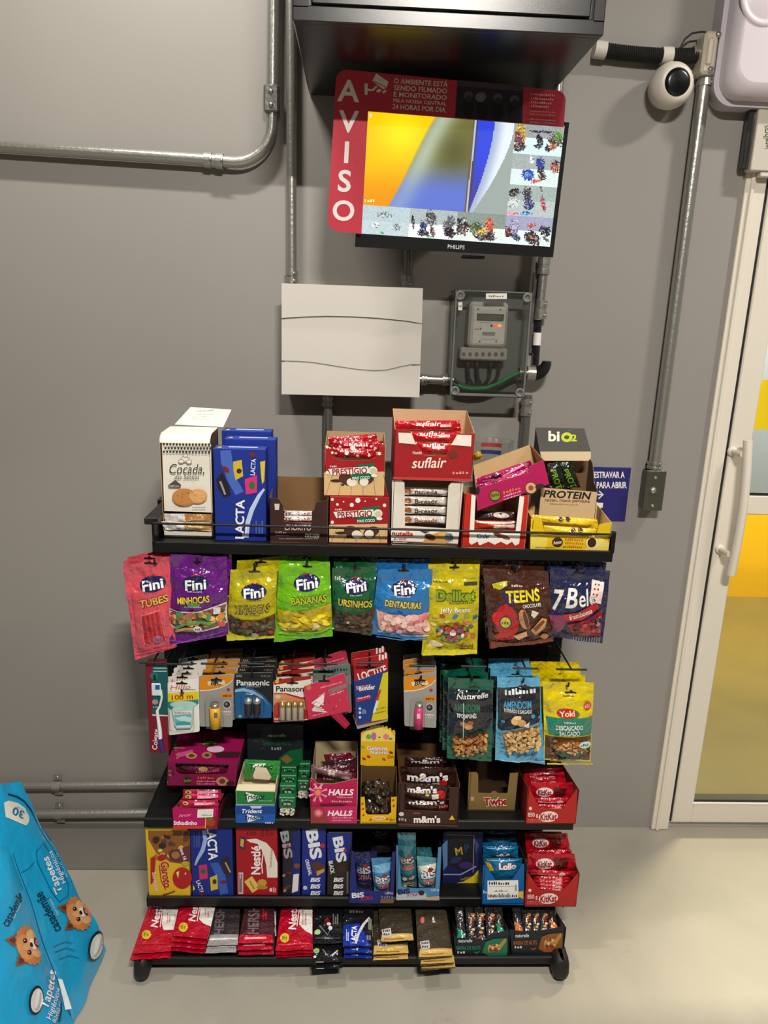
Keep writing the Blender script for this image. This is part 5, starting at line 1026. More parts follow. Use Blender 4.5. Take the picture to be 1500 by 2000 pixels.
# two red coconut boxes
def a_pre(v0, v1, cut=False):
    def f(b):
        b.k = 3 if not cut else 20; H = v1 - v0; w0 = v1 - H * (.37 if not cut else .43); L, R_ = (643, 757) if not cut else (633, 751)
        b.pp([(L, w0 - 2), (R_, w0 - 4), (R_ - 1, v1), (L, v1 - 1)], (222, 186, 130))
        for i in range(6): b.line([(L + 16 + i * 20, w0 + 2), (L + 4 + i * 24, v1 - 1)], .9, (150, 110, 70))
        b.ell(L + 24, w0 + 14, 12, 3, (60, 34, 28)); b.ell(L + 46, w0 + 12, 18, 11, (84, 44, 32), -20); b.ell(L + 54, w0 + 17, 10, 8, (236, 226, 210), -10); b.ell(L + 82, w0 + 12, 16, 10, (84, 44, 32), 20); b.ell(L + 78, w0 + 16, 9, 8, (236, 228, 212), 10); b.ell(L + 36, w0 + 22, 3, 2, (50, 30, 26))
        for u, v, r in ((56, .07, 5), (44, .17, 4), (16, .16, 2.6), (108, .18, 3.4), (6, .05, 3), (6, .55, 3.2), (92, .04, 2), (28, .10, 1.6), (70, .09, 1.4)): b.ell(L + u, v0 + H * v, r, r, (240, 232, 226))
        c = v0 + H * (.37 if not cut else .52)
        b.pp([(L + 64, c - 12), (L + 98, c - 16), (L + 100, c + 12), (L + 52, c + 17), (L + 54, c + 9)], (20, 110, 74)); b.pp([(L + 8, c - 4), (L + 86, c - 9), (L + 88, c + 4), (L + 14, c + 8)], (236, 226, 218)); b.txt('PRESTÍGIO', L + 50, c, 12, (150, 26, 30), w=68, rot=3, bold=.06); b.ell(L + 95, c - 1, 9, 8, (232, 226, 206)); b.ell(L + 96, c, 6.5, 5.6, (206, 196, 160)); b.ell(L + 98, c + 9, 6, 3, (236, 232, 224)); b.txt('MAIS COCO', L + 72, c + 13, 5.5, (210, 232, 216), w=34, rot=3, bold=.06); b.scrib(L + 12, L + 26, c - 9, 3.4, (230, 216, 210))
    return f
b = carton(1.626, .12, 643, 757, 971, 1060, RED1, a_pre(971, 1060), (150, 18, 26), z0=ZF); zp = b.dim[3]; bt('display_box', b, 'closed red coconut chocolate box supporting the open one', group=TG)
b = dbox(1.634, .11, 634, 750, 968, [(634, 969), (633, 872), (640, 871), (650, 893), (664, 899), (722, 899), (736, 892), (744, 871), (752, 872), (750, 969)], 872, 843, RED1, KRAFT, a_pre(868, 968, True), (150, 18, 26), z0=zp + .0008)
bt('display_box', b, 'open red coconut chocolate box stacked on the closed one', group=TG)
def w_dots(q):
    def f(b):
        (u0, v0), (u1, v1) = q[0], q[2]
        for i in range(7): b.ell(b.rnd.uniform(u0 + 12, u1 - 12), b.rnd.uniform(v0 + 4, v1 - 4), *(lambda r: (r, r * .9))(b.rnd.uniform(1.2, 3)), (244, 226, 222))
        b.scrib(u0 + 22, u1 - 30, v0 + 5, 5, (240, 214, 210), -1)
    return f
for i, (q, y, w) in enumerate((([(641, 854), (735, 847), (739, 866), (643, 870)], 1.71, 'back'), ([(650, 862), (748, 861), (749, 882), (652, 882)], 1.682, 'middle'), ([(642, 874), (733, 877), (737, 897), (648, 893)], 1.655, 'front'))):
    bar('wrapped_bar', 'red bar with white dots, %s one in the open coconut box' % w, q, y, (190, 20, 36), w_dots(q), group='bars in the coconut box', seed=i, back=1.2)
# white hazelnut box
NW = (222, 214, 200)
def a_nut(b):
    b.k = 20; b.pp([(764, 1031), (897, 1038), (894, 1066), (764, 1060)], (232, 226, 214)); b.txt('n', 769, 1041, 7, (30, 26, 26), w=6, bold=.1); b.txt('utella', 790, 1042, 9, (206, 26, 34), w=34, bold=.08, rot=-1); b.txt('B-ready', 782, 1052, 6, (190, 60, 60), w=26, shear=.2); b.pp([(764, 1056), (895, 1062), (894, 1066), (764, 1060)], (90, 60, 40)); b.scrib(768, 796, 1059, 2.4, (220, 210, 200))
    b.pp([(825, 1060), (832, 1048), (860, 1038), (874, 1040), (884, 1056), (870, 1062)], (206, 160, 96)); b.ell(840, 1049, 11, 6, (90, 50, 30), -20); b.ell(864, 1044, 10, 5, (226, 180, 110), -15); b.pp([(820, 1037), (840, 1038), (830, 1042)], (50, 44, 50)); b.ell(877, 1049, 8, 8, (120, 140, 160)); b.scrib(870, 886, 1046, 4, (60, 64, 76)); b.scrib(870, 886, 1053, 4, (60, 64, 76))
b = dbox(1.62, .13, 765, 894, 1060, [(764, 1060), (766, 938), (784, 937), (790, 943), (791, 1027), (871, 1032), (876, 949), (882, 942), (905, 943), (894, 1066)], 940, 938, NW, (176, 166, 152), a_nut, (206, 198, 184), z0=ZF); zn = P(835, 937, 1.62).z
bt('display_box', b, 'white display box with a tall window holding white bars', group=TG)
for i in range(4):
    v = 951 + i * 18.5; q = [(789, v), (876, v + 2), (876, v + 17), (789, v + 15)]
    def w(b, v=v, i=i): b.txt(('nutella', 'B-ready', 'B-ready', 'B-ready')[i], 832, v + 8, 9, (70, 44, 40) if i < 3 else (190, 80, 70), w=44, bold=.04); b.ell(797, v + 8, 7, 5, (190, 110, 60)); b.line([(808, v + 14), (870, v + 15)], 1, (120, 90, 80))
    bar('wrapped_bar', 'white bar, %s from the top in the white window box' % ('first', 'second', 'third', 'lowest')[i], q, 1.65 - i * .003, (224, 214, 204), w, T=.007, group='bars in the white window box', seed=i, back=2)
# red aerated chocolate box
def a_suf(b):
    b.k = 20; b.txt('suflair', 838, 903, 21, (238, 222, 210), w=68, shear=.25, bold=.03, rot=1); b.txt('Nestlé', 815, 884, 6, (226, 200, 190), w=18, bold=.05); b.scrib(884, 916, 924, 5, (214, 150, 140), 2, 5); b.pp([(876, 884), (888, 880), (896, 890), (880, 896)], (110, 50, 34)); b.pp([(768, 931), (921, 935), (920, 940), (768, 936)], (206, 60, 60))
    b.pp([(778, 845), (804, 846), (812, 868), (779, 865)], (232, 220, 206)); b.pp([(893, 849), (921, 850), (920, 872), (881, 869)], (236, 226, 212))
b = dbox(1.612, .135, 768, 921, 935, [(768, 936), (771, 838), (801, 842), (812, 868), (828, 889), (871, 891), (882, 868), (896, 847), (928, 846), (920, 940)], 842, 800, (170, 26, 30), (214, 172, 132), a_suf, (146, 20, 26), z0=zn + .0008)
bt('display_box', b, 'large open red box with script lettering on top of the white box', group=TG)
for i, (q, y, w) in enumerate((([(771, 822), (898, 821), (901, 843), (771, 842)], 1.71, 'back'), ([(788, 842), (900, 845), (898, 866), (796, 864)], 1.67, 'middle'), ([(812, 864), (890, 868), (886, 888), (816, 886)], 1.63, 'front'))):
    def w_(b, q=q): b.txt('suflair', (q[0][0] + q[2][0]) / 2, q[0][1] + 4, 8, (240, 226, 222), w=50, shear=.2); b.rect(q[2][0] - 42, q[0][1] + 6, q[2][0] - 20, q[0][1] + 11, (226, 190, 190)); b.line([(q[0][0] + 14, q[2][1] - 5), (q[2][0] - 16, q[2][1] - 5)], 1.2, (226, 120, 126))
    bar('wrapped_bar', 'shiny red bar, %s one in the red script box' % w, q, y, (206, 20, 34), w_, T=.011, group='bars in the red script box', seed=i, back=1.2)
# red and white milk chocolate box
def a_kin(b):
    b.k = 20; b.pp([(921, 1064), (916, 1060), (921, 966), (929, 968), (926, 1036), (1007, 1037), (1015, 969), (1024, 970), (1014, 1062), (1006, 1066), (1000, 1058), (990, 1064), (978, 1058), (966, 1064), (954, 1058), (942, 1063), (932, 1058)], (236, 230, 220)); b.txt('Kinder', 944, 1047, 9, (30, 60, 110), w=26, shear=.2, bold=.05); b.ell(974, 1045, 11, 4, (120, 60, 50), -20); b.ell(986, 1049, 11, 4, (150, 90, 80), -20); b.scrib(958, 990, 1038, 3, (170, 80, 80))
    b.ell(938, 1060, 4, 5, (240, 230, 226))
b = dbox(1.61, .125, 902, 1025, 1067, [(901, 1067), (908, 963), (929, 966), (926, 1034), (1007, 1036), (1015, 968), (1034, 968), (1025, 1071)], 966, 952, (206, 40, 24), KRAFT, a_kin, (190, 34, 22), z0=ZF); zk_ = P(970, 966, 1.61).z
bt('display_box', b, 'red and white display box under the tilted pink box', group=TG)
for i, (v, c, y) in enumerate(((998, (84, 50, 52), 1.655), (1016, (216, 60, 30), 1.63))):
    q = [(924, v), (1012, v + 2), (1012, v + 18), (924, v + 16)]
    def w_(b, v=v, i=i):
        if i == 0: b.scrib(934, 958, v + 6, 6, (60, 80, 120)); b.ell(978, v + 7, 16, 5, (226, 210, 200), -5)
        else: b.pp([(962, v + 7), (1008, v + 8), (1008, v + 15), (962, v + 14)], (232, 216, 200)); b.line([(930, v + 3), (1006, v + 4)], 3, (236, 226, 216))
    bar('wrapped_bar', ('dark bar behind the red and white bar in the red white box', 'red and white bar at the front of the red white box')[i], q, y, c, w_, group='bars in the red white box', seed=i, back=1.2)
# tilted pink box
Yp, Dp = 1.618, .072; b = MB('card', YP(Yp)); PK, PKD = (190, 20, 92), (150, 14, 70)
fr = [(930, 955), (1034, 922), (1038, 908), (1063, 899), (1074, 945), (931, 999)]; fw = [P(u, v, Yp) for u, v in fr]; bw = [P(924, 909, Yp + Dp), P(1036, 868, Yp + Dp)]; bb = [P(931, 999, Yp) + Vector((0, Dp, 0)), P(1074, 945, Yp) + Vector((0, Dp, 0))]
b.prism(fw, (0, .0012, 0), PK, KRAFT); b.prism([bw[0], bw[1], bb[1], bb[0]], (0, .0012, 0), (216, 180, 130), PKD)
b.prism([fw[0], bw[0], bb[0], fw[5]], (.0012, 0, 0), PKD, KRAFT); b.prism([fw[3], bw[1], bb[1], fw[4]], (-.0012, 0, 0), PK, (190, 140, 110)); b.prism([fw[5], fw[4], bb[1], bb[0]], (0, 0, .001), PKD)
b.k = 20; b.ell(967, 968, 11.5, 10.5, (40, 44, 20), 10); b.ell(967, 968, 10, 9, (150, 150, 50), 10); b.txt('Sonho', 967, 966, 7, (60, 30, 20), w=17, rot=12, bold=.05); b.scrib(983, 1018, 962, 6, (236, 120, 60), 17); b.scrib(984, 1020, 969, 4, (240, 170, 190), 17); b.scrib(984, 1018, 975, 3, (240, 180, 200), 17); b.ell(1038, 953, 12, 12, (90, 50, 36)); b.ell(1037, 953, 10.5, 10.5, (214, 170, 120)); b.ell(1037, 953, 5, 5, (150, 80, 60)); b.ell(1054, 950, 9, 5, (60, 34, 28), 15); b.ell(917 + 16, 958, 4, 8, (44, 26, 30))
bt('display_box', b, 'bright pink open box tilted on top of the red white box', group=TG)
for i, (q, y) in enumerate((([(930, 934), (1036, 899), (1042, 916), (934, 952)], 1.665), ([(931, 948), (1040, 911), (1044, 928), (935, 966)], 1.642))):
    def w_(b, q=q): b.ell(q[0][0] + 38, q[0][1] - 2, 11, 8, (60, 34, 34), 18); b.line([(q[0][0] + 50, q[0][1] - 5), (q[1][0] - 14, q[1][1] + 8)], 3.2, (236, 160, 200)); b.line([(q[0][0] + 12, q[0][1] + 6), (q[0][0] + 34, q[0][1])], 2.2, (230, 110, 170)); b.ell(q[1][0] - 8, q[1][1] + 9, 5, 4, (220, 120, 130))
    bar('wrapped_bar', 'pink bar, %s one in the tilted pink box' % ('rear', 'front')[i], q, y, (190, 24, 100), w_, T=.008, group='bars in the tilted pink box', seed=i, back=1.0)
# clear tub
q = P(952, 985, 1.748); zr = P(952, 862, 1.748).z; k = thing('clear_tub', 'round clear plastic tub behind the red script box', 'tub', (q.x, 1.748, ZF), TG)
m = MB('clearplastic'); m.lathe((q.x, 1.748, ZF), (0, 0, 1), [(0, 0), (0, .042), (zr - ZF, .052), (zr - ZF + .002, .054), (zr - ZF + .003, .052), (zr - ZF, .050), (.002, .041)], WHITE, 40); m.obj('tub', k)
m = MB('card')
for z, c, a0, a1 in ((zr - .016, (190, 60, 40), -20, 40), (zr - .034, (40, 60, 120), -26, 40)):
    vs = []
    for i in range(13):
        a = math.radians(a0 + (a1 - a0) * i / 12)
        for dz in (-.005, .005): r = .0405 + (z + dz - ZF) / (zr - ZF) * .010; vs.append((q.x + r * math.sin(a), 1.748 + r * math.cos(a), z + dz))
    m.add(vs, [(2 * i, 2 * i + 2, 2 * i + 3, 2 * i + 1) for i in range(12)], c, True)
m.obj('printed_band', k)
bar('wrapped_sweet', 'yellow wrapped sweet inside the clear tub', [(922, 884), (938, 880), (944, 894), (926, 902)], 1.73, (236, 184, 20), None, T=.008, cat='sweet', seals=(.2, .2, .1, .1), nx=8, nz=8, back=1)
# black headed protein box
Yb = 1.668; Db = .085; b = MB('card', YP(Yb)); A, B = P(1052, 1000, Yb), P(1163, 1000, Yb); x0, x1 = A.x, B.x
k = thing('protein_bar_box', 'protein bar box with a black header and a kraft front', 'snack box', ((x0 + x1) / 2, Yb + Db / 2, ZF), TG)
TAN = (206, 178, 136); zf_, zs1 = P(1100, 956, Yb).z, P(1100, 905, Yb + .05).z
b.prism([P(u, v, Yb) for u, v in ((1056, 952), (1166, 961), (1163, 1030), (1050, 1030))], (0, .0012, 0), TAN, KRAFTD); b.box((x0, Yb + Db, ZF), (x1, Yb + Db + .0012, P(1100, 880, Yb + Db).z), KRAFTD); b.box((x0, Yb, ZF), (x1, Yb + Db, ZF + .001), KRAFT)
for x, o in ((x0, 1), (x1, -1)): b.prism([(x, Yb, ZF), (x, Yb, zf_), (x, Yb + .03, zf_ + .012), (x, Yb + .055, zs1), (x, Yb + Db, zs1 + .01), (x, Yb + Db, ZF)], (o * .0012, 0, 0), (60, 54, 48), (110, 98, 84))
b.k = 4; b.txt('PROTEIN', 1108, 966, 14, (34, 30, 30), w=94, rot=-3, shear=.2, bold=.07); b.txt('cacau, maca peruana', 1108, 977, 6.5, (130, 74, 56), w=88, rot=-2, bold=.04); b.scrib(1074, 1130, 984, 2.6, (150, 120, 90), -2); b.obj('carton', k)
Yh = 1.70; m = MB('card', YP(Yh)); m.prism([P(u, v, Yh + dy) for u, v, dy in ((1046, 835, .03), (1141, 837, .03), (1154, 882, 0), (1054, 882, 0))], (0, .002, 0), (62, 60, 54), KRAFTD); m.prism([P(u, v, Yh) for u, v in ((1054, 882), (1154, 882), (1154, 895), (1149, 900), (1058, 900))], (0, .0012, 0), (226, 206, 166), KRAFTD)
m.prism([P(1046, 835, Yh + .03), P(1054, 882, Yh), P(1058, 900, Yh), P(1042, 880, Yh + .05)], (.001, 0, 0), (84, 66, 50)); m.pl = YP(Yh + .012); m.k = 20
m.pl = Pl(P(1054, 882, Yh), (P(1154, 882, Yh) - P(1054, 882, Yh)).cross(P(1046, 835, Yh + .03) - P(1054, 882, Yh))); m.pl = Pl(m.pl.p, m.pl.n if m.pl.n.y < 0 else -m.pl.n); m.k = 4
m.txt('bi', 1082, 851, 20, (236, 226, 206), w=22, bold=.07); m.ell(1107, 854, 11, 9.5, (206, 224, 20), 0, 26); m.ell(1107, 854, 5, 4, (62, 60, 54)); m.txt('2', 1121, 855, 13, (206, 224, 20), w=11, bold=.08); m.line([(1108, 842), (1116, 840)], 2.4, (50, 110, 110)); m.obj('header', k)
for i, (q, y, t, r) in enumerate((([(1068, 906), (1094, 902), (1104, 950), (1074, 952)], 1.70, 'PROT', -70), ([(1090, 900), (1116, 900), (1134, 952), (1108, 952)], 1.705, 'PROT', -62))):
    def w_(b, q=q, t=t, r=r): b.txt(t, (q[0][0] + q[2][0]) / 2, (q[0][1] + q[2][1]) / 2 + 8, 11, (120, 170, 30), w=40, rot=r, bold=.06)
    bar('wrapped_bar', 'black protein bar with green lettering, %s one in the header box' % ('first', 'second')[i], q, y, (26, 30, 26), w_, T=.007, seals=(.1, .1, .05, .05), group='bars in the protein box', nx=8, nz=16, back=.8)
# yellow open box
YL = (240, 200, 20)
def a_yel(b):
    b.k = 20; b.pp([(1036, 1030), (1050, 1046), (1070, 1050), (1066, 1074), (1036, 1073)], (238, 214, 90)); b.pp([(1166, 1044), (1190, 1060), (1187, 1078), (1140, 1076)], (238, 216, 110)); b.ell(1089, 1059, 10.5, 9.5, (60, 34, 20)); b.txt('Amor', 1089, 1059, 7, (232, 220, 200), w=17, rot=8, bold=.04); b.scrib(1104, 1140, 1053, 5, (206, 120, 30), -2); b.scrib(1104, 1140, 1060, 4, (196, 110, 30), -2); b.scrib(1100, 1138, 1067, 4, (180, 110, 30), -2); b.ell(1156, 1061, 12, 11, (236, 210, 150)); b.ell(1156, 1060, 8.5, 9.5, (56, 30, 24), -20); b.scrib(1046, 1084, 1069, 2.6, (170, 120, 20))
b = dbox(1.602, .105, 1036, 1188, 1073, [(1036, 1073), (1037, 1013), (1058, 1015), (1064, 1044), (1163, 1050), (1171, 1024), (1195, 1020), (1188, 1079)], 1018, 985, YL, (222, 190, 130), a_yel, (226, 180, 20), z0=ZF)
bt('display_box', b, 'yellow open box at the door end of the top tray', group=TG)
for i, (q, y) in enumerate((([(1038, 1005), (1166, 1014), (1170, 1032), (1042, 1022)], 1.64), ([(1062, 1026), (1168, 1033), (1166, 1049), (1062, 1042)], 1.618))):
    def w_(b, q=q, i=i):
        for s_ in range(2): b.ell(q[0][0] + 56 + s_ * 14, q[0][1] + 8, 5, 4, (70, 44, 30))
        b.line([(q[0][0] + 14, q[0][1] + 13), (q[1][0] - 12, q[1][1] + 13)], 1.8, (160, 120, 20))
    bar('wrapped_bar', 'yellow bar, %s one in the yellow open box' % ('rear', 'front')[i], q, y, (246, 210, 40), w_, T=.009, group='bars in the yellow box', seed=i, back=1)
# ================================================================== MIDDLE SHELF
SG = 'boxes on the middle shelf'
Z4f = Z4 + .0008
# pink sour sweets box with the large pink box on top
def a_st(b):
    b.k = 20; b.txt('Arcor', 361, 1592, 6, (250, 160, 190), w=26, rot=6, shear=.3); b.txt('Stikadinho', 362, 1607, 8, (246, 226, 236), w=46, bold=.07); b.pp([(338, 1613), (420, 1612), (420, 1618), (338, 1619)], (222, 60, 40)); b.pp([(386, 1581), (417, 1580), (416, 1596), (385, 1597)], (236, 232, 220)); b.scrib(394, 414, 1592, 2.4, (110, 104, 96)); b.pp([(400, 1597), (424, 1596), (423, 1618), (401, 1618)], (140, 40, 34)); b.ell(411, 1606, 9, 8, (190, 60, 40)); b.ell(410, 1600, 5, 3, (100, 120, 40)); b.line([(402, 1597), (401, 1618)], 2, (236, 190, 90))
b = dbox(1.512, .19, 338, 425, 1618, [(338, 1619), (336, 1580), (345, 1574), (352, 1580), (426, 1578), (425, 1619)], 1580, 1537, (204, 10, 104), (120, 60, 60), a_st, (150, 20, 60), z0=Z4f)
zst = b.dim[4]; bt('display_box', b, 'small pink sweets box with a price sticker jutting over the shelf edge', group=SG)
for i, v in enumerate((1541, 1550, 1563)):
    q = [(358, v), (432, v + 1), (432, v + 11), (356, v + 11)] if i < 2 else [(352, v), (426, v - 1), (425, v + 15), (350, v + 15)]
    def w_(b, q=q): b.ell(q[0][0] + 10, q[0][1] + 5, 7, 3.4, (236, 210, 120)); b.ell(q[0][0] + 10, q[0][1] + 5, 2, 2, (60, 60, 30)); b.rect(q[0][0] + 28, q[0][1] + 2, q[1][0] - 6, q[0][1] + 7, (246, 150, 180)); b.scrib(q[0][0] + 30, q[1][0] - 10, q[0][1] + 4.5, 3, (250, 220, 230))
    bar('sweet_stick', 'pink sweet stick, %s in the small pink box' % ('farthest', 'middle one', 'front one')[i], q, 1.62 - i * .035, (214, 40, 90), w_, T=.005, group='sticks in the small pink box', cat='sweet', back=1)
Ys, Ds = 1.60, .135; b = MB('card', YP(Ys)); fq = [(327, 1485), (466, 1490), (461, 1536), (325, 1534)]
f3 = [P(u, v, Ys) for u, v in fq]; zsb = min(f3[2].z, f3[3].z); f3[2].z = f3[3].z = max(zsb, zst + .001); zt = (f3[0].z + f3[1].z) / 2; f3[0].z = f3[1].z = zt
win = [(342, 1491), (447, 1494), (443, 1510), (436, 1513), (350, 1513), (344, 1508)]
ww = [P(u, v, Ys) for u, v in win]
PKS = (150, 16, 78)
for pts in ([f3[0], ww[0], ww[5], ww[4], f3[3]], [f3[0], f3[1], ww[1], ww[0]], [f3[1], f3[2], ww[3], ww[2], ww[1]], [f3[3], ww[4], ww[3], f3[2]]): b.prism(pts, (0, .0012, 0), PKS, KRAFTD)
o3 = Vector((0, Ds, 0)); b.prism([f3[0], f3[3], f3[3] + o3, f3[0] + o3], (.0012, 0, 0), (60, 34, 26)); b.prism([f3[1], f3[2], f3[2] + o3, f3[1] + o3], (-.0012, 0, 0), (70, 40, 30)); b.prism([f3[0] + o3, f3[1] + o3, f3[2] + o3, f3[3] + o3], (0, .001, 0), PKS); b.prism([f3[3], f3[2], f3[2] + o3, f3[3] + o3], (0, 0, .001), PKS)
b.prism([f3[0], f3[1], f3[1] + o3, f3[0] + o3], (0, 0, .0012), (176, 16, 96)); b.k = 20
b.ell(366, 1524, 9, 7, (40, 50, 20)); b.txt('Sonho', 366, 1524, 6, (170, 150, 60), w=15, rot=8, bold=.05); b.scrib(386, 420, 1519, 5, (230, 100, 50), 0); b.scrib(384, 424, 1526, 3, (230, 150, 180)); b.scrib(384, 420, 1531, 2.6, (230, 150, 180)); b.ell(434, 1526, 12, 9, (190, 140, 100)); b.ell(434, 1526, 6, 5, (110, 60, 44)); b.ell(450, 1530, 8, 4, (50, 28, 24)); b.blobs(327, 1490, 338, 1530, 10, 1.5, 4, [(60, 34, 26), (150, 110, 80), (90, 50, 40)])
b.pl = ZP(zt + .0012); b.k = 3
b.ell(408, 1449, 18, 8, (40, 40, 16), 0); b.ell(408, 1449, 16.6, 7, (190, 180, 70)); b.ell(408, 1449, 15.4, 6.2, (40, 34, 24)); b.txt('Sonho', 409, 1449, 8, (226, 206, 110), w=24, bold=.06, rot=3); b.ell(421, 1463, 17, 6.5, (244, 200, 226)); b.scrib(340, 362, 1460, 4, (190, 160, 90)); b.pp([(343, 1472), (376, 1464), (378, 1472), (346, 1480)], (226, 90, 160)); b.ell(374, 1476, 11, 6, (206, 160, 90)); b.ell(374, 1476, 6, 3.4, (110, 64, 40)); b.ell(404, 1475, 10, 6.4, (190, 140, 80)); b.ell(404, 1475, 5, 3, (100, 56, 40)); b.pp([(418, 1471), (440, 1468), (470, 1468), (466, 1480), (424, 1480)], (70, 30, 40)); b.blobs(336, 1450, 350, 1482, 8, 1.5, 3.4, [(60, 34, 26), (170, 130, 90)])
bt('display_box', b, 'big pink bonbon box with a window stacked on the small pink box', group=SG)
bar('wrapped_bar', 'dark pink bar seen through the big pink box window', [(338, 1490), (452, 1494), (449, 1514), (340, 1514)], Ys + .02, (110, 20, 60), lambda b: (b.ell(360, 1497, 8, 5, (60, 40, 20)), b.scrib(384, 430, 1504, 5, (206, 90, 120), 4), b.ell(398, 1499, 9, 4, (190, 140, 80))), T=.008, back=2)
# gum trays
def a_tb(b):
    b.k = 3; b.pp([(461, 1574), (538, 1575), (537, 1590), (461, 1590)], (20, 70, 150)); b.txt('Trident', 492, 1584, 8, (230, 230, 236), w=40, shear=.2, bold=.06); b.pp([(482, 1590), (512, 1598), (484, 1606)], (226, 232, 240)); b.txt('Trident', 496, 1597, 8, (20, 30, 60), w=38, shear=.2, bold=.06); b.scrib(518, 534, 1607, 3, (200, 216, 236)); b.pp([(488, 1574), (512, 1574), (509, 1579), (491, 1579)], (190, 206, 230))
b = carton(1.53, .13, 460, 537, 1574, 1610, (30, 96, 186), a_tb, (26, 80, 160), z0=Z4f); zg = b.dim[3]; bt('gum_box', b, 'blue chewing gum box under the green one', 'gum box', SG)
GRN = (34, 132, 60)
def a_tg(b): b.k = 20; b.pp([(480, 1547), (512, 1557), (484, 1567)], (226, 232, 226)); b.txt('Trident', 497, 1556, 10, (20, 60, 40), w=40, shear=.2, bold=.06); b.scrib(506, 532, 1564, 2.6, (150, 200, 150))
b = dbox(1.532, .13, 461, 537, 1569, [(461, 1570), (460, 1544), (537, 1547), (537, 1571)], 1544, 1487, GRN, (222, 206, 170), a_tg, (200, 190, 160), z0=zg + .0008)
pf = YP(1.532); a, c_ = pf.at(460, 1544), pf.at(537, 1547); zl = (a.z + c_.z) / 2
b.prism([(a.x, 1.533, zl), (c_.x, 1.533, zl), (c_.x - .003, 1.560, zl - .002), (a.x + .003, 1.560, zl - .002)], (0, 0, .001), (226, 212, 180)); bt('gum_box', b, 'open green chewing gum box with pale lining', 'gum box', SG)
bar('gum_pack', 'green chewing gum pack standing in the open green box', [(478, 1483), (548, 1486), (544, 1524), (477, 1520)], 1.60, (40, 150, 60), lambda b: (b.pp([(488, 1490), (520, 1489), (506, 1503)], (230, 236, 226)), b.txt('Trident', 511, 1495, 10, (16, 40, 30), w=46, shear=.2, bold=.06)), T=.008, cat='gum pack', seals=(.05, .05, .05, .05), back=1)
m = MB('card', YP(1.588)); m.prism([m.pl.at(u, v) for u, v in ((500, 1498), (520, 1500), (530, 1518), (526, 1523), (496, 1521), (494, 1515))], (0, .001, 0), (228, 214, 184)); tag(m.obj('paper_tab'), 'pale paper tab in front of the green gum pack', 'paper tab')
# mint boxes
def mint(u0, u1, v0, v1, y, label, show=True):
    pl = YP(y); a, c = pl.at(u0, v1), pl.at(u1, v0); z0 = max(a.z, Z4f); k = thing('mint_box', label, 'mint box', ((a.x + c.x) / 2, y, z0), 'mint boxes on the middle shelf'); d = .016
    m = MB('clearplastic'); m.box((a.x, y, z0), (c.x, y + d, c.z), WHITE, .003); m.obj('clear_case', k)
    m = MB('plastic', pl); vm = v0 + (v1 - v0) * .55; zm = pl.at(u0, vm).z; m.box((a.x + .0006, y - .0004, zm), (c.x - .0006, y + d + .0002, c.z - .002), (26, 112, 60), .002); m.k = 8; w = u1 - u0
    m.scrib(u0 + 6, u1 - 5, v0 + 8, 4, (150, 210, 160)); m.ell(u0 + w * .5, v0 + (vm - v0) * .6, w * .32, 6, (20, 60, 36)); m.txt('tic tac', u0 + w * .5, v0 + (vm - v0) * .6, 6, (210, 226, 210), w=w * .42, bold=.04); m.obj('label', k)
    if show:
        m = MB('plastic'); r = random.Random(3); zz = z0 + .004
        while zz < zm - .002:
            for i in range(6): m.lathe((a.x + .004 + (c.x - a.x - .008) * (i + r.random() * .6) / 5.6, y + .004 + r.random() * .006, zz), (r.uniform(-1, 1), r.uniform(-.3, .3), r.uniform(-1, 1) + .01), [(-.004, 0), (-.003, .0022), (0, .003), (.003, .0022), (.004, 0)], (232, 226, 206), 7)
            zz += .0046
        o = m.obj('mints', k); o['kind'] = 'stuff'
ms = [(544, 578, 1556, 1597, 1.552), (546, 579, 1533, 1572, 1.575), (548, 580, 1513, 1552, 1.60), (549, 580, 1497, 1536, 1.625)]
for i, q in enumerate(reversed(ms)): mint(*q, 'green mint box in the row by the gum, %s from the front' % ('fourth', 'third', 'second', 'first')[i], i >= 2)
ms = [(580, 605, 1523, 1562, 1.60), (582, 606, 1504, 1540, 1.625), (584, 607, 1490, 1524, 1.65)]
for i, q in enumerate(reversed(ms)): mint(*q, 'dim green mint box behind the pink cough drops, %s from the front' % ('third', 'second', 'first')[i], i == 2)
# dark nut bar box at the back
def a_bn(b):
    b.k = 3; b.txt('naturelle', 541, 1436, 6, (190, 196, 196), w=34, shear=.2); b.txt('BARRA DE NUTS', 541, 1451, 9, (24, 92, 70), w=56, bold=.06); b.scrib(530, 552, 1462, 5, (150, 150, 146)); b.pp([(545, 1480), (565, 1466), (590, 1462), (592, 1498), (540, 1498)], (20, 104, 60)); b.pp([(548, 1482), (560, 1474), (572, 1484), (560, 1492)], (150, 110, 60))
    for u, v in ((503, 1424), (527, 1420), (554, 1422), (500, 1448), (513, 1463), (562, 1437), (580, 1448), (512, 1434)): b.line([(u - 4, v + 1), (u, v - 2), (u + 4, v + 1)], 2, (50, 70, 76))
b = carton(1.70, .055, 484, 592, 1414, 1540, (30, 36, 42), a_bn, (24, 28, 34), z0=Z4f); bt('display_box', b, 'dark box with green letters standing at the back behind the gum', group=SG)
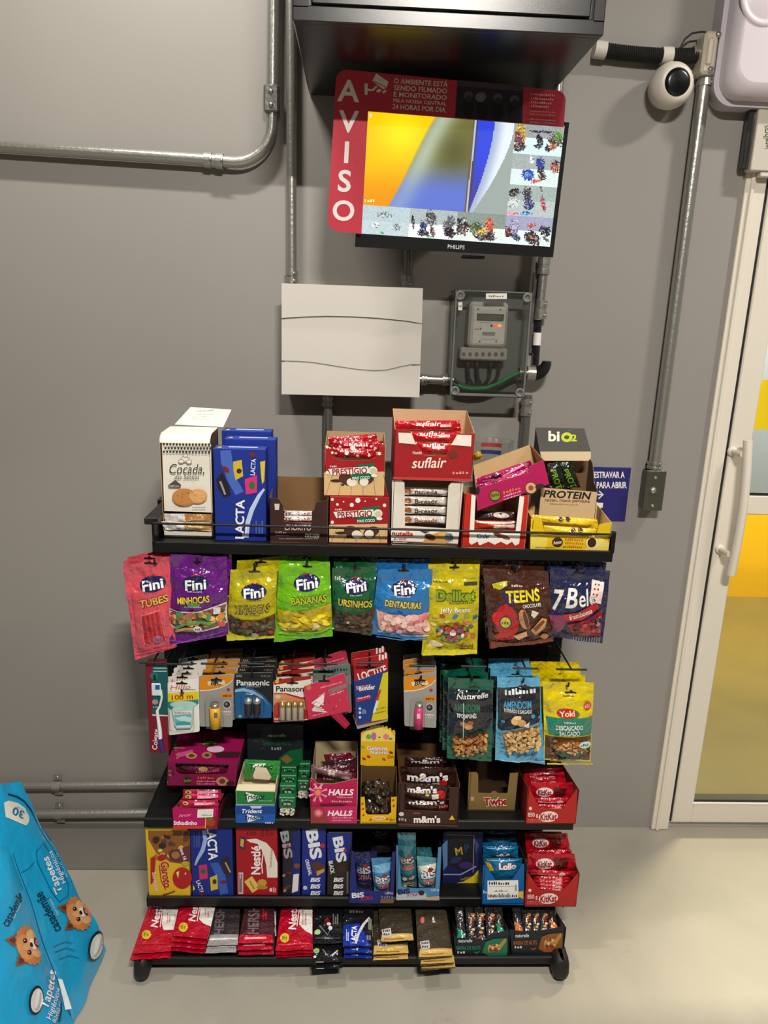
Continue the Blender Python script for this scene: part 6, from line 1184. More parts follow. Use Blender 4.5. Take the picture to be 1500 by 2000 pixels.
# cough drop boxes
HL = (196, 24, 84)
def a_ha(b):
    b.k = 20
    for i in range(8):
        a = math.radians(20 + i * 45); b.line([(621 + 7 * math.cos(a), 1548 - 7 * math.sin(a)), (621 + 19 * math.cos(a), 1548 - 19 * math.sin(a))], [2, 5], (236, 150, 190))
    b.ell(621, 1549, 8, 8.6, (230, 90, 90)); b.ell(621, 1548, 5, 5, (250, 140, 120)); b.line([(614, 1541), (618, 1536), (621, 1540), (625, 1536), (628, 1541)], 2, (246, 210, 210))
    b.txt('HALLS', 666, 1547, 12, (246, 230, 236), w=50, shear=.2, bold=.08); b.scrib(658, 690, 1557, 3.4, (236, 150, 180)); b.scrib(648, 688, 1565, 4, (240, 180, 200)); b.pp([(622, 1571), (680, 1570), (660, 1576), (636, 1576)], (90, 10, 40))
    b.pp([(607, 1576), (698, 1574), (697, 1608), (607, 1608)], (206, 40, 100)); b.pp([(607, 1576), (630, 1576), (644, 1608), (607, 1608)], (150, 60, 60)); b.ell(622, 1588, 9, 8, (220, 90, 110)); b.ell(622, 1588, 5, 4.6, (236, 150, 160)); b.txt('HALLS', 664, 1588, 10, (246, 230, 236), w=49, shear=.2, bold=.08); b.scrib(650, 690, 1597, 3.4, (236, 150, 180)); b.scrib(648, 686, 1602, 2.6, (236, 150, 180))
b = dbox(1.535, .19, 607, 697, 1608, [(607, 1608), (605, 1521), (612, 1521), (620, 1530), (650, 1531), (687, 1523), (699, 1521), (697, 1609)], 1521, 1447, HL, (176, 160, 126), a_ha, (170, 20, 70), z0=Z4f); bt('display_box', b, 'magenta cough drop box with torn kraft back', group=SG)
for i, (q, y, c) in enumerate((([(632, 1474), (684, 1470), (696, 1484), (636, 1488)], 1.68, (120, 16, 40)), ([(640, 1486), (697, 1480), (697, 1494), (642, 1498)], 1.655, (70, 30, 44)), ([(620, 1496), (696, 1494), (696, 1510), (622, 1508)], 1.62, (90, 20, 50)), ([(618, 1508), (696, 1510), (692, 1526), (618, 1524)], 1.575, (110, 26, 60)))):
    bar('cough_drop_stick', 'dark wrapped cough drop stick, number %s from the back of the magenta box' % ('one', 'two', 'three', 'four')[i], q, y, c, (lambda q: lambda b: b.scrib(q[0][0] + 14, q[1][0] - 12, (q[0][1] + q[2][1]) / 2, 6, (190, 150, 160), 0))(q), T=.007, group='sticks in the magenta box', cat='sweet', back=1)
b = pillow([(608, 1493), (688, 1510), (686, 1525), (607, 1508)], YP(1.556), .006, (120, 84, 88), lambda b: (b.pp([(641, 1502), (655, 1505), (654, 1517), (640, 1514)], (200, 180, 170)), b.scrib(668, 684, 1517, 6, (220, 200, 200), -10, 6), b.line([(612, 1497), (685, 1512)], 1, (170, 130, 130))), (.05, .05, .04, .04), mat='foil', nz=6, back=1, wr=.4); tag(b.obj('cough_drop_stick'), 'greyish cough drop stick lying slanted across the magenta box', 'sweet', 'sticks in the magenta box')
# yellow jelly box with scalloped header
YJ = (250, 198, 20)
def a_ge(b):
    b.k = 20
    for u, v in ((708, 1570), (709, 1580), (710, 1592), (768, 1563), (769, 1574), (724, 1601), (756, 1600)): b.ell(u, v, 2.6, 1.6, (180, 60, 30), 30)
    b.ell(740, 1598, 14, 5, (250, 216, 120)); b.scrib(730, 752, 1598, 4, (226, 140, 100)); b.txt('Dri', 766, 1601, 5, (170, 60, 20), w=10, bold=.05)
b = dbox(1.535, .075, 703, 774, 1608, [(703, 1608), (704, 1557), (712, 1556), (714, 1586), (718, 1591), (758, 1591), (764, 1586), (764, 1557), (775, 1556), (774, 1608)], 1557, 1496, YJ, (96, 70, 38), a_ge, (206, 160, 20), z0=Z4f)
k = thing('jelly_box', 'yellow jelly sweets box with a tall scalloped header card', 'snack box', ((b.dim[0] + b.dim[1]) / 2, 1.57, Z4f), SG); b.obj('carton', k)
Yg = 1.612; m = MB('card', YP(Yg)); sc_ = [(704, 1494), (705, 1431)]
for i in range(9): sc_ += [(708 + i * 7.2 + d, 1431 - 13 * math.sin(PI * min(max((i + .5) / 9, 0), 1)) - e) for d, e in ((0, 0), (2, 2.4), (5, 2.4))]
sc_ += [(772, 1430), (770, 1498), (740, 1500)]
m.prism([m.pl.at(u, v) for u, v in sc_], (0, .0012, 0), YJ, KRAFT); m.k = 3
m.pp([(706, 1440), (715, 1426), (738, 1420), (760, 1425), (771, 1440), (771, 1448), (706, 1448)], (250, 222, 110)); m.txt('Gelatina', 737, 1461, 8, (240, 240, 236), w=40, bold=.06, out=(200, 80, 120), ow=.05); m.txt('Natural', 740, 1469, 8, (240, 236, 230), w=32, bold=.06, out=(190, 60, 100), ow=.05); m.ell(730, 1438, 5, 8, (190, 110, 170)); m.ell(754, 1439, 6, 5.6, (236, 130, 150)); m.ell(720, 1439, 5, 5, (110, 170, 90)); m.ell(741, 1440, 2, 1.4, (100, 50, 30)); m.ell(763, 1443, 4, 2, (90, 150, 70))
for u, v, c in ((720, 1478, (190, 40, 30)), (750, 1483, (220, 90, 30)), (764, 1470, (110, 60, 20)), (711, 1482, (170, 60, 30)), (709, 1459, (150, 170, 60))): m.ell(u, v, 4, 2.4, c, -30)
m.txt('Dri', 763, 1478, 6, (180, 60, 20), w=11, bold=.05); m.obj('header_card', k)
rj = random.Random(4)
for i in range(12):
    u, v = 722 + (i % 3) * 16 + rj.uniform(-5, 5), 1585 - (i // 3) * 17 + rj.uniform(-6, 4); y = 1.548 + (i // 3) * .014 + rj.uniform(0, .004); w = 11.5
    t = rj.uniform(-.9, .9); q = [(u + x_ * math.cos(t) - y_ * math.sin(t), v + x_ * math.sin(t) + y_ * math.cos(t)) for x_, y_ in ((-w, -9), (w, -10), (w, 9), (-w, 10))]
    bar('wrapped_jelly', 'dark clear wrapped jelly sweet, row %s, number %s in the yellow jelly box' % (('one', 'two', 'three', 'four')[i // 3], ('one', 'two', 'three')[i % 3]), q, y, rj.choice([(46, 34, 36), (60, 44, 30), (40, 38, 24), (70, 40, 36)]), (lambda u, v: lambda b: b.blobs(u - 6, v - 5, u + 6, v + 5, 4, 1.6, 3.4, [(90, 70, 70), (120, 90, 60), (60, 60, 40)]))(u, v), T=.009, seals=(.1, .1, .2, .2), group='jellies in the yellow box', cat='sweet', nx=8, nz=8, wr=1.4, seed=i, mat='film', back=.8)
# brown candy box
MB_ = (58, 34, 28)
def mm(b, u, v, h, w): b.txt("m&m's", u, v, h, (236, 228, 222), w=w, bold=.10, out=(30, 16, 14), ow=.07)
def a_mm(b):
    b.k = 20; b.scrib(808, 822, 1588, 2.6, (190, 100, 80)); mm(b, 834, 1600, 13, 52); b.pp([(883, 1592), (888, 1601), (877, 1601)], (246, 206, 40)); b.ell(784, 1590, 5, 4, (210, 200, 190)); b.txt('810 g', 786, 1600, 5, (200, 190, 180), w=15, bold=.05); b.pp([(777, 1608), (894, 1612), (894, 1615), (777, 1611)], (90, 50, 44))
b = dbox(1.522, .20, 778, 893, 1611, [(777, 1611), (778, 1529), (790, 1527), (790, 1582), (876, 1586), (878, 1538), (898, 1539), (894, 1616)], 1532, 1452, MB_, (98, 70, 40), a_mm, (50, 28, 24), z0=Z4f); bt('display_box', b, 'dark brown candy box with big white letters and a tall cut-out', group=SG)
def w_mm(u, v, full):
    def f(b):
        if full == 2: mm(b, u - 2, v, 15, 80); b.ell(u + 26, v + 14, 10, 8, (206, 30, 34), 20); b.pp([(u + 6, v + 12), (u + 20, v + 10), (u + 22, v + 20), (u + 8, v + 20)], (226, 214, 206)); b.ell(u, v + 14, 4, 2.4, (230, 200, 40)); b.ell(u - 12, v + 14, 6, 3, (150, 40, 36)); b.ell(u - 2, v + 10, 4, 2, (40, 70, 150))
        elif full == 1: mm(b, u - 10, v, 11, 58); b.ell(u + 26, v + 10, 10, 9, (206, 30, 34), 20); b.pp([(u + 8, v + 8), (u + 22, v + 8), (u + 22, v + 18), (u + 10, v + 18)], (226, 214, 206)); b.ell(u, v + 9, 4, 2.4, (230, 200, 40)); b.pp([(u + 44, v + 14), (u + 49, v + 22), (u + 39, v + 22)], (246, 206, 40))
        else: b.txt("m&m's", u, v, 6, (206, 196, 190), w=70, bold=.06); b.scrib(u + 24, u + 44, v + 8, 5, (190, 80, 70))
    return f
for i, (q, y, fl) in enumerate((([(790, 1479), (886, 1480), (886, 1500), (790, 1499)], 1.66, 0), ([(784, 1498), (892, 1498), (890, 1540), (784, 1538)], 1.58, 2), ([(788, 1528), (880, 1534), (880, 1572), (788, 1566)], 1.545, 1), ([(788, 1560), (878, 1572), (878, 1590), (788, 1584)], 1.535, 0))):
    bar('candy_packet', 'brown candy packet, %s in the dark brown candy box' % ('farthest back', 'largest one showing', 'second from the front', 'lowest at the front')[i], q, y, (50, 26, 22), w_mm((q[0][0] + q[2][0]) / 2, q[0][1] + (6 if fl == 0 else 17 if fl == 2 else 12), fl), T=.007, group='packets in the brown candy box', cat='candy packet', seed=i, nz=14, back=1)
# gold box
GD = (132, 108, 62)
b = dbox(1.585, .12, 914, 1006, 1584, [(913, 1584), (916, 1508), (931, 1508), (934, 1513), (934, 1548), (958, 1549), (962, 1545), (968, 1545), (972, 1549), (991, 1549), (996, 1510), (1012, 1509), (1006, 1584)], 1508, 1486, GD, (62, 44, 28), lambda b: (setattr(b, 'k', 20), b.txt('Twix', 967, 1565, 15, (176, 30, 40), w=46, bold=.10, out=(236, 220, 200), ow=.07, rot=2), b.pp([(919, 1556), (926, 1556), (926, 1564), (919, 1564)], (190, 150, 130)), b.pp([(920, 1583), (1005, 1583), (1005, 1584.5), (920, 1584.5)], (90, 70, 40))), (110, 88, 50), z0=Z4f)
bt('display_box', b, 'empty gold box with red lettering set back on the shelf', group=SG)
# red wafer boxes: same on two shelves
def wafer(Yf, D, u0, u1, ub0, ub1, vt, vb, z0, label, grp, bars, vback, sh_='the middle shelf'):
    w = u1 - u0
    def a_kk(b):
        b.k = 20; c = (ub0 + ub1) / 2 - 4; v = vb - 14
        b.ell(c, v, 19, 10.5, (232, 214, 206), 4); b.txt('KitKat', c, v, 13, (176, 26, 34), w=33, bold=.08, rot=3, shear=.15); b.txt('850 g', ub0 + 15, vb - 18, 8, (232, 200, 190), w=20, bold=.07); b.scrib(ub0 + 5, ub0 + 34, vb - 8, 3, (220, 130, 120)); b.scrib(ub0 + 5, ub0 + 38, vb - 4, 2.4, (220, 130, 120)); b.ell(ub0 + 10, vb - 30, 3, 3.4, (240, 210, 200))
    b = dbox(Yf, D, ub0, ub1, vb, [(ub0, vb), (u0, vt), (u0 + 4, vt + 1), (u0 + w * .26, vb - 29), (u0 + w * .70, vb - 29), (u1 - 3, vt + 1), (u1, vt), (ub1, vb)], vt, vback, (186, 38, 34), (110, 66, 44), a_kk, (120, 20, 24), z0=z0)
    bt('display_box', b, label, group=grp)
    for i, (q, y, full) in enumerate(bars):
        def w_(b, q=q, full=full):
            L, R_, v0, v1 = q[0][0], q[1][0], q[0][1], q[2][1]
            if full: b.ell(L + (R_ - L) * .36, v0 + (v1 - v0) * .5, (R_ - L) * .19, (v1 - v0) * .30, (236, 224, 218), 4); b.txt('KitKat', L + (R_ - L) * .36, v0 + (v1 - v0) * .5, (v1 - v0) * .36, (170, 24, 34), w=(R_ - L) * .30, bold=.08, rot=3); b.pp([(L + (R_ - L) * .56, v0 + 5), (R_ - 12, v0 + 8), (R_ - 14, v1 - 7), (L + (R_ - L) * .6, v1 - 6)], (96, 20, 24))
            else: b.scrib(L + (R_ - L) * .16, L + (R_ - L) * .6, (v0 + v1) / 2, 3, (226, 150, 150)); b.ell(L + (R_ - L) * .68, (v0 + v1) / 2, 7, 3, (220, 150, 150))
        bar('wrapped_bar', 'red wafer bar on %s, %s' % (sh_, ('lowest in the front notch', 'second from the bottom of its box', 'third from the bottom of its box', 'fourth from the bottom of its box', 'fifth from the bottom of its box', 'sixth from the bottom of its box', 'seventh from the bottom of its box', 'top one at the back of its box')[i]), q, y, (190, 16, 36), w_, T=.006, group='wafer bars on ' + sh_, seed=i, nz=6 if not full else 12, back=1)
wafer(1.535, .16, 1031, 1128, 1026, 1124, 1542, 1609, Z4f, 'red wafer box at the door end of the middle shelf', SG,
      [([(1040, 1570), (1112, 1572), (1110, 1582), (1042, 1580)], 1.545, 0), ([(1038, 1558), (1118, 1558), (1116, 1570), (1040, 1569)], 1.55, 0), ([(1032, 1530), (1118, 1528), (1122, 1560), (1036, 1562)], 1.575, 1), ([(1024, 1520), (1104, 1518), (1106, 1532), (1026, 1534)], 1.61, 0), ([(1022, 1511), (1102, 1508), (1104, 1520), (1024, 1522)], 1.635, 0), ([(1022, 1502), (1100, 1499), (1102, 1511), (1024, 1513)], 1.66, 0)], 1487)
# ================================================================== LOWER SHELF
LG, Z5f = 'boxes on the lower shelf', Z5 + .0008
def a_gar(b):
    b.k = 2; RB = (186, 36, 40)
    b.pp([(289, 1622), (371, 1622), (371, 1690), (332, 1684), (305, 1666), (290, 1640)], (150, 96, 40)); b.blobs(295, 1626, 366, 1680, 26, 4, 9, [(60, 40, 34), (206, 110, 40), (226, 190, 70), (120, 60, 40), (90, 50, 90), (230, 206, 110), (90, 70, 50)]); b.pp([(328, 1666), (370, 1650), (371, 1680), (345, 1684), (332, 1680)], (110, 50, 60)); b.ell(343, 1670, 8, 7, (170, 120, 70)); b.txt('leve 16', 358, 1668, 7, (236, 226, 226), w=24, rot=-70, bold=.06)
    b.txt('Garoto', 325, 1708, 16, RB, w=50, rot=-82, bold=.08, shear=.2, out=(250, 226, 150), ow=.03); b.line([(311, 1690), (315, 1720), (324, 1738)], 1.8, RB); b.ell(316, 1675, 9, 6, RB, 20); b.pp([(294, 1676), (302, 1672), (304, 1682), (300, 1722), (294, 1728)], RB); b.txt('Sortidos', 304, 1722, 8, (226, 206, 200), w=38, rot=-80, bold=.05); b.ell(356, 1715, 19, 21, RB); b.pp([(344, 1704), (350, 1701), (348, 1716)], (250, 220, 120)); b.pp([(362, 1703), (364, 1708), (360, 1708)], (250, 220, 120)); b.line([(318, 1748), (330, 1745), (342, 1740)], 2.4, (150, 40, 20)); b.ell(362, 1687, 8, 5, (190, 170, 60))
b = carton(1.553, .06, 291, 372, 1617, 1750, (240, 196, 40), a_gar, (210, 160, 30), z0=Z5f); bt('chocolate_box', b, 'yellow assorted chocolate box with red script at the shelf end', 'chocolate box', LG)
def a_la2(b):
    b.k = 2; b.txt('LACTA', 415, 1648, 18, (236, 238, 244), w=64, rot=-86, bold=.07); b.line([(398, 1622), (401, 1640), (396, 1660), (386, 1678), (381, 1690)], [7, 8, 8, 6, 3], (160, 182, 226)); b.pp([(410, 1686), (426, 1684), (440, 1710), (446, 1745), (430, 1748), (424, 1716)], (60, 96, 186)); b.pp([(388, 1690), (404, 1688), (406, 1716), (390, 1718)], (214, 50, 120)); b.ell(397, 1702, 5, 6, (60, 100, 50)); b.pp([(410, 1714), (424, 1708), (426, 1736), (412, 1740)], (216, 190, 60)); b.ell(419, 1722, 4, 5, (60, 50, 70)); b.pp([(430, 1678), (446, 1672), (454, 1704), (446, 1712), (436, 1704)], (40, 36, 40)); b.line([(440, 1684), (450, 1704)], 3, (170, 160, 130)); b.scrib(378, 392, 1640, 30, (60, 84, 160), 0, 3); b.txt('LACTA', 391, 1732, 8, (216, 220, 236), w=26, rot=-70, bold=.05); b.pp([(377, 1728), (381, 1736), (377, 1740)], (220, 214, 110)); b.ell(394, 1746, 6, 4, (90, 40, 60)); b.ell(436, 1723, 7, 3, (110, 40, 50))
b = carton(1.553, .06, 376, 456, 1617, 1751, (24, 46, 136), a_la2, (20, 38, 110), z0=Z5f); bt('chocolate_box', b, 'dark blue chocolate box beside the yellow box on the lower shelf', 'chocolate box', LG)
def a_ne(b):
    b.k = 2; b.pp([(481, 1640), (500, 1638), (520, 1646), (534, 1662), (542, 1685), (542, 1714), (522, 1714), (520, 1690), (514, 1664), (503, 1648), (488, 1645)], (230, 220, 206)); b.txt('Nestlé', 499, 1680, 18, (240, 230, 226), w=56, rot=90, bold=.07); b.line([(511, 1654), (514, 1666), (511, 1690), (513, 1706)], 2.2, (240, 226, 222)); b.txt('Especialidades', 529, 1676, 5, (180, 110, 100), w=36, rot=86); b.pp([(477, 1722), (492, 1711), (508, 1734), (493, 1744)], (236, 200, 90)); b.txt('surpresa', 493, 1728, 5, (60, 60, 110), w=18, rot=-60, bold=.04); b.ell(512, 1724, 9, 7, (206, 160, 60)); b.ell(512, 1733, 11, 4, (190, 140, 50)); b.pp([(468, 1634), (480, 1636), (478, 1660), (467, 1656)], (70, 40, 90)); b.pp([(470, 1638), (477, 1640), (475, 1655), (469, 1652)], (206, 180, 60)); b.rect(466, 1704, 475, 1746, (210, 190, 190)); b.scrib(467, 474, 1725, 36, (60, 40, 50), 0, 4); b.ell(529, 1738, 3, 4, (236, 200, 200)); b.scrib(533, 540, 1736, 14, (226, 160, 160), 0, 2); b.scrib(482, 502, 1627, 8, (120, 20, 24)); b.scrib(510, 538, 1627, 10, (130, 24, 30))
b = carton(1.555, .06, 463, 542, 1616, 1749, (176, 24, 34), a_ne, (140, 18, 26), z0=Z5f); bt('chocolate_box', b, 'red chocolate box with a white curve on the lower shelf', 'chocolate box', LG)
def bis(u0, u1, vt, col, label, art, y=1.556, colS=(20, 26, 60)):
    b = carton(y, .09, u0, u1, vt, 1749, col, art, colS, z0=Z5f); bt('wafer_box', b, label, 'wafer box', LG)
def a_b1(b): b.k = 2; b.txt('BIS', 560, 1650, 16, (150, 150, 160), w=54, rot=-80, bold=.08); b.pp([(572, 1625), (587, 1622), (586, 1748), (570, 1748)], (26, 40, 120)); b.pp([(573, 1708), (584, 1706), (582, 1740), (570, 1744)], (220, 216, 214)); b.blobs(553, 1700, 568, 1740, 8, 2, 4, [(90, 60, 40), (150, 130, 110), (60, 50, 50)]); b.ell(580, 1691, 6, 5, (120, 80, 50)); b.ell(562, 1653, 3, 3, (190, 40, 50))
bis(552, 586, 1618, (30, 30, 44), 'dark wafer box turned sideways next to the red box', a_b1)
def a_b2(b): b.k = 2; b.txt('BIS', 614, 1649, 22, (226, 228, 236), w=58, rot=-80, bold=.10); b.ell(630, 1652, 4, 5, (200, 40, 50)); b.pp([(608, 1687), (618, 1682), (634, 1690), (632, 1703), (618, 1711), (612, 1700)], (90, 54, 40)); b.pp([(618, 1702), (634, 1696), (633, 1703), (619, 1711)], (196, 150, 100)); b.txt('ORIGINAL', 603, 1694, 7, (216, 220, 230), w=32, rot=-76, bold=.08); [b.txt('BiS', 616, v, 8, (230, 230, 236), w=20, shear=.2, bold=.09) for v in (1718, 1731, 1744)]; b.ell(596, 1734, 4, 4, (190, 196, 216))
bis(589, 635, 1618, (28, 48, 140), 'blue wafer box with a wafer picture on the lower shelf', a_b2)
def a_b3(b): b.k = 2; b.pp([(639, 1627), (685, 1628), (684, 1682), (662, 1672), (640, 1690)], (30, 48, 140)); b.txt('BIS', 664, 1659, 19, (224, 226, 236), w=50, rot=-80, bold=.10); b.ell(674, 1661, 3, 4, (190, 40, 50)); b.txt('BLACK', 648, 1694, 8, (216, 214, 210), w=26, rot=-80, bold=.09); b.pp([(656, 1690), (672, 1688), (676, 1702), (662, 1710)], (60, 40, 34)); [b.txt('BiS', 661, v, 8, (226, 226, 226), w=20, shear=.2, bold=.09) for v in (1718, 1731, 1744)]; b.rect(677, 1702, 681, 1746, (110, 106, 100))
bis(639, 685, 1626, (40, 36, 34), 'black and blue wafer box on the lower shelf', a_b3)
def xtra(b, u, v, s_=1.0, c1=(226, 226, 230), c2=(206, 50, 50)): b.txt('BiS', u, v, 15 * s_, c1, w=34 * s_, rot=8, bold=.09, out=(30, 30, 50), ow=.06); b.txt('XTRA', u + 2, v + 17 * s_, 11 * s_, c2, w=32 * s_, rot=8, bold=.08, out=(226, 200, 200), ow=.04); b.ell(u + 5 * s_, v - 10 * s_, 6 * s_, 4 * s_, (150, 30, 30))
def a_x1(b): b.k = 20; b.txt('BiS', 699, 1748, 10, (224, 226, 232), w=24, rot=4, bold=.09); b.txt('XTRA', 716, 1754, 7, (190, 50, 60), w=26, rot=4, bold=.06); b.txt('1,00 kg', 760, 1744, 5, (206, 210, 226), w=16); b.scrib(745, 769, 1752, 5, (110, 120, 150)); b.pp([(744, 1755), (770, 1755), (768, 1764), (742, 1764)], (120, 90, 60))
b = dbox(1.53, .17, 682, 769, 1763, [(682, 1764), (687, 1662), (691, 1663), (697, 1738), (740, 1741), (762, 1740), (766, 1665), (773, 1663), (769, 1765)], 1664, 1618, (34, 42, 120), (40, 34, 40), a_x1, (26, 32, 90), z0=Z5f); bt('display_box', b, 'navy open box with two wafer packets at its front', group=LG)
bar('wafer_packet', 'dark navy wafer packet behind the sky blue one in the navy box', [(692, 1665), (736, 1662), (738, 1738), (697, 1738)], 1.575, (40, 44, 96), lambda b: (xtra(b, 710, 1694, .8, (170, 172, 180), (150, 50, 60)), b.scrib(697, 718, 1720, 3, (110, 110, 130))), T=.012, seals=(.14, .08, .05, .05), cat='wafer packet', group='wafer packets', nz=18, nx=12)
bar('wafer_packet', 'sky blue wafer packet at the front of the navy box', [(725, 1676), (769, 1674), (765, 1740), (731, 1741)], 1.55, (60, 134, 190), lambda b: (b.pp([(727, 1690), (767, 1682), (766, 1696), (728, 1702)], (120, 176, 210)), xtra(b, 747, 1712, .85)), T=.013, seals=(.2, .04, .06, .06), cat='wafer packet', group='wafer packets', nz=18, nx=12)
bar('wafer_packet', 'shadowed wafer packet leaning at the back of the navy box', [(724, 1622), (764, 1620), (766, 1664), (726, 1666)], 1.66, (44, 36, 44), lambda b: (b.txt('BiS', 745, 1630, 8, (110, 110, 120), w=24, bold=.06), b.scrib(728, 762, 1642, 5, (110, 40, 44))), T=.01, seals=(.1, .08, .05, .05), cat='wafer packet', group='wafer packets', nx=12)
def a_x2(b): b.k = 20; b.pp([(774, 1745), (832, 1744), (834, 1757), (774, 1758)], (180, 190, 200)); b.txt('BiS', 789, 1741, 10, (30, 40, 80), w=24, rot=6, bold=.09); b.txt('XTRA', 805, 1748, 6, (190, 50, 60), w=22, rot=4, bold=.06); b.ell(823, 1744, 6, 5, (50, 40, 40)); b.txt('1,00 kg', 850, 1738, 5, (216, 226, 236), w=16); b.scrib(834, 858, 1744, 4, (90, 140, 180)); b.pp([(832, 1752), (858, 1750), (858, 1758), (832, 1758)], (196, 170, 130))
b = dbox(1.54, .16, 774, 858, 1757, [(774, 1758), (774, 1650), (778, 1652), (784, 1732), (812, 1735), (850, 1734), (856, 1655), (862, 1654), (858, 1759)], 1655, 1618, (84, 140, 190), (50, 40, 36), a_x2, (70, 120, 170), z0=Z5f); bt('display_box', b, 'light blue open box with teal and white wafer packets', group=LG)
bar('wafer_packet', 'tall teal wafer packet at the back of the light blue box', [(776, 1626), (812, 1626), (814, 1732), (784, 1731)], 1.575, (60, 120, 136), lambda b: (b.pp([(778, 1640), (812, 1640), (812, 1648), (778, 1648)], (40, 96, 110)), xtra(b, 795, 1675, .75, (214, 210, 200)), b.blobs(788, 1708, 808, 1726, 10, 3, 6, [(206, 176, 140), (230, 206, 170), (120, 90, 70)])), T=.012, seals=(.10, .05, .05, .05), cat='wafer packet', group='wafer packets', nz=20, nx=12, mat='metalfoil' if 0 else 'film')
bar('wafer_packet', 'teal and white wafer packet at the front of the light blue box', [(814, 1672), (860, 1676), (852, 1734), (818, 1732)], 1.556, (90, 160, 176), lambda b: (b.pp([(817, 1690), (858, 1684), (858, 1694), (818, 1702)], (220, 214, 200)), xtra(b, 836, 1702, .85)), T=.013, seals=(.2, .04, .06, .06), cat='wafer packet', group='wafer packets', nz=18, nx=12)
bar('wafer_packet', 'crumpled teal wafer packet top between the two front ones', [(814, 1655), (842, 1655), (846, 1690), (816, 1690)], 1.60, (50, 110, 120), lambda b: b.txt('BiS', 832, 1674, 9, (90, 120, 126), w=28, rot=4, bold=.06), T=.01, seals=(.2, .04, .06, .06), cat='wafer packet', group='wafer packets', nx=10, nz=10)
def a_bl(b):
    b.k = 2; b.pp([(866, 1626), (937, 1628), (936, 1728), (864, 1724)], (28, 32, 84)); b.pp([(880, 1727), (905, 1722), (925, 1710), (937, 1696), (936, 1729)], (240, 214, 30)); b.pp([(874, 1630), (926, 1632), (924, 1705), (905, 1702), (876, 1690), (872, 1660)], (20, 22, 34)); b.txt('M', 896, 1662, 15, (190, 160, 40), w=14, rot=10, bold=.05); b.txt('P', 912, 1656, 15, (40, 60, 90), w=10, rot=10, bold=.05); b.ell(890, 1680, 12, 6, (40, 50, 90), 20); b.ell(910, 1690, 14, 7, (60, 40, 110)); b.pp([(864, 1650), (874, 1640), (874, 1690), (866, 1700)], (90, 130, 180)); b.line([(866, 1708), (900, 1708), (930, 1692)], 2.4, (150, 160, 190)); b.pp([(924, 1634), (936, 1650), (930, 1668)], (60, 70, 130)); b.scrib(900, 922, 1718, 4, (170, 150, 20), 16); b.line([(872, 1630), (926, 1632), (924, 1704)], 1.4, (150, 140, 120))
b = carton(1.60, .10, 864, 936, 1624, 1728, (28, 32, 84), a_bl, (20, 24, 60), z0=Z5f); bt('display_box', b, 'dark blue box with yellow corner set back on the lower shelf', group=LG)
def a_lo(b):
    b.k = 20; b.pp([(952, 1720), (1012, 1719), (1013, 1754), (952, 1757)], (232, 230, 226)); b.scrib(955, 996, 1725, 6, (50, 46, 50), 0, 9); b.scrib(955, 1004, 1731, 2, (150, 146, 146)); b.scrib(966, 992, 1740, 3, (60, 60, 60)); b.scrib(954, 1000, 1749, 8, (60, 56, 56), 0, 16); b.scrib(1000, 1011, 1750, 5, (40, 40, 40), 0, 3); b.scrib(1006, 1010, 1732, 16, (90, 90, 90), 0, 2); b.pp([(1013, 1742), (1022, 1740), (1022, 1756), (1014, 1752)], (240, 206, 40)); b.scrib(944, 952, 1742, 6, (220, 226, 236))
b = dbox(1.53, .16, 941, 1023, 1766, [(941, 1766), (944, 1690), (948, 1690), (968, 1719), (1000, 1718), (1020, 1688), (1024, 1687), (1023, 1768)], 1690, 1622, (14, 104, 178), (60, 50, 44), a_lo, (10, 80, 140), z0=Z5f); bt('display_box', b, 'blue candy box with a white barcode sticker', group=LG)
for i, (q, y) in enumerate((([(942, 1622), (1006, 1622), (1008, 1640), (943, 1640)], 1.655, ), ([(942, 1636), (1010, 1636), (1010, 1655), (943, 1655)], 1.625), ([(943, 1652), (1012, 1652), (1012, 1674), (944, 1674)], 1.595), ([(945, 1676), (1020, 1676), (1018, 1720), (950, 1722)], 1.555))):
    def w_(b, q=q, i=i): b.txt('Lollo', (q[0][0] + q[1][0]) / 2 + (8 if i == 3 else 4), q[0][1] + 12, 10 if i == 3 else 7, (236, 232, 236), w=34 if i == 3 else 26, bold=.12, out=(196, 60, 70) if i == 3 else (30, 70, 120), ow=.05); i == 3 and b.pp([(947, 1682), (958, 1686), (964, 1696), (956, 1700)], (236, 190, 40)); b.line([(q[0][0] + 6, q[0][1] + 3), (q[1][0] - 6, q[1][1] + 3)], 1.4, (120, 190, 226))
    bar('candy_packet', 'teal blue candy packet, %s in the blue box' % ('backmost', 'third from the front', 'second from the front', 'frontmost')[i], q, y, (20, 110, 160), w_, T=.009, group='packets in the blue candy box', cat='candy packet', seed=i, nz=12, back=1)
wafer(1.52, .17, 1029, 1130, 1025, 1125, 1706, 1769, Z5f, 'red wafer box jutting over the end of the lower shelf', LG,
      [([(1048, 1733), (1108, 1734), (1108, 1742), (1049, 1741)], 1.53, 0), ([(1046, 1726), (1110, 1727), (1110, 1735), (1047, 1734)], 1.533, 0), ([(1044, 1719), (1112, 1720), (1112, 1728), (1044, 1727)], 1.536, 0), ([(1042, 1711), (1114, 1712), (1114, 1721), (1042, 1720)], 1.54, 0), ([(1034, 1698), (1126, 1702), (1126, 1712), (1036, 1708)], 1.545, 0), ([(1030, 1667), (1122, 1668), (1128, 1702), (1032, 1704)], 1.56, 1), ([(1028, 1660), (1116, 1660), (1118, 1670), (1030, 1670)], 1.60, 0), ([(1025, 1628), (1108, 1628), (1114, 1660), (1028, 1660)], 1.61, 1)], 1624, 'the lower shelf')
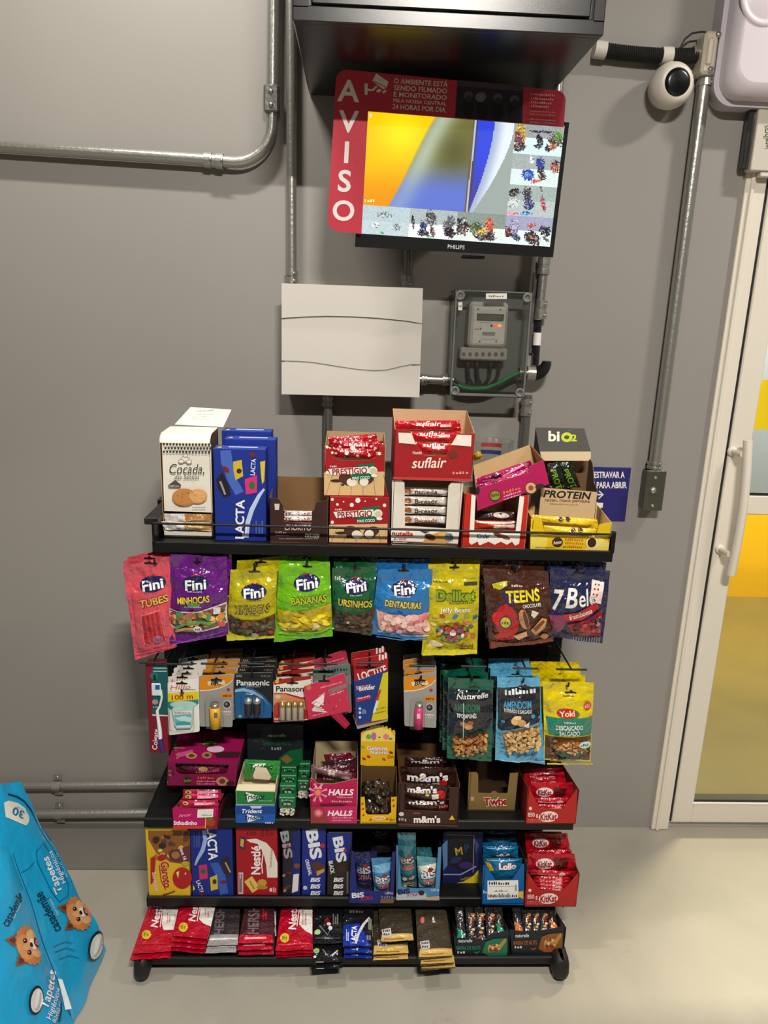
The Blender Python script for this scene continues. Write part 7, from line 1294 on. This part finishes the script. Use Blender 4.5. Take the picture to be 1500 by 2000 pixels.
# ================================================================== BARS ON THE BASE TRAY
BG = 'bars lying on the base tray'
def flat(label, quad, z, col, art, n=3, dz=.0095, lower='red', T=.0035, seals=(.05, .09, .03, .03), mat='foil', seed=1, offs=None, cat='chocolate bar', col2=None):
    pl = ZP(z)
    b = pillow(quad, pl, T, col, art, seals, mat=mat, wr=.3, nx=14, nz=22, seed=seed, back=.8, power=.6, step=.00022); o = tag(b.obj('flat_bar'), label, cat, BG)
    r = random.Random(seed)
    for i in range(1, n):
        dx, dy = (offs[i - 1] if offs else (r.uniform(-.004, .004), r.uniform(-.010, .002)))
        copy_of(o, (dx, dy, -dz * i), label.split(',')[0] + ', %s from the top' % ('second', 'third', 'fourth')[i - 1])
    return o
def nes(u0, v0, sc_=1.0):
    """red wrapper print; u0,v0 = pixel of the wrapper's upper left"""
    return None
NR = (190, 12, 42)
def a_f1(b):
    b.pp([(322, 1755), (353, 1755), (339, 1817), (320, 1819), (316, 1808), (318, 1790)], (226, 220, 212)); b.scrib(326, 334, 1795, 20, (200, 160, 160), 0, 2); b.txt('Nestlé', 306, 1788, 14, (236, 222, 222), w=52, rot=78, bold=.07); b.line([(318, 1772), (313, 1814)], 2, (236, 222, 222)); b.ell(286, 1828, 9, 9, (236, 186, 60)); b.ell(286, 1828, 7, 7, (216, 190, 40)); b.scrib(281, 291, 1828, 7, (130, 130, 30)); b.line([(266, 1846), (332, 1844)], 2, (206, 40, 56))
flat('red yellow badged chocolate bar at the base tray end, topmost', [(298, 1750), (356, 1750), (333, 1858), (258, 1863)], .078, NR, a_f1, 3, seed=31)
def a_f2(b):
    b.pp([(392, 1755), (424, 1755), (412, 1810), (398, 1806), (389, 1798), (391, 1785)], (226, 220, 212)); b.scrib(400, 410, 1785, 16, (200, 160, 160), 0, 2); b.txt('Nestlé', 379, 1778, 14, (236, 222, 222), w=48, rot=78, bold=.07); b.line([(392, 1765), (385, 1802)], 2, (236, 222, 222)); b.ell(358, 1813, 9, 9, (236, 186, 60)); b.ell(358, 1813, 7, 7, (216, 190, 40)); b.scrib(353, 363, 1813, 7, (130, 130, 30))
flat('red chocolate bar on the taller red pile, topmost', [(358, 1750), (424, 1750), (406, 1834), (338, 1828)], .098, NR, a_f2, 4, seed=32, offs=[(-.004, -.006), (-.004, -.012), (-.006, -.014)])
def a_f3(b): b.txt('HERSHEY', 429, 1790, 18, (100, 94, 96), w=76, rot=86, bold=.06); b.pp([(410, 1828), (466, 1826), (464, 1846), (404, 1848)], (150, 146, 146)); b.line([(409, 1836), (464, 1834)], 3, (220, 216, 214))
flat('dark grey chocolate bar with a silver end, topmost of its pile', [(424, 1752), (470, 1754), (465, 1845), (404, 1848)], .083, (52, 44, 48), a_f3, 2, seed=33, offs=[(-.002, -.012)])
def a_f4(b): b.txt('HERSHEY', 495, 1788, 22, (112, 92, 96), w=76, rot=88, bold=.06); b.scrib(513, 523, 1788, 22, (190, 30, 50), 0, 2); b.pp([(468, 1828), (532, 1827), (534, 1842), (466, 1843)], (206, 20, 48)); b.line([(478, 1834), (520, 1833)], 3, (240, 170, 176)); b.line([(537, 1782), (538, 1808)], 2.4, (190, 180, 180))
flat('brown red chocolate bar with large sideways letters, topmost', [(482, 1752), (541, 1752), (534, 1843), (465, 1844)], .085, (70, 34, 40), a_f4, 3, seed=34, offs=[(-.002, -.010), (.002, -.014)])
def a_f5(b):
    b.pp([(582, 1755), (610, 1755), (610, 1826), (596, 1820), (584, 1808), (586, 1790)], (228, 222, 214)); b.scrib(590, 600, 1795, 30, (206, 160, 160), 0, 2); b.txt('Nestlé', 572, 1792, 15, (236, 222, 222), w=52, rot=86, bold=.07); b.line([(584, 1780), (580, 1812)], 2, (236, 222, 222)); b.ell(556, 1834, 9, 9, (236, 186, 60)); b.ell(556, 1834, 7, 7, (216, 190, 40)); b.scrib(551, 561, 1834, 7, (130, 130, 30)); b.line([(544, 1847), (606, 1844)], 2.4, (226, 60, 70))
flat('red chocolate bar beside the black bars on the base tray, topmost', [(552, 1750), (611, 1750), (611, 1854), (538, 1858)], .078, NR, a_f5, 3, seed=35)
def a_f6(b): b.ell(620, 1822, 6, 5, (170, 206, 130)); b.line([(624, 1810), (640, 1828), (646, 1815)], 2, (120, 120, 126)); b.ell(645, 1815, 4, 4, (220, 216, 212)); b.pp([(633, 1800), (640, 1794), (646, 1806), (640, 1812)], (130, 30, 36)); b.scrib(650, 662, 1798, 20, (110, 106, 106), 0, 3); b.line([(616, 1834), (664, 1834)], 2, (70, 70, 72)); b.ell(642, 1808, 4, 3, (220, 200, 200))
flat('black chocolate bar with a green dot, topmost of its pile', [(612, 1752), (669, 1752), (671, 1842), (611, 1844)], .083, (20, 21, 24), a_f6, 1, seed=36)
def a_f6b(b): b.ell(618, 1858, 6, 5, (150, 190, 120)); b.line([(630, 1856), (640, 1868)], 2, (120, 120, 126)); b.line([(648, 1868), (660, 1858), (658, 1866)], 3, (220, 216, 212)); b.ell(615, 1870, 3, 2.4, (226, 222, 216)); b.line([(617, 1880), (632, 1880)], 1.6, (170, 170, 170))
flat('black chocolate bar jutting out below the green dot bar, upper', [(612, 1775), (669, 1775), (668, 1878), (611, 1882)], .066, (22, 22, 24), a_f6b, 2, seed=37)
def a_f7(b): b.pp([(671, 1808), (702, 1806), (724, 1848), (670, 1848)], (26, 56, 170)); b.txt('LACTA', 691, 1827, 10, (236, 236, 242), w=32, rot=86, bold=.08); b.line([(695, 1844), (700, 1826), (710, 1808), (722, 1794)], [3, 5, 5, 4], (206, 206, 212)); b.scrib(676, 682, 1828, 22, (180, 190, 226), 0, 2); b.scrib(683, 712, 1783, 6, (100, 100, 104)); b.rect(719, 1797, 726, 1818, (120, 120, 112)); b.scrib(716, 726, 1832, 12, (130, 130, 130), 0, 2)
flat('blue and black chocolate bar beside the black bars, topmost', [(672, 1754), (728, 1754), (727, 1850), (669, 1850)], .086, (24, 24, 28), a_f7, 3, seed=38, offs=[(.003, -.010), (.003, -.016)])
GB, GO = (58, 52, 38), (240, 196, 104)
def gold(cu0, cu1, cv0, cv1, sticker):
    def f(b):
        b.use('metalfoil'); b.pp([(cu0, cv0), (cu1, cv0 - 2), (cu1 + 2, cv1 - 3), (cu0 - 2, cv1)], GO); b.line([(cu0 + 6, cv0 + 4), (cu1 - 8, cv0 + 3)], 2, (250, 226, 160)); b.line([(cu0 + 4, cv1 - 5), (cu1 - 16, cv1 - 6)], 2, (180, 126, 50)); b.use('foil')
        su, sv = sticker; b.pp([(su, sv), (su + 18, sv - 2), (su + 20, sv + 13), (su + 3, sv + 15)], (190, 186, 184)); b.scrib(su + 3, su + 18, sv + 3, 4, (60, 56, 60)); b.scrib(su + 4, su + 18, sv + 9, 5, (70, 66, 66))
    return f
flat('gold ended dark bar resting on the gold ended pile by the blue bars', [(738, 1754), (800, 1754), (808, 1836), (744, 1842)], .088, GB, gold(746, 806, 1826, 1840, (745, 1817)), 1, seed=40, mat='foil')
flat('gold ended dark bar jutting out below another gold end, upper', [(730, 1770), (792, 1770), (798, 1862), (727, 1867)], .070, GB, gold(731, 796, 1848, 1865, (736, 1838)), 2, seed=41, mat='foil')
def a_f9(b): gold(820, 882, 1855, 1870, (820, 1841))(b); b.ell(825, 1800, 4, 6.5, (220, 110, 110)); b.ell(846, 1798, 2, 4, (210, 210, 206)); b.ell(847, 1804, 3, 2.4, (180, 180, 176))
flat('gold ended dark bar with a red dot beside nut bars, topmost', [(810, 1754), (866, 1754), (884, 1868), (817, 1874)], .080, (70, 60, 46), a_f9, 3, seed=42, mat='foil', offs=[(.004, -.010), (.006, -.014)])
# nut bar boxes
NB = (30, 36, 44)
def a_nb(u0, u1, v0, v1, c, t2):
    def f(b):
        b.k = 20; w = u1 - u0; b.txt('naturelle', u0 + w * .21, v0 + 9, 7, (220, 222, 220), w=w * .26, shear=.2, bold=.03, rot=1); b.txt('BARRA DE NUTS', u0 + w * .27, v0 + 23, 8, c, w=w * .44, bold=.06, rot=1); b.scrib(u0 + w * .07, u0 + w * .22, v0 + 32, 4.5, (200, 200, 196))
        b.pp([(u0 + w * .52, v1 - 12), (u0 + w * .58, v0 + 12), (u0 + w * .72, v0 + 6), (u1 - 2, v0 + 4), (u1 - 3, v1 - 6), (u0 + w * .64, v1 - 5)], t2); b.pp([(u0 + w * .64, v1 - 12), (u0 + w * .62, v0 + 24), (u0 + w * .72, v0 + 16), (u0 + w * .84, v0 + 16), (u1 - 6, v0 + 4), (u1 - 4, v0 + 10), (u0 + w * .84, v1 - 16)], (186, 140, 80)); b.blobs(u0 + w * .64, v0 + 18, u0 + w * .84, v1 - 16, 16, 2, 4.4, [(226, 186, 120), (120, 70, 40), (150, 50, 40), (206, 160, 90), (90, 50, 30)]); b.line([(u0 + w * .38, v1 - 13), (u0 + w * .42, v1 - 10), (u0 + w * .47, v1 - 14)], 2.4, c)
    return f
b = dbox(1.462, .20, 889, 992, 1871, [(889, 1872), (886, 1820), (890, 1832), (926, 1832), (944, 1838), (958, 1824), (993, 1818), (992, 1866)], 1822, 1752, NB, (36, 38, 42), a_nb(886, 993, 1828, 1872, (40, 130, 104), (30, 120, 84)), (24, 28, 34), z0=ZB + .001); bt('display_box', b, 'dark nut bar box with green lettering on the base tray', group='nut bar boxes on the base tray')
b = dbox(1.464, .20, 1000, 1100, 1866, [(1000, 1868), (996, 1816), (1020, 1819), (1060, 1817), (1101, 1810), (1100, 1863)], 1812, 1750, NB, (36, 38, 42), a_nb(998, 1101, 1818, 1865, (170, 90, 44), (150, 90, 40)), (24, 28, 34), z0=ZB + .001); bt('display_box', b, 'dark nut bar box with orange lettering at the end of the base tray', group='nut bar boxes on the base tray')
rz = random.Random(9)
for bi, (us, c, nm) in enumerate((((900, 920, 938, 958, 976), (40, 150, 116), 'green lettered'), ((1012, 1030, 1046, 1062, 1080), (214, 120, 50), 'orange lettered'))):
    for i, u in enumerate(us):
        v1 = (1838, 1846, 1842, 1836, 1830)[i] if bi == 0 else (1826, 1828, 1828, 1826, 1822)[i]
        q = [(u - 12, 1768), (u + 4, 1766), (u + 11, v1), (u - 7, v1 + 2)]
        def w_(b, u=u, i=i, v1=v1, c=c): b.blobs(u - 5, 1786, u + 6, v1 - 8, 14, 2, 4, [(206, 170, 100), (150, 90, 50), (230, 206, 150), (120, 50, 40), (170, 120, 60)]) if i in (1, 2, 3) else b.pp([(u - 8, v1 - 26), (u + 8, v1 - 14), (u + 9, v1 - 3), (u - 7, v1 - 2)], c)
        bar('nut_bar', 'clear wrapped nut bar, %s in the %s box' % (('first', 'second', 'third', 'fourth', 'fifth')[i], nm), q, 0, (38, 34, 36), w_, T=.006, pl=Pl((0, 1.53, .094), (0, -.55, .83)), seals=(.08, .08, .04, .04), group='nut bars in the dark boxes', cat='nut bar', mat='film', nx=8, nz=14, seed=i, back=.6)

# ================================================================== BLUE PACKS ON THE FLOOR
PB = (30, 172, 226)
def pack(label, fb, ft, nt_, nb, T, art, seed):
    """far-bottom, far-top, near-top, near-bottom corners of the front face"""
    n = (Vector(ft) - Vector(fb)).cross(Vector(nb) - Vector(fb)); n = n if n.x > 0 else -n
    pl = Pl(fb, n); b = pillow([proj(p) for p in (nt_, ft, fb, nb)], pl, T, PB, art, (.03, .02, .02, .02), mat='packfilm', wr=3.2, nx=30, nz=30, seed=seed, back=1.6, power=.5)
    return tag(b.obj('pad_pack'), label, 'pack of pet pads', 'blue packs on the floor')
def dog(b, cu, cv, s_, rot):
    a = math.radians(rot)
    def T_(x, y): x, y = x * s_, y * s_; return (cu + x * math.cos(a) - y * math.sin(a), cv + x * math.sin(a) + y * math.cos(a))
    def el(x, y, rx, ry, c, r=0): p = T_(x, y); b.ell(p[0], p[1], rx * s_, ry * s_, c, -rot + r, 20)
    def pl_(pts, c): b.pp([T_(x, y) for x, y in pts], c)
    pl_([(-30, -14), (-27, -44), (-8, -30)], (150, 84, 50)); pl_([(30, -14), (29, -44), (8, -30)], (150, 84, 50)); pl_([(-26, -20), (-24, -37), (-14, -28)], (96, 56, 44)); pl_([(26, -20), (25, -37), (14, -28)], (96, 56, 44))
    out = []
    for i in range(40):
        t = 2 * PI * i / 40; r = (34 + 4 * math.cos(2 * t)) * (1 + (.07 if i % 2 else -.03)); out.append((r * math.cos(t), r * math.sin(t) * .96 + 2))
    pl_(out, (206, 132, 76)); el(0, -8, 25, 20, (222, 154, 96)); el(-14, 14, 14, 14, (232, 182, 134)); el(14, 14, 14, 14, (232, 182, 134)); el(0, 0, 8, 16, (226, 170, 118))
    el(-12, -5, 4.6, 5, (30, 22, 20)); el(12, -5, 4.6, 5, (30, 22, 20)); el(-11, -6.5, 1.4, 1.4, (230, 226, 220)); el(13, -6.5, 1.4, 1.4, (230, 226, 220))
    el(0, 10, 11, 9, (242, 226, 208)); el(0, 5, 5, 3.8, (26, 22, 24)); el(0, 20, 10, 7, (60, 34, 34)); el(0, 22, 6, 6, (222, 120, 130))
def lay(b, cu, cv, s_, rot):
    b.ell(cu, cv, 24 * s_, 13 * s_, (24, 44, 60), rot); b.ell(cu + 1.5, cv + 1, 20 * s_, 10.5 * s_, (206, 206, 204), rot); b.ell(cu + 4, cv + 3, 16 * s_, 5 * s_, (170, 174, 178), rot); b.ell(cu + 2, cv - 1, 15 * s_, 3 * s_, (226, 224, 220), rot)
WT = (226, 236, 240)
def a_pa(b):
    b.line([(12, 1552), (30, 1557), (46, 1566), (60, 1582), (80, 1620), (100, 1658), (120, 1697), (137, 1725)], 4.5, (12, 60, 90)); b.line([(78, 1604), (100, 1642)], 2.4, (20, 90, 130))
    b.pp([(0, 1571), (10, 1566), (30, 1570), (46, 1580), (53, 1596), (50, 1608), (42, 1616), (30, 1612), (0, 1600)], (226, 222, 210)); b.txt('30', 28, 1591, 17, (40, 130, 180), w=26, rot=158, bold=.08); b.scrib(24, 44, 1578, 3, (110, 170, 200), -16)
    fr = [(58, 1668), (76, 1650), (112, 1700), (128, 1732), (124, 1752), (104, 1766), (88, 1746), (60, 1690)]; b.line(fr + [fr[0]], 1.8, (14, 116, 170))
    b.txt('Tapetes', 90, 1714, 17, WT, w=76, rot=112, bold=.05); b.txt('Higiênicos', 102, 1697, 11, WT, w=68, rot=115, bold=.02); b.txt('80x60 cm', 115, 1692, 7, (180, 216, 230), w=52, rot=116)
    b.txt('casademãe', 77, 1788, 21, (20, 56, 78), w=84, rot=118, bold=.03); b.txt('Super Premium', 90, 1777, 5, (190, 220, 232), w=36, rot=118)
    dog(b, 142, 1788, .88, -108); lay(b, 178, 1851, 1.28, 74)
    for pts in ([(84, 1856), (110, 1845), (126, 1848)], [(88, 1866), (112, 1857), (130, 1862)], [(96, 1880), (118, 1872), (140, 1876)], [(20, 1712), (38, 1702), (48, 1690)], [(60, 1770), (80, 1758)]): b.line(pts, 1.4, (16, 120, 176))
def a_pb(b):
    b.txt('casademãe', 14, 1778, 19, (20, 56, 78), w=76, rot=58, bold=.03); b.txt('Super Premium', 22, 1782, 5, (190, 220, 232), w=36, rot=58); dog(b, 46, 1850, 1.02, -112); lay(b, 52, 1958, 1.25, 74)
    b.txt('Tapetes', 84, 1934, 19, WT, w=86, rot=66, bold=.04); b.txt('Higiênicos', 92, 1962, 12, WT, w=72, rot=64, bold=.02); b.txt('80x60 cm', 99, 1978, 9, (190, 220, 232), w=52, rot=64)
    b.line([(112, 1945), (108, 1975), (100, 2000)], 4, (30, 60, 80)); b.line([(20, 1668), (60, 1775), (100, 1886), (132, 1985)], 2.2, (12, 84, 128)); b.line([(92, 1855), (108, 1893), (138, 1990)], [1, 5, 6], (50, 160, 212)); b.pp([(111, 1912), (119, 1914), (133, 1972), (122, 1974)], (214, 226, 230))  # thin dark line near the far edge paints the shade parting the two packs
pack('blue pet pad pack leaning at the back, with a black seam and a number 30', (-.590, 1.523, .004), (-.785, 1.585, .437), (-.80, 1.22, .66), (-.605, 1.03, .004), .022, a_pa, 51)
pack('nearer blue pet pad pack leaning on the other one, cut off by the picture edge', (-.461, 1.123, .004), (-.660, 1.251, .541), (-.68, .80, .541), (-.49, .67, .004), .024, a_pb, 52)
